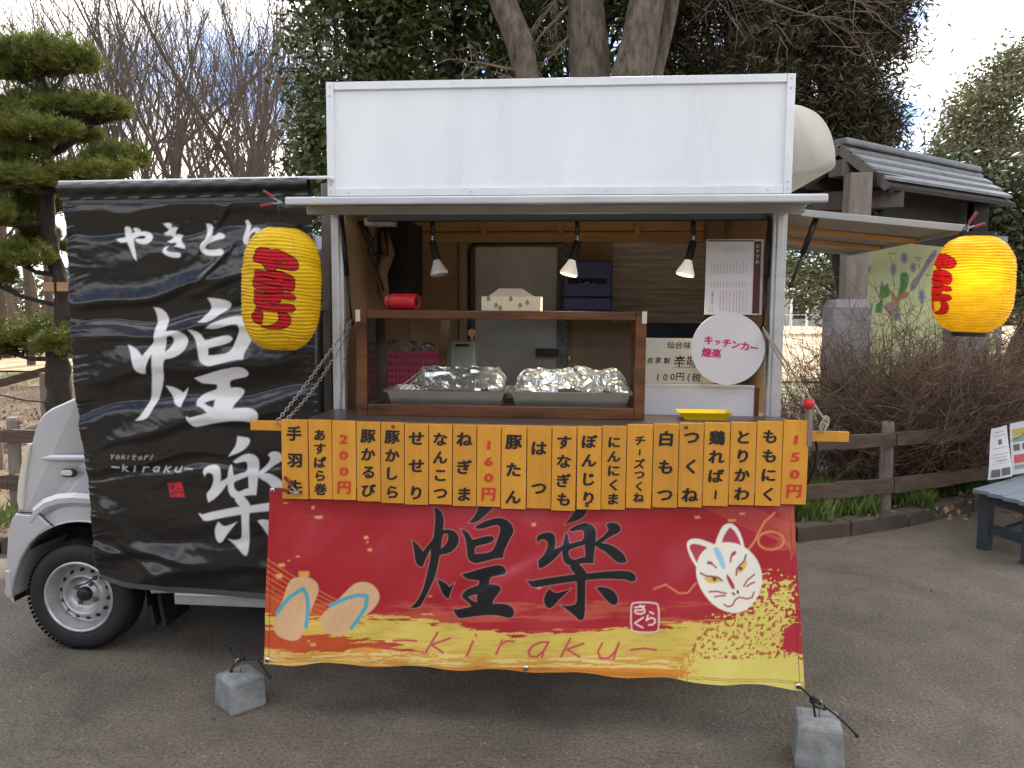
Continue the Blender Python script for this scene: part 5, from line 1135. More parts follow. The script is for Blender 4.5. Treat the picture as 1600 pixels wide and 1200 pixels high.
# spot lamps
lampg = 'clip-on spot lamps along the light rail'
for k, (px, pyb, tx, lb) in enumerate(((676, 420, 11, 'leftmost spot lamp above the display case'), (902, 424, -14, 'middle spot lamp above the display case'), (1083, 425, -13, 'rightmost spot lamp beside the menu poster'))):
    Yl = D + .12; top = P(px, 350, Yl); t = thing('spot_lamp', top, lb, 'spot lamp', lampg)
    mb = MB(); mb.tube([top + Vector((0, 0, .02)), P(px, 366, Yl)], .011, 12); obj('lamp_mount', mb, M['black'], t, smooth=True)
    mb = MB(); mb.tube([P(px, 364, Yl), P(px - tx * .05, 382, Yl)], .006, 10); obj('lamp_arm', mb, M['chrome'], t, smooth=True)
    a = P(px, 378, Yl); b = P(px + tx * .55, 406, Yl - .01); c = P(px + tx, 432, Yl - .02); d = (c - a).normalized()
    mb = MB(); mb.tube([a - d * .006, a, b, b + d * .002], [.010, .0175, .0175, .015], 18); obj('lamp_socket', mb, M['black'], t, smooth=True)
    mb = MB(); q0 = b; mb.tube([q0, q0 + d * .025, q0 + d * .05, q0 + d * .066, q0 + d * .072], [.015, .025, .037, .043, .039], 22, cap=False); obj('bulb', mb, M['bulbglow'] if k else M['bulb'], t, smooth=True)
    mb = MB(); mb.tube([q0 + d * .067, q0 + d * .070], [.039, .033], 22); obj('bulb_face', mb, M['bulblit'] if k else M['bulb'], t)
    if k:
        sl = bpy.data.lights.new('spot_light', 'SPOT'); sl.energy = 6 if k == 1 else 6; sl.color = (1, .88, .70); sl.spot_size = R(120); sl.spot_blend = .6; sl.shadow_soft_size = .03
        lo = bpy.data.objects.new('spot_light', sl); COL.objects.link(lo); lo.location = q0 + d * .09; lo.rotation_euler = (-d).to_track_quat('Z', 'Y').to_euler()

# ================================================================== SIGNS AT THE RIGHT OF THE COUNTER
Yp = D - .02
a, b = P(1104, 374, Yp + .06), P(1190, 492, Yp + .06)
po = thing('menu_poster', ((a.x + b.x) / 2, Yp, b.z), 'white vertical menu poster with a maroon stripe beside the right post', 'poster')
mb = MB(); mb.box((a.x, Yp + .06, b.z), (b.x, Yp + .064, a.z)); obj('sheet', mb, M['paper'], po)
mb = MB(); mb.box((b.x - .042, Yp + .0575, b.z + .006), (b.x - .012, Yp + .0598, a.z - .008)); mb.box((a.x + .006, Yp + .0575, a.z - .009), (b.x - .042, Yp + .0598, a.z - .004)); obj('printed_stripe', mb, M['maroon'], po)
gl = MB(); gr = MB()
def scrib(mb, x, z0, z1, wd):      # a column of tiny characters
    z = z0
    while z > z1:
        s = random.uniform(.55, 1) * wd; mb.box((x - s * .5, Yp + .0582, z - wd * .35), (x + s * .5, Yp + .0595, z - wd * .12)); 
        if random.random() < .6: mb.box((x - s * .12, Yp + .0582, z - wd * .62), (x + s * .12, Yp + .0595, z - wd * .36))
        z -= wd * .95
W_, H_ = b.x - a.x, a.z - b.z
for k in range(12):
    x = a.x + W_ * (.10 + .055 * k)
    if k > 3: scrib(gl, x, a.z - H_ * (.06 + .02 * (k % 3)), a.z - H_ * .16, .0042)
    scrib(gl, x, a.z - H_ * (.30 + .03 * (k % 2)), a.z - H_ * .45, .0042); scrib(gl, x, a.z - H_ * .57, a.z - H_ * .63, .005)
for k in range(5): scrib(gl, a.x + W_ * (.50 + .055 * k), a.z - H_ * .68, b.z + .015, .0048)
for k in range(4): scrib(gr, a.x + W_ * (.27 + .055 * k), a.z - H_ * .68, b.z + .02, .0050)
for k in range(1): scrib(gl, a.x + W_ * .13, a.z - H_ * .70, b.z + .05, .012)
for k in range(2): scrib(gr, a.x + W_ * (.09 + .05 * k), a.z - H_ * .90, b.z + .01, .0048)
obj('printed_text', gl, M['greyprint'], po, kind='stuff'); obj('red_text', gr, M['redprint'], po, kind='stuff')
gl = MB(); z = a.z - .03
for ch in 'おすすめ': put_glyph(gl, ch, .012, (b.x - .027, Yp + .0570, z), .019, .019); z -= .023
obj('lettering', gl, M['paperwarm'], po)
# round sign
a = P(1137, 545, Yp - .03); rr_ = 55.5 * ppx(Yp - .03) * 1.0
rs = thing('round_sign', (a.x, a.y, a.z - rr_), 'white round card sign with pink lettering in front of the price card', 'sign')
mb = MB(); mb.lathe([(0, -.002), (rr_ - .001, -.002), (rr_, 0), (rr_ - .001, .003), (0, .003)], a, 'Y', 96); obj('disc', mb, M['paper'], rs)
gl = MB()
for k, ch in enumerate('キッチンカー'):
    c = P(1107 + 14.2 * k, 531.5 + 2.35 * k, a.y); wz = .041 if ch not in 'ッ' else .031
    put_glyph(gl, ch, .012, c + Vector((0, -.0035, -.004 if ch == 'ッ' else 0)), wz, wz * (1.0 if ch != 'ー' else 1.0), ex=(1, 0, -.12), ez=(.0, 0, 1), shear=.12, heavy=.035)
for k, ch in enumerate('煌楽'):
    put_glyph(gl, ch, .012, P(1104 + 15.5 * k, 550.5 + 1.5 * k, a.y) + Vector((0, -.0035, 0)), .043, .042, ex=(1, 0, -.1), shear=.1, heavy=.03)
obj('lettering', gl, M['magenta'], rs)
# price card
Yc2 = D + .03; a, b = P(1008, 528, Yc2), P(1108, 600, Yc2)
pc = thing('price_card', ((a.x + b.x) / 2, Yc2, b.z), 'cream handwritten price card reading 100円 beside the display case', 'price card')
mb = MB(); mb.box((a.x, Yc2, b.z), (b.x + .02, Yc2 + .004, a.z)); obj('card_sheet', mb, M['paperwarm'], pc)
gl = MB()
def rowtext(s, px, py, dx, sz):
    for k, ch in enumerate(s): put_glyph(gl, ch, .012, P(px + dx * k, py + random.uniform(-.5, .5), Yc2) + Vector((0, -.0015, 0)), sz * ppx(Yc2), sz * ppx(Yc2), shear=.1)
rowtext('仙台味噌', 1048, 539, 13, 12); rowtext('自家製', 1016, 563, 13, 10); rowtext('辛味噌', 1062, 564, 21, 19); rowtext('100円', 1028, 589, 11.5, 14); rowtext('(税', 1076, 590, 12, 14)
c = P(1052, 574, Yc2); mb2 = MB(); gl.box((c.x, Yc2 - .0018, c.z), (P(1092, 574, Yc2).x, Yc2 - .001, c.z + .0015)); obj('lettering', gl, M['ink'], pc, kind='stuff')
# low white panel and box end
Yw = D + .05; a, b = P(1007, 604, Yw), P(1188, 646, Yw)
lp = thing('counter_guard', ((a.x + b.x) / 2, Yw, ZC), 'low white board standing behind the yellow tray', 'board')
mb = MB(); mb.box((a.x, Yw, ZC - .03), (b.x - .03, Yw + .01, a.z)); obj('panel', mb, M['paper'], lp); mb = MB(); mb.box((b.x - .029, Yw - .005, ZC - .03), (b.x - .008, Yw + .02, a.z + .004)); obj('end_post', mb, M['casewood'], lp, bevel=.002)
mb = MB(); mb.box((a.x, Yw - .004, a.z + .001), (b.x - .03, Yw + .014, a.z + .012)); obj('top_strip', mb, M['alu_trim'], lp)
# yellow tray on the shelf
a, b = P(1061, 640, D - .16), P(1140, 655, D - .16); x0, x1 = a.x, b.x; y0 = D - .20; mb = MB(); z0 = ZC; z1 = ZC + .032; i = .022; y1 = y0 + .12
lo = [(x0 + i, y0 + i, z0), (x1 - i, y0 + i, z0), (x1 - i, y1 - i, z0), (x0 + i, y1 - i, z0)]; hi = [(x0, y0, z1), (x1, y0, z1), (x1, y1, z1), (x0, y1, z1)]; li = [(x * 1.0, y, z + .003) for x, y, z in lo]; h2 = [(x - .006 if x == x0 else x + .006, y - .006 if y == y0 else y + .006, z1 + .001) for x, y, z in hi]
mb.add(lo + hi + li + h2, [(3, 2, 1, 0)] + [(k, (k + 1) % 4, 4 + (k + 1) % 4, 4 + k) for k in range(4)] + [(8, 9, 10, 11)] + [(4 + k, 4 + (k + 1) % 4, 12 + (k + 1) % 4, 12 + k) for k in range(4)] + [(12 + k, 12 + (k + 1) % 4, 8 + (k + 1) % 4, 8 + k) for k in range(4)])
simple('yellow_tray', mb, M['yellow'], 'bright yellow plastic change tray on the serving shelf', 'tray')

# ================================================================== CONCRETE WEIGHTS
def weight(c, ang, w, h, top, label):
    t = thing('concrete_weight', c, label, 'weight', 'concrete weights tying the red banner down'); Q = Matrix.Rotation(ang, 3, 'Z'); mb = MB()
    def ring(s, z, sy=1): return [tuple(Q @ Vector((sx * s / 2, y_ * s / 2 * sy, z)) + Vector(c)) for sx, y_ in ((-1, -1), (1, -1), (1, 1), (-1, 1))]
    rings = [ring(w * .97, 0), ring(w, .012), ring(w * top, h - .012), ring(w * top - .012, h), ring(w * top - .03, h + .0005), ring(w * top - .038, h + .004)]
    for r__ in rings: mb.v += r__
    for j in range(len(rings) - 1): mb.f += [(j * 4 + k, j * 4 + (k + 1) % 4, j * 4 + 4 + (k + 1) % 4, j * 4 + 4 + k) for k in range(4)]
    mb.f += [(3, 2, 1, 0), tuple(len(mb.v) - 4 + k for k in range(4))]
    obj('block', mb, M['concrete'], t, bevel=.004, seg=3)
    p = Vector(c) + Vector((0, 0, h)); mb = MB(); e = Vector((math.cos(ang), math.sin(ang), 0))
    mb.tube([p + e * .004, p + e * .002 + Vector((0, 0, .03)), p + e * .014 + Vector((0, 0, .05)), p + e * .008 + Vector((0, 0, .068)), p - e * .012 + Vector((0, 0, .066)), p - e * .02 + Vector((0, 0, .052))], .0035, 8); obj('hook', mb, M['chain'], t, smooth=True)
    return p + Vector((0, 0, .06))
g1 = PZ(376, 1101, 0); h1 = weight((g1.x, g1.y, 0), R(50), .158, .140, .95, 'small grey concrete block left of the red banner, seen cornerwise')
g2 = PZ(1276, 1186, 0); h2_ = weight((g2.x, g2.y, 0), R(-10), .178, .165, .90, 'grey concrete block at the right corner of the red banner')
def cord(name, lines, r, label):
    mb = MB()
    for pts in lines:
        pts = [Vector(p) for p in pts]; q = []
        for i in range(len(pts) - 1):          # catmull-rom
            p0, p1, p2, p3 = pts[max(0, i - 1)], pts[i], pts[i + 1], pts[min(len(pts) - 1, i + 2)]
            for k in range(5):
                t = k / 5; q.append(.5 * ((2 * p1) + (p2 - p0) * t + (2 * p0 - 5 * p1 + 4 * p2 - p3) * t * t + (-p0 + 3 * p1 - 3 * p2 + p3) * t ** 3))
        q.append(pts[-1]); mb.tube(q, r, 7); mb.ball(pts[-1], r * 2, 7, 5)
    mb.ball(Vector(lines[0][0]), r * 2.4, 8, 6)
    return tag(obj(name, mb, M['black'], smooth=True, origin=lines[0][0]), label, 'cord', 'black cords tying the red banner to its weights')
yk = h1.y
cord('cord', [[h1, P(405, 1029, yk), redBL], [h1, P(362, 1020, yk), P(361, 1010, yk), P(372, 1010, yk), P(380, 1028, yk)], [h1, P(368, 1036, yk), P(361, 1048, yk)], [P(402, 1030, yk), P(412, 1044, yk), P(422, 1058, yk)]], .0042, 'black cord looped round the hook of the left weight')
yk = h2_.y
cord('cord', [[redBR, P(1262, 1083, yk), P(1272, 1095, yk), h2_], [P(1270, 1093, yk), P(1274, 1120, yk), P(1279, 1138, yk - .02), P(1285, 1152, yk - .05)], [P(1270, 1093, yk), P(1288, 1104, yk), P(1312, 1122, yk), P(1339, 1149, yk)], [P(1266, 1090, yk), P(1268, 1098, yk), P(1280, 1106, yk), P(1291, 1108, yk), P(1284, 1098, yk), P(1271, 1090, yk)]], .0045, 'black cord knotted to the right corner eyelet with two loose ends')

# ================================================================== FENCES
F0, F1, F2 = PZ(1250, 772, .32), PZ(1383, 754, .32), PZ(1600, 724, .32)
fl_pts = [Vector((-13, 6.5)), Vector((-8, 6.25)), Vector((-6.3, 6.1)), Vector((-4.55, 6.0)), Vector((-2.6, 5.95)), Vector((-.7, 5.95)), Vector((.9, 5.98)), Vector((F1.x, F1.y)), Vector((F2.x + .25, F2.y + .12)), Vector((F2.x + 2.0, F2.y + 1.3)), Vector((F2.x + 4.5, F2.y + 3.4))]
fence = thing('rail_fence', (F1.x, F1.y, 0), 'low weathered wooden rail fence running behind the truck along the planted bank', 'fence')
for i, p in enumerate(fl_pts):
    mb = MB(); r0 = .052; c = [(math.cos(a), math.sin(a)) for a in [k * math.pi / 4 + .3 for k in range(8)]]
    mb.v = [(p.x + x * r0, p.y + y * r0, 0.0) for x, y in c] + [(p.x + x * r0 * .97, p.y + y * r0 * .97, .80) for x, y in c] + [(p.x + x * r0 * .8, p.y + y * r0 * .8, .825) for x, y in c]
    mb.f = [(k, (k + 1) % 8, 8 + (k + 1) % 8, 8 + k) for k in range(8)] + [(8 + k, 8 + (k + 1) % 8, 16 + (k + 1) % 8, 16 + k) for k in range(8)] + [tuple(16 + k for k in range(8))]
    obj('post', mb, M['greywood'], fence)
for i in range(len(fl_pts) - 1):
    for z, hh in ((.69, .10), (.31, .115)):
        a, b = fl_pts[i], fl_pts[i + 1]; t = (b - a).normalized(); nrm = Vector((t.y, -t.x)); mb = MB(); pts = []
        for k in range(7):
            q = a.lerp(b, k / 6) + nrm * .07; dz = .012 * mn.noise((q.x * 1.5, z * 9, i)) + random.uniform(-.004, .004)
            pts.append(Vector((q.x, q.y, z + dz)))
        for k in range(6): mb.bar(pts[k], pts[k + 1], .045, hh * (1 + .08 * math.sin(k * 2 + i)))
        obj('rail', mb, M['railwood'], fence)
# far left hand rail, log and rope
hr = thing('handrail', P(0, 600, 10.6), 'dark sloping handrail crossing the lawn left of the pine trunk', 'handrail')
mb = MB(); mb.bar(P(-160, 642, 10.6), P(74, 579, 11.4), .06, .12); obj('rail', mb, M['railwood'], hr)
for px, py in ((-100, 628), (66, 583)):
    q = P(px, py, 11.0); mb = MB(); mb.box((q.x - .05, 11.0, 0), (q.x + .05, 11.1, q.z)); obj('post', mb, M['greywood'], hr)
mb = MB(); mb.tube([P(-140, 722, 7.2), P(0, 686, 7.4), P(52, 668, 7.5), P(90, 652, 7.6)], .028, 8)
lg = thing('prop_pole', P(0, 686, 7.4), 'thin sloping wooden pole above the fence at the far left', 'pole'); obj('pole', mb, M['greywood'], lg, smooth=True)
for q in (P(0, 686, 7.4), P(88, 653, 7.6)): mb = MB(); mb.tube([(q.x, q.y, 0), (q.x, q.y, q.z)], .025, 6); obj('stake', mb, M['greywood'], lg)
mb = MB(); mb.tube([P(-80, 600, 9.0), P(0, 617, 9.0), P(40, 626, 9.0), P(76, 628, 9.1)], .009, 5); tag(obj('guide_rope', mb, M['black'], smooth=True, origin=P(0, 617, 9.0)), 'thin dark rope tied to the pine trunk above the lawn', 'rope')

# ================================================================== SHELTER ROOF, PILLARS, MURAL
sh = thing('roofed_notice_gate', (P(1330, 600, 8.3).x, 8.3, 0), 'small gabled wooden shelter with grey stepped roof on concrete footed posts behind the truck', 'shelter')
zA, zE = 3.36, 2.98
aA, aB = PZ(1312, 229, zA), PZ(1524, 273, zA); eA, eB = PZ(1387, 287, zE), PZ(1584, 316, zE)
vr = Vector((eA.x - aA.x, eA.y - aA.y, 0)); vB = Vector((eB.x - aB.x, eB.y - aB.y, 0))
lA = Vector((aA.x - vr.x * 1.1, aA.y - vr.y * 1.1, zE - .04)); lB = Vector((aB.x - vB.x * 1.1, aB.y - vB.y * 1.1, zE - .04))
for (a0, a1, b0, b1) in ((aA, aB, eA, eB), (aA, aB, lA, lB)):
    for k in range(4):
        t0, t1 = k / 4, (k + .84) / 4
        p0, p1, p2, p3 = a0.lerp(b0, t0), a1.lerp(b1, t0), a1.lerp(b1, t1), a0.lerp(b0, t1); up = Vector((0, 0, .028)); lift = Vector((0, 0, .03 - .0 * k)); l2 = Vector((0, 0, .008))
        mb = MB(); mb.hexa([p0 + l2, p1 + l2, p2 + lift, p3 + lift, p0 + l2 + up, p1 + l2 + up, p2 + lift + up, p3 + lift + up]); obj('roof_panel', mb, M['roofmetal'], sh)
    mb = MB(); slab(mb, a0 + Vector((0, 0, -.05)), a1 + Vector((0, 0, -.05)), b1 + Vector((0, 0, -.05)), b0 + Vector((0, 0, -.05)), .04); obj('roof_boarding', mb, M['darkwood'], sh)
    mb = MB(); ax = (a1 - a0).normalized() * -.02; mb.bar(a0 + ax + Vector((0, 0, -.03)), b0 + ax + Vector((0, 0, -.03)) + (b0 - a0) * .03, .035, .085); obj('barge_board', mb, M['darkgreywood'], sh)
    mb = MB(); ax = (a1 - a0).normalized() * .10; mb.bar(a0 + ax + Vector((0, 0, -.08)), b0 + ax + Vector((0, 0, -.07)), .05, .07); obj('rafter', mb, M['darkwood'], sh)
mb = MB(); mb.bar(aA + Vector((0, 0, .05)), aB + Vector((0, 0, .05)), .16, .07); obj('ridge_cap', mb, M['roofmetal'], sh, bevel=.02)
for pos_, ln in ((aA, 0), ):
    ax = (aB - aA).normalized(); mb = MB(); mb.bar(pos_ - ax * .06 + Vector((0, 0, -.22)), pos_ + ax * 2.0 + Vector((0, 0, -.22)), .14, .16); obj('ridge_beam', mb, M['darkgreywood'], sh)
mid = aA.lerp(aB, .12); side = (eA - aA); side.z = 0
mb = MB(); mb.bar(mid - side * 1.0 + Vector((0, 0, -.50)), mid + side * .95 + Vector((0, 0, -.50)), .12, .17); obj('tie_beam', mb, M['darkgreywood'], sh)
ax = (aB - aA)
for s in (-.75, .75):
    mb = MB(); q = aA + side * s + Vector((0, 0, -.34)); mb.bar(q - ax * .02, q + ax * .95, .11, .13); obj('side_beam', mb, M['darkwood'], sh)
pA = Vector((P(1335, 400, 8.3).x, 8.3, 0)); ztp = P(1335, 278, 8.3).z; zcb = P(1335, 468, 8.3).z
def pillar(q, w, wc, name='post'):
    mb = MB(); mb.box((q.x - w / 2, q.y - w / 2, zcb - .02), (q.x + w / 2, q.y + w / 2, zA - .3)); obj('post', mb, M['greywood'] if q.y < 9 else M['darkwood'], sh, bevel=.01)  # far post takes the near-black tone to blend into the dark
    mb = MB(); a, b = wc / 2, wc / 2 - .035; X0, Y0 = q.x - .05, q.y
    mb.hexa([(X0 - a, Y0 - a, 0), (X0 + a, Y0 - a, 0), (X0 + a, Y0 + a, 0), (X0 - a, Y0 + a, 0), (X0 - a, Y0 - a, zcb - .08), (X0 + a, Y0 - a, zcb - .08), (X0 + a, Y0 + a, zcb - .08), (X0 - a, Y0 + a, zcb - .08)])
    mb.hexa([(X0 - a, Y0 - a, zcb - .079), (X0 + a, Y0 - a, zcb - .079), (X0 + a, Y0 + a, zcb - .079), (X0 - a, Y0 + a, zcb - .079), (X0 - b, Y0 - b, zcb), (X0 + b, Y0 - b, zcb), (X0 + b, Y0 + b, zcb), (X0 - b, Y0 + b, zcb)])
    obj('footing', mb, M['oldconcrete'], sh)
pillar(pA, .215, .36); pillar(Vector((P(1518, 500, 9.7).x, 9.7, 0)), .17, .36)
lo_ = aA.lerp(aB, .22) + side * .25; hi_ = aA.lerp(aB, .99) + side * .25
mb = MB(); slab(mb, Vector((lo_.x, lo_.y, zE - .52)), Vector((hi_.x, hi_.y, zE - .52)), Vector((hi_.x, hi_.y + .03, zE - .52)), Vector((lo_.x, lo_.y + .03, zE - .52)), .56); obj('under_roof_shade_panel', mb, M['darkwood'], sh)  # added near-black panel standing in for the shade under the roof
# mural wall
Ym = 10.8; a, b = P(1335, 372, Ym), P(1558, 603, Ym)
def mural():
    nx, ny = 230, 240; X, Y = np.meshgrid(np.linspace(1335, 1558, nx), np.linspace(376, 603, ny)); pos = raymap(X, Y, np.full(X.shape, Ym))
    A = Art(X, Y, (0.66, 0.70, 0.36), .8); T = crop(1220, 380, 5)
    A.poly([(735,545),(745,480),(790,440),(768,420),(775,360),(788,290),(805,340),(835,310),(845,350),(862,380),(840,420),(800,430),(790,545)], (.10, .30, .08), tf=T, it=0)
    A.poly([(880,400),(905,430),(935,330),(930,240),(960,225),(992,232),(1003,280),(990,340),(965,385),(920,440)], (.09, .28, .07), tf=T)
    A.poly([(845,380),(870,372),(900,420),(955,380),(1005,378),(990,430),(930,440),(900,492),(870,430)], (.50, .24, .08), tf=T)
    A.poly([(1010,310),(1080,240),(1150,110),(1195,50),(1222,55),(1212,100),(1180,140),(1100,260),(1055,360),(1010,380)], (.32, .27, .32), tf=T)
    A.poly([(800,500),(840,455),(900,470),(930,520),(905,560),(830,545)], (.46, .32, .26), tf=T)
    A.poly([(880,560),(930,545),(940,600),(890,610)], (.25, .28, .36), tf=T)
    for (x, y, r1_, r2_) in ((880, 205, 25, 52), (965, 115, 28, 45), (1035, 190, 25, 40), (1100, 415, 30, 55), (690, 500, 28, 40), (985, 285, 15, 20)):
        A.poly([(x + r1_ * math.cos(t), y + r2_ * math.sin(t)) for t in np.linspace(0, 6.28, 16, endpoint=False)], (.36, .40, .42), tf=T)
        for k in range(5): t = k * 1.256 + .3; A.line([(x, y), (x + r1_ * .8 * math.cos(t), y + r2_ * .8 * math.sin(t))], .45, (.08, .10, .25), tf=T)
    for k in range(8): t = k * .785; A.line([(690, 205), (690 + 28 * math.cos(t), 205 + 42 * math.sin(t))], .5, (.08, .12, .36), tf=T)
    for ln in ([(1050, 110), (1095, 118)], [(1060, 130), (1080, 132)], [(1130, 248), (1160, 250)], [(860, 80), (895, 82)], [(1075, 160), (1085, 195)], [(1140, 135), (1165, 140)], [(1190, 92), (1205, 96)], [(1028, 335), (1038, 345)]): A.line(ln, .6, (.06, .06, .08), tf=T)
    A.poly([(1300,680),(1400,650),(1560,640),(1640,700),(1600,820),(1450,840),(1330,800)], (.55, .45, .16), tf=T); A.poly([(1490,690),(1560,680),(1590,760),(1530,800),(1480,760)], (.42, .42, .46), tf=T); A.line([(1510, 730), (1550, 750)], 1.5, (.15, .12, .35), tf=T)
    return pos, A.c, X
mw = thing('painted_wall', ((a.x + b.x) / 2, Ym, 0), 'pale green wall painted with stars and plants, half hidden behind the bare shrub', 'mural')
pos, cc, X = mural(); grid_banner('painted_face', X, X, pos, M['mural'], cc, mw)
mb = MB(); mb.box((a.x - .02, Ym + .004, 0), (b.x + .02, Ym + .14, a.z + .02)); obj('wall_body', mb, M['greywall'], mw)
q = P(1572, 612, 11.5); q2 = P(1640, 652, 11.5); mb = MB(); mb.box((q.x, 11.5, .02), (q2.x, 11.7, q.z)); simple('orange_panel', mb, M['orange'], 'faded orange panel low behind the twigs at the right edge', 'panel')

# ================================================================== BENCH WITH NOTICES
S0, S1, Lx = PZ(1521, 766, .43), PZ(1618, 792, .43), PZ(1600, 744, .43)
ds = (S1 - S0); W = ds.length; ds.normalize(); dl = (Lx - S0).normalized(); Ln = 1.7
be = thing('bench', S0 + ds * (W / 2) - Vector((0, 0, .43)), 'grey slatted park bench standing on the asphalt at the right edge', 'bench')
ns = 4; sw = W / ns
for k in range(ns):
    c = S0 + ds * (sw * (k + .5)); mb = MB(); mb.bar(c, c + dl * Ln, sw * .88, .03); obj('slat', mb, M['benchgrey'], be, bevel=.004)
for t in (.10, Ln - .2):
    for s in (.07, W - .07):
        q = S0 + dl * t + ds * s; mb = MB(); mb.bar(q - Vector((0, 0, .43)), q - Vector((0, 0, .017)), .075, .09, up=dl); obj('leg', mb, M['benchdark'], be, bevel=.004)
    q = S0 + dl * t; mb = MB(); mb.bar(q + ds * .02 - Vector((0, 0, .055)), q + ds * (W - .02) - Vector((0, 0, .055)), .05, .07); obj('apron', mb, M['benchdark'], be)
mb = MB(); mb.bar(S0 + dl * .1 + ds * (W / 2) - Vector((0, 0, .25)), S0 + dl * (Ln - .2) + ds * (W / 2) - Vector((0, 0, .25)), .04, .06); obj('stretcher', mb, M['benchdark'], be)
mb = MB(); mb.bar(S0 + dl * .1 + ds * .05 - Vector((0, 0, .27)), S0 + dl * .1 + ds * (W - .05) - Vector((0, 0, .27)), .04, .06); obj('stretcher', mb, M['benchdark'], be)
def notice(px_quad, Y, label, blocks):
    tl, tr_, br, bl = [P(x, y, Y) for x, y in px_quad]; t = thing('notice_sheet', bl, label, 'notice', 'notices hung behind the bench'); mb = MB(); nu, nv = 6, 12
    def pt(u, v, off=0.0):
        p = tl.lerp(tr_, u).lerp(bl.lerp(br, u), v); return p + Vector((0, -.05 * math.sin(v * 1.6) ** 2 - off - .012 * math.sin(u * 3), 0))
    for j in range(nv + 1):
        for i in range(nu + 1): mb.v.append(tuple(pt(i / nu, j / nv)))
    mb.f = [(j * (nu + 1) + i, j * (nu + 1) + i + 1, (j + 1) * (nu + 1) + i + 1, (j + 1) * (nu + 1) + i) for j in range(nv) for i in range(nu)]
    obj('sheet', mb, M['paper'], t, smooth=True)
    for (u0, v0, u1, v1, mk) in blocks:
        mb = MB(); n = max(1, int((v1 - v0) / .06))
        for k in range(n + 1):
            v = v0 + (v1 - v0) * k / n; mb.v += [tuple(pt(u0, v, .003)), tuple(pt((u0 + u1) / 2, v, .003)), tuple(pt(u1, v, .003))]
        for k in range(n): mb.f += [(3 * k, 3 * k + 1, 3 * k + 4, 3 * k + 3), (3 * k + 1, 3 * k + 2, 3 * k + 5, 3 * k + 4)]
        obj('printed_block', mb, mk, t)
g, rp_, yl, gn = M['greyprint'], M['redprint'], mat('yellow_print', (.55, .42, .1)), mat('green_print', (.25, .36, .28))
notice([(1549, 670), (1573, 664), (1576, 742), (1538, 748)], 6.3, 'narrow curling white notice with two photographs at its foot, left of the pair',
       [(.2, .09, .75, .10, g), (.15, .16, .85, .168, g), (.42, .24, .6, .34, g), (.12, .40, .9, .408, rp_), (.15, .52, .9, .528, g), (.1, .58, .85, .588, g), (.3, .64, .8, .655, g), (.12, .70, .9, .705, g), (.10, .81, .47, .96, g), (.53, .80, .92, .95, g)])
notice([(1578, 662), (1640, 648), (1646, 728), (1575, 740)], 6.5, 'wider printed notice with coloured panels, right of the pair',
       [(.06, .12, .9, .26, yl), (.06, .28, .9, .38, gn), (.06, .42, .2, .54, g), (.26, .42, .38, .54, g), (.44, .42, .55, .54, g), (.06, .62, .4, .78, rp_), (.46, .62, .6, .70, g), (.06, .82, .9, .90, gn)])

# ================================================================== PLANTS ALONG THE KERB
def blades(pts, hmin, hmax, wd, lean=.5):
    n = len(pts); d = unit(n); d[:, 2] = 0; h = rng.uniform(hmin, hmax, (n, 1)); side = np.stack([-d[:, 1], d[:, 0], np.zeros(n)], 1); side /= np.linalg.norm(side, axis=1, keepdims=True) + 1e-9
    tip = pts + np.array([0, 0, 1.0]) * h + d * h * lean; mid = pts + np.array([0, 0, .55]) * h + d * h * lean * .3
    return np.stack([pts - side * wd, pts + side * wd, mid + side * wd * .7, tip], 1)
def along(n, pw, d0, d1, z=.09, xmin=-9, xmax=9):
    out = []
    while len(out) < n:
        i = rng.integers(0, len(ko)); p = ko[i]
        if not (xmin < p.x < xmax): continue
        q = p + Vector((rng.uniform(-.35, .35), rng.uniform(d0, d1)))
        if mn.noise((q.x * 1.1, q.y * 1.6, 3)) + rng.uniform(-.3, .3) < pw: continue
        out.append((q.x, q.y, z))
    return np.array(out)
g1_ = along(14000, -.45, .06, .80, xmin=1.4, xmax=4.2); g2_ = along(3500, -.1, .1, 1.0, xmin=-7, xmax=1.4)
gs = cloud_obj('grass', np.concatenate([blades(g1_, .05, .21, .0038), blades(g2_, .04, .14, .0035)]), M['grass'], kind='stuff')
broad = leaf_quads(along(2600, -.3, .12, .8, xmin=1.3, xmax=3.6) + rng.uniform(0, .13, (2600, 1)) * np.array([0, 0, 1.0]), .035, .9, .7)
cloud_obj('ground_ivy', broad, M['grass'], kind='stuff')
lt = leaf_quads(along(2600, -.9, -.02, .9, z=.125) , .045, 1.5, .6); cloud_obj('dead_leaves', lt, M['deadleaf'], kind='stuff')
pts = []
for i in range(900):
    p = kl[rng.integers(0, len(kl))]; q = p + Vector((rng.uniform(-.4, .4), -abs(rng.normal(0, .22)) - .02)); pts.append((q.x, q.y, .008))
for i in range(60): pts.append((rng.uniform(-3, 3.5), rng.uniform(2.2, 6), .006))
cloud_obj('fallen_leaves', leaf_quads(np.array(pts), .024, 6, .6), M['deadleaf'], kind='stuff')
p_ = np.stack([rng.uniform(-14, 0, 9000), rng.uniform(9.5, 19, 9000), np.full(9000, .07)], 1); cloud_obj('lawn_grass', blades(p_, .03, .09, .006), M['drygrass'], kind='stuff')
p_ = np.stack([rng.uniform(-12, 12, 9000), rng.uniform(6.3, 12, 9000), np.full(9000, .12)], 1); cloud_obj('leaf_litter', leaf_quads(p_, .07, 2.5, .6), M['deadleaf'], kind='stuff')

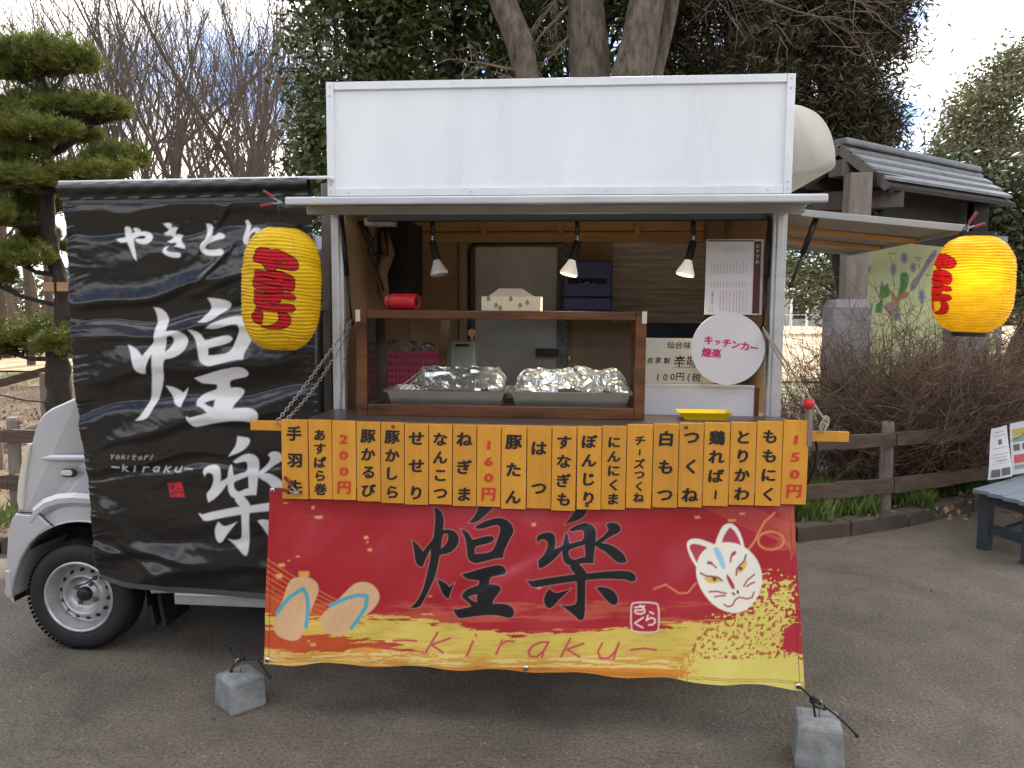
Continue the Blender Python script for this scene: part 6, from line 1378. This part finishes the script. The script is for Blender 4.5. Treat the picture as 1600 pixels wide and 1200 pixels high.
# bare shrubs
def twig_path(p, d, ln, n, wig, grav=0.0):
    pts = [p]; d = d.normalized()
    for i in range(n):
        d = (d + Vector((random.gauss(0, wig), random.gauss(0, wig), random.gauss(0, wig) - grav))).normalized(); p = p + d * (ln / n); pts.append(p)
    return pts
def shrub(c, rx, h, stems, label, seed, spread=.7):
    random.seed(seed); t = thing('bare_shrub', c, label, 'shrub', 'bare shrubs behind the fence'); mb = MB(); c = Vector(c)
    for s in range(stems):
        a = random.uniform(0, 6.283); r0 = random.random() * rx * .75; b = c + Vector((math.cos(a) * r0, math.sin(a) * r0 * .6, 0)); d = Vector((math.cos(a) * spread * random.random(), math.sin(a) * spread * random.random(), 1))
        ln = h * random.uniform(.65, 1.12); ps = twig_path(b, d, ln, 6, .13); r = random.uniform(.004, .009); mb.tube(ps, [r * (1 - .13 * i) for i in range(7)], 3, cap=False)
        for k in range(8):
            i = random.randint(1, 5); q = ps[i].lerp(ps[i + 1], random.random()); dd = (ps[i + 1] - ps[i]).normalized() + Vector((random.gauss(0, .9), random.gauss(0, .9), random.gauss(0, .6)))
            l2 = ln * random.uniform(.12, .34); q2 = twig_path(q, dd, l2, 3, .3); mb.tube(q2, [.0035, .003, .0022, .0014], 3, cap=False)
            for m_ in range(2):
                q3 = twig_path(q2[random.randint(1, 2)], dd + Vector((random.gauss(0, 1), random.gauss(0, 1), random.gauss(0, .8))), l2 * .5, 2, .3); mb.tube(q3, [.0022, .0018, .001], 3, cap=False)
    obj('twigs', mb, M['shrubtwig'], t)
    return t
sp_ = [((1262, 7.6), .45, 1.15, 60, 'low bare shrub just right of the truck post beside the sandy gap'), ((1352, 7.3), .5, 1.35, 120, 'tangled bare shrub in front of the concrete footing'),
       ((1418, 7.4), .55, 1.60, 190, 'tallest dense bare shrub in front of the painted wall'), ((1492, 7.6), .55, 1.45, 170, 'bare shrub below the right lantern'),
       ((1560, 7.9), .55, 1.25, 150, 'bare shrub behind the notices'), ((1640, 8.2), .6, 1.3, 130, 'bare shrub running out of the right edge')]
for i, ((px, Y), rx, h, st, lb) in enumerate(sp_):
    q = P(px, 600, Y); s_ = shrub((q.x, Y, .08), rx, h, st, lb, 40 + i)
    if i >= 2:
        cpt = crown_points((q.x, Y, .85), (rx * .9, .35, .5), 40, 9 + 5 * i, (.05, .05, .05)); cloud_obj('withered_leaves', leaf_quads(cpt, .035, .2, .6), M['deadleaf'], s_)
random.seed(5)
for i, px in enumerate((-60, 20, 420)):
    pass

# ================================================================== TREES
def crown_tree(name, label, cat, base, h_trunk, rt, crowns, mk, leaf, per, ncl, spread, aspect=.42, droop=0.0, bark='barkdark', group=None, shell=.5):
    t = thing(name, base, label, cat, group); b = Vector(base); top = Vector(crowns[0][0])
    mb = MB(); pts = [b, b.lerp(top, .35) + Vector((.1, 0, 0)), b.lerp(top, .7) - Vector((.06, 0, 0)), top]; mb.tube(pts, [rt * 1.25, rt, rt * .8, rt * .4], 10); obj('trunk', mb, M[bark], t, smooth=True)
    mb = MB(); arrs = []
    for (c, r, w) in crowns:
        cp = crown_points(c, r, int(ncl * w), per, spread, shell); arrs.append(leaf_quads(cp, leaf, .4, aspect, droop))
        for k in range(14):
            e = Vector(c) + Vector([float(v) for v in (unit(1)[0] * np.array(r) * .85)]); s = b.lerp(top, random.uniform(.45, .95)); mb.tube([s, s.lerp(e, .5) + Vector((0, 0, .15)), e], [rt * .3, rt * .18, .012], 5, cap=False)
    obj('limbs', mb, M[bark], t, smooth=True); cloud_obj('crown', np.concatenate(arrs), M[mk], t)
    return t
def W3(px, py, Y): p = P(px, py, Y); return (p.x, p.y, p.z)
def G(px, Y): return (P(px, 485, Y).x, Y, .05)
eg = 'broadleaf evergreens behind the truck'
crown_tree('evergreen_tree', 'dark glossy evergreen at the left end of the sign, beside the bare wood', 'tree', G(575, 9.6), 4, .14, [(W3(560, 120, 9.6), (.78, .9, 1.9), 1.0), (W3(545, 330, 9.3), (.62, .7, 1.6), .7), (W3(590, -160, 9.8), (.85, 1.2, 2.0), .7)], 'leaf', .105, 42, 230, (.15, .15, .12), group=eg)
crown_tree('evergreen_tree', 'dark glossy evergreen behind the middle of the sign left of the thick trunks', 'tree', G(715, 10.2), 4, .16, [(W3(700, 90, 10.2), (1.3, 1.1, 2.2), 1.5), (W3(700, -200, 10.2), (1.6, 1.3, 2.3), 1.2)], 'leaf', .115, 42, 230, (.17, .17, .14), group=eg)
crown_tree('evergreen_tree', 'dark glossy evergreen filling the gaps between the thick trunks', 'tree', G(910, 11.4), 4, .16, [(W3(900, 80, 11.4), (1.6, 1.1, 2.4), 1.5), (W3(900, -210, 11.4), (1.7, 1.4, 2.5), 1.3)], 'leaf', .12, 40, 230, (.18, .18, .15), group=eg)
cg_ = 'brown green conifers right of the trunks'
crown_tree('conifer_tree', 'dark brown green conifer behind the right half of the sign', 'tree', G(1120, 11.5), 4, .2, [(W3(1130, 120, 11.5), (1.25, 1.2, 2.2), 1.3), (W3(1120, -190, 11.5), (1.6, 1.4, 2.6), 1.2)], 'conifer', .12, 130, 260, (.18, .18, .08), aspect=.18, droop=.15, group=cg_)
crown_tree('conifer_tree', 'dark conifer reaching out over the small shelter roof against the white sky', 'tree', G(1345, 11.9), 4, .2, [(W3(1290, 110, 11.9), (.95, 1.0, 1.75), 1.0), (W3(1340, 40, 12.0), (.62, .8, 1.0), .5), (W3(1340, 215, 11.6), (.42, .5, .42), .22), (W3(1260, -170, 11.9), (1.35, 1.2, 2.4), 1.0)], 'conifer', .12, 130, 240, (.18, .18, .08), aspect=.18, droop=.15, group=cg_)
crown_tree('evergreen_tree', 'evergreen in a shade-dark leaf colour filling the gap below the small shelter roof', 'tree', G(1400, 13), 3, .12, [(W3(1440, 330, 13), (1.2, .6, .55), 1.0), (W3(1330, 320, 13.2), (.9, .6, .7), .8)], 'darkleaf', .12, 40, 190, (.15, .15, .12), group=eg)  # crown added to keep the gap below the roof dark
rg = 'leafy trees at the right edge'
crown_tree('leafy_tree', 'pale glossy leaved shrubby tree behind the right lantern', 'tree', G(1540, 13), 1.5, .1, [(W3(1560, 370, 13.0), (1.1, .8, 1.2), 1.0), (W3(1475, 290, 13.2), (.5, .6, .5), .3), (W3(1650, 330, 13), (1.0, .9, 1.3), .8), (W3(1500, 450, 12.6), (.8, .6, .8), .6)], 'leafpale', .11, 34, 170, (.14, .14, .11), group=rg)
crown_tree('leafy_tree', 'tall rounded olive tree standing far back against the sky at the right', 'tree', G(1590, 26), 3, .3, [(W3(1690, 265, 26), (4.3, 3.0, 4.1), 3.4), (W3(1570, 360, 26), (3.2, 2.4, 2.6), 1.2)], 'leafyel', .17, 85, 280, (.30, .30, .24), group=rg, shell=.75)
crown_tree('far_tree', 'dark round tree beyond the sandy plaza seen under the end flap', 'tree', G(1310, 60), 3, .3, [(W3(1305, 425, 60), (4.2, 3, 3.2), 1.2), (W3(1275, 385, 62), (4, 3, 3.0), .8)], 'leafpale', .42, 30, 120, (.7, .7, .6))

# thick trunks of the tall trees
def trunk_tree(pxs, Y, label, seed, side=None):
    random.seed(seed); pts = [Vector(W3(x, y, Y)) for x, y, w in pxs]; rad = [w / 2 * Y / CAMF for x, y, w in pxs]; g0 = Vector((pts[0].x, Y, 0.0))
    t = thing('tall_tree', g0, label, 'tree', 'tall trees with bare grey trunks'); mb = MB(); n = 18
    P2 = [g0] + pts; R2 = [rad[0] * 1.25] + rad; o = []; rr2 = []
    for i in range(len(P2) - 1):
        for k in range(10):
            f_ = k / 10; p = P2[i].lerp(P2[i + 1], f_); o.append(p + Vector((mn.noise((p.z * .8, seed, 0)) * .03, 0, 0))); rr2.append((R2[i] * (1 - f_) + R2[i + 1] * f_) * (1 + .07 * mn.noise((p.z * 2.3, seed, 5))))
    mb.tube(o, rr2, n)
    for i, v in enumerate(mb.v):
        k = mn.noise((v[0] * 5, v[1] * 5, v[2] * 2.2)) * .018 + mn.noise((v[0] * 16, v[1] * 16, v[2] * 9)) * .007; c = o[min(i // n, len(o) - 1)]; d = Vector((v[0] - c.x, v[1] - c.y, 0)); mb.v[i] = tuple(Vector(v) + d.normalized() * k) if d.length > 1e-6 else v
    obj('trunk', mb, M['bark'], t, smooth=True)
    mb = MB()
    for (px, py, dx, dz, ln, r) in (side or []):
        p = Vector(W3(px, py, Y - .05)); ps = twig_path(p, Vector((dx, -.15, dz)), ln, 7, .12); mb.tube(ps, [r * (1 - .12 * i) for i in range(8)], 6, cap=False)
        for k in range(9):
            i = random.randint(1, 6); q = ps[i]; l2 = ln * random.uniform(.25, .5); d2 = Vector((dx, 0, dz)) + Vector((random.gauss(0, .5), random.gauss(0, .4), random.gauss(0, .5))); q2 = twig_path(q, d2, l2, 5, .2, .04); mb.tube(q2, [r * .35 * (1 - .15 * j) for j in range(6)], 4, cap=False)
            for m_ in range(3):
                q3 = twig_path(q2[random.randint(1, 4)], d2 + Vector((random.gauss(0, .8), 0, random.gauss(0, .8))), l2 * .5, 4, .2, .05); mb.tube(q3, [.006, .005, .004, .003, .002], 3, cap=False)
    if side: obj('bare_branches', mb, M['twig'], t)
    # high crown of bare limbs, above the frame
    mb = MB(); top = pts[-1]
    for k in range(10):
        a = random.uniform(0, 6.28); ps = twig_path(top - Vector((0, 0, .1)), Vector((math.cos(a) * .8, math.sin(a) * .8, 1)), 3.0, 6, .15); mb.tube(ps, [.07 * (1 - .13 * i) for i in range(7)], 5, cap=False)
        for m_ in range(8): q2 = twig_path(ps[random.randint(2, 6)], Vector((random.gauss(0, 1), random.gauss(0, 1), .7)), 1.2, 4, .2); mb.tube(q2, [.02, .015, .01, .007, .004], 4, cap=False)
    obj('limbs', mb, M['bark'], t)
trunk_tree([(836, 420, 46), (826, 135, 40), (812, 70, 40), (786, 0, 40), (760, -90, 38)], 8.6, 'thick grey trunk leaning left, leftmost of the trunks above the sign', 3, [(818, 112, -.9, .28, .65, .02), (825, 128, -.5, .05, .35, .015)])
trunk_tree([(925, 420, 66), (922, 130, 62), (918, 60, 60), (914, 0, 56), (908, -120, 50)], 8.8, 'thickest upright mottled trunk above the middle of the sign', 4, [(892, 55, -.5, -.45, .6, .02), (890, 10, -.6, -.5, .8, .022), (888, -40, -.35, -.9, 1.0, .02)])
trunk_tree([(975, 420, 66), (985, 125, 62), (1000, 70, 56), (1012, 0, 52), (1028, -110, 48)], 8.5, 'forked grey trunk leaning right above the sign', 5, [(1040, -60, .9, -.10, 1.9, .022), (1050, -20, .9, .12, 1.5, .018)])
trunk_tree([(1010, 420, 32), (1022, 120, 27), (1036, 60, 26), (1048, 0, 25), (1060, -90, 22)], 9.0, 'thinner trunk close behind the forked one, rightmost of the trunks', 6, [(1060, -40, .9, -.25, 1.8, .02), (1130, -30, .95, -.15, 1.6, .014)])

# bare wood on the left
def bare_mesh(seed, h):
    random.seed(seed); mb = MB()
    def rec(p, d, ln, r, lev):
        n = 5 if lev == 0 else 3; pts = [p]; q = p; dd = d
        for i in range(n):
            dd = (dd + Vector((random.gauss(0, .07 + .05 * lev), random.gauss(0, .07 + .05 * lev), .05 * lev))).normalized(); q = q + dd * (ln / n); pts.append(q)
        r1 = r * (.62 if lev < 4 else .3); mb.tube(pts, [r + (r1 - r) * i / n for i in range(n + 1)], [7, 5, 4, 3, 3, 3][lev], cap=False)
        if lev >= 4: return
        k = [4, 4, 3, 2, 0][lev]
        for i in range(k):
            t = random.uniform(.35, 1) if lev else random.uniform(.45, 1); s = pts[min(n - 1, int(t * n))].lerp(pts[min(n, int(t * n) + 1)], t * n % 1)
            ax = dd.orthogonal().normalized(); ax.rotate(Matrix.Rotation(random.uniform(0, 6.28), 3, dd)); nd = (dd + ax * random.uniform(.35, .75) + Vector((0, 0, .18))).normalized()
            rec(s, nd, ln * random.uniform(.52, .75), max(.008, r1 * random.uniform(.5, .8)), lev + 1)
        if lev: rec(pts[-1], dd, ln * .6, r1 * .8, lev + 1)
    rec(Vector((0, 0, 0)), Vector((random.gauss(0, .05), random.gauss(0, .05), 1)), h * .55, .17, 0)
    me = bpy.data.meshes.new('bare_tree'); me.from_pydata(mb.v, [], mb.f); me.update(); me.materials.append(M['twigfar']); return me
protos = [bare_mesh(100 + k, 11 + k) for k in range(5)]
random.seed(21); spots = []
xs = [-140, -90, -50, -20, 10, 45, 80, 110, 140, 165, 190, 215, 235, 262, 288, 305, 330, 352, 372, 395, 415, 436, 455, 20, 130, 200, 275, 345, 405, 470, 60, 240, 320, 380, 440, 500, 540]
places = ['far left edge', 'left edge beyond the pine', 'just behind the pine top', 'above the black banner', 'beside the dark evergreen']
for i, px in enumerate(xs):
    Y = random.uniform(19, 27) if i < 23 else random.uniform(28, 42); p = P(px, 485, Y); o = bpy.data.objects.new('bare_tree', protos[i % 5]); COL.objects.link(o); o.location = (p.x, Y, 0)
    s = (.74 + random.uniform(-.08, .1)) * (Y / 22) ** .85 * (1.0 if px < 330 else .93); o.scale = (s, s, s); o.rotation_euler = (0, 0, random.uniform(0, 6.28))
    tag(o, 'slender leafless tree in the bare wood left of the evergreens', 'tree', 'leafless trees of the bare wood')
# understorey behind
ar = crown_points((P(250, 485, 46).x, 46, 1.0), (26, 3, 2.0), 260, 60, (1.0, .6, .5)); cloud_obj('far_undergrowth', leaf_quads(ar, .30, .3, .35), M['twigfar'], kind='stuff')
ar = crown_points((P(800, 485, 112).x, 112, 1.5), (120, 3, 6.0), 500, 60, (3, 1, 1)); cloud_obj('far_hedge', leaf_quads(ar, 1.1, .3, .6), M['leafpale'], kind='stuff')
for (cx_, cy_, nx_) in ((0, -34, 0), (-46, 0, 1), (48, 0, 1)):
    ar = crown_points((cx_, cy_, 3.5), ((50, 3, 5.5) if not nx_ else (3, 40, 6.0)), 420, 60, (1.6, 1.6, 1)); cloud_obj('unseen_shading_wood', leaf_quads(ar, 1.0, .3, .6), M['darkleaf'], kind='stuff')  # unseen woods behind and beside the camera, added to cut low sky light
ar = crown_points((P(430, 400, 20).x, 20, 2.2), (1.1, .8, 1.6), 45, 45, (.3, .3, .3)); cloud_obj('undergrowth', leaf_quads(ar, .10, .3, .3), M['twigfar'], kind='stuff')

# cloud-pruned pine
def pine():
    random.seed(9); Y = 9.6; tp = [(96, 700, 46), (94, 640, 42), (92, 590, 38), (88, 555, 34), (100, 510, 30), (100, 460, 26), (86, 410, 22), (74, 350, 20), (76, 290, 18), (70, 220, 15), (64, 160, 12), (60, 110, 9)]
    t = thing('pine_tree', G(96, Y), 'cloud pruned pine with layered green pads at the left edge beside the black banner', 'pine tree')
    pts = [Vector((P(96, 485, Y).x, Y, 0))] + [Vector(W3(x, y, Y)) for x, y, w in tp]; mb = MB(); o = []; rr2 = []; rd = [.2] + [w / 2 * Y / CAMF for x, y, w in tp]
    for i in range(len(pts) - 1):
        for k in range(5): o.append(pts[i].lerp(pts[i + 1], k / 5)); rr2.append((rd[i] + (rd[i + 1] - rd[i]) * k / 5) * (1 + .08 * mn.noise((k, i * 3.3, 1))))
    mb.tube(o, rr2, 14)
    mb.v = [tuple(Vector(v) + Vector((mn.noise((v[0] * 9, v[1] * 9, v[2] * 7)), mn.noise((v[0] * 9 + 5, v[1] * 9, v[2] * 7)), 0)) * .035) for v in mb.v]; obj('trunk', mb, M['barkdark'], t, smooth=True)
    pads = [(58, 92, 92, 30, 9), (20, 110, 60, 24, 8.5), (105, 100, 40, 16, 8.5), (120, 172, 72, 24, 8), (30, 168, 60, 20, 8), (160, 176, 32, 14, 6), (30, 204, 75, 22, 7), (110, 215, 50, 14, 6), (180, 248, 50, 20, 6), (150, 270, 66, 16, 6), (18, 240, 50, 20, 6), (20, 290, 42, 24, 6), (20, 280, 70, 16, 3), (55, 318, 52, 30, 5), (10, 345, 50, 24, 5), (70, 380, 42, 26, 4.5), (20, 402, 60, 22, 4.5), (-30, 430, 60, 22, 4), (60, 525, 66, 26, 3), (10, 545, 50, 26, 3), (90, 540, 34, 22, 2.5), (-40, 170, 60, 40, 6), (-50, 330, 60, 40, 5)]
    pr = [(78, 145), (86, 240), (80, 300), (74, 350), (92, 430), (100, 480), (90, 560)]
    for (x, y, w, h, tr) in pads:
        Yp_ = Y + random.uniform(-.6, .5); c = np.array(W3(x, y, Yp_)); rx, rz = w * Y / CAMF, h * Y / CAMF
        n = int(620 * (w * h) ** .5 / 40); u = rng.uniform(-1, 1, (n * 3, 2)); u = u[(u ** 2).sum(1) < 1]; m_ = len(u); hh = (1 - (u ** 2).sum(1)) ** .5
        lump = np.array([mn.noise((float(a) * 4.5 * w / 60, float(b) * 3, x)) * 1.5 for a, b in u]); zz = hh * rng.uniform(-.25, 1.05, m_) * rz * (1.15 + .8 * lump) - rz * .2 + rng.normal(0, .03, m_)
        cen = np.stack([c[0] + u[:, 0] * rx * (1.05 + .35 * lump), c[1] + u[:, 1] * rx * .75, c[2] + zz], 1)
        keep = np.array([mn.noise((float(q[0]) * 3.2, float(q[1]) * 3.2, float(q[2]) * 5)) > -.22 for q in cen]); cen = cen[keep]; u = u[keep]
        k = 15; cc = np.repeat(cen, k, 0); d = unit(len(cc)); d[:, 2] = np.abs(d[:, 2]) * 1.1 + .15; d[:, :2] += np.repeat(u, k, 0) * .5; d /= np.linalg.norm(d, axis=1, keepdims=True)
        s = np.cross(d, unit(len(cc))); s /= np.linalg.norm(s, axis=1, keepdims=True) + 1e-9; L_ = rng.uniform(.05, .125, (len(cc), 1)); cloud_obj('needle_pad', np.stack([cc - s * .0042, cc + s * .0042, cc + d * L_], 1), M['pine'], t)
        mb = MB(); j = min(pr, key=lambda q: abs(q[1] - (y + 35))); s0 = Vector(W3(j[0], j[1], Y)); e = Vector([float(v) for v in c]) - Vector((0, 0, rz * .25))
        mid = s0.lerp(e, .5) + Vector((0, 0, -.05)); mb.tube([s0, mid, e], [.035, .028, .018], 6, cap=False)
        for k in range(16):
            a = random.uniform(0, 6.28); q = Vector((e.x + math.cos(a) * rx * .8, e.y + math.sin(a) * rx * .6, e.z + rz * .15)); s1 = s0.lerp(e, random.uniform(.55, 1)); mb.tube([s1, s1.lerp(q, .5) + Vector((random.gauss(0, .03), 0, random.gauss(0, .02))), q], [.014, .009, .004], 4, cap=False)
        obj('branch', mb, M['barkdark'], t)
    for px in (79, 101):
        q = P(px, 448, Y - .2); mb = MB(); mb.box((q.x - .07, Y - .25, q.z - .055), (q.x + .07, Y - .24, q.z + .055)); tag(obj('tree_plate', mb, mat('tan_plate', (.42, .24, .12), .7), origin=(q.x, Y - .25, q.z)), ('left' if px < 90 else 'right') + ' of two small tan plates fixed to the pine trunk', 'plate', 'plates on the pine trunk')
pine()

# bare shrub branches in front of the olive tree at the right
random.seed(77); t = thing('bare_sapling', G(1590, 15), 'pale leafless sapling spreading in front of the olive tree at the right edge', 'sapling'); mb = MB()
b0 = Vector(W3(1640, 420, 15)); mb.tube([Vector((b0.x, 15, 0)), b0], [.07, .05], 6)
for k in range(26):
    d = Vector((random.gauss(-.55, .45), random.gauss(0, .3), random.uniform(.5, 1.2))); ps = twig_path(b0 + Vector((0, 0, random.uniform(-.3, .6))), d, random.uniform(1.6, 3.0), 6, .12); mb.tube(ps, [.02 * (1 - .13 * i) for i in range(7)], 4, cap=False)
    for m_ in range(9): q2 = twig_path(ps[random.randint(1, 5)], d + Vector((random.gauss(0, .6), random.gauss(0, .5), random.gauss(0, .5))), random.uniform(.4, 1.0), 4, .15); mb.tube(q2, [.008, .007, .005, .004, .003], 3, cap=False)
obj('branches', mb, M['twig'], t)

# ================================================================== FAR SIDE OF THE PLAZA
hb = thing('far_building', (P(1262, 480, 96).x, 97, 0), 'grey low building with dark openings at the far side of the sandy plaza', 'building'); a, b = P(1215, 425, 97), P(1330, 505, 97)
mb = MB(); mb.box((a.x, 97, 0), (b.x, 101, a.z)); obj('wall', mb, M['greywall'], hb); mb = MB(); mb.box((a.x - .5, 96, a.z), (b.x + .5, 102, a.z + .5)); obj('roof', mb, M['roofmetal'], hb)
for x0, x1 in ((1238, 1252), (1254, 1268), (1284, 1298)):
    p, q = P(x0, 460, 96.9), P(x1, 498, 96.9); mb = MB(); mb.box((p.x, 96.93, q.z), (q.x, 96.99, p.z)); obj('window', mb, M['window'], hb)
gt = thing('white_frame', (P(1250, 480, 80).x, 80, .1), 'white framed gateway at the far side of the plaza', 'gate')
for px in (1238, 1263): p = P(px, 452, 80); mb = MB(); mb.box((p.x - .1, 80, .1), (p.x + .1, 80.2, p.z)); obj('post', mb, M['alu_trim'], gt)
p, q = P(1226, 450, 80), P(1265, 455, 80); mb = MB(); mb.box((p.x, 79.9, q.z), (q.x, 80.3, p.z)); obj('beam', mb, M['alu_trim'], gt)
fr_ = thing('far_railing', (P(1262, 490, 75).x, 75, .1), 'low pale railing along the far edge of the sandy plaza', 'railing')
p, q = P(1180, 491, 75), P(1330, 493, 75); mb = MB(); mb.box((p.x, 75, p.z - .06), (q.x, 75.1, p.z)); obj('rail', mb, M['alu_trim'], fr_)
for px in (1200, 1237, 1261, 1290, 1320): s_ = P(px, 489, 75); mb = MB(); mb.box((s_.x - .07, 74.95, .1), (s_.x + .07, 75.15, s_.z)); obj('post', mb, M['alu_trim'], fr_)
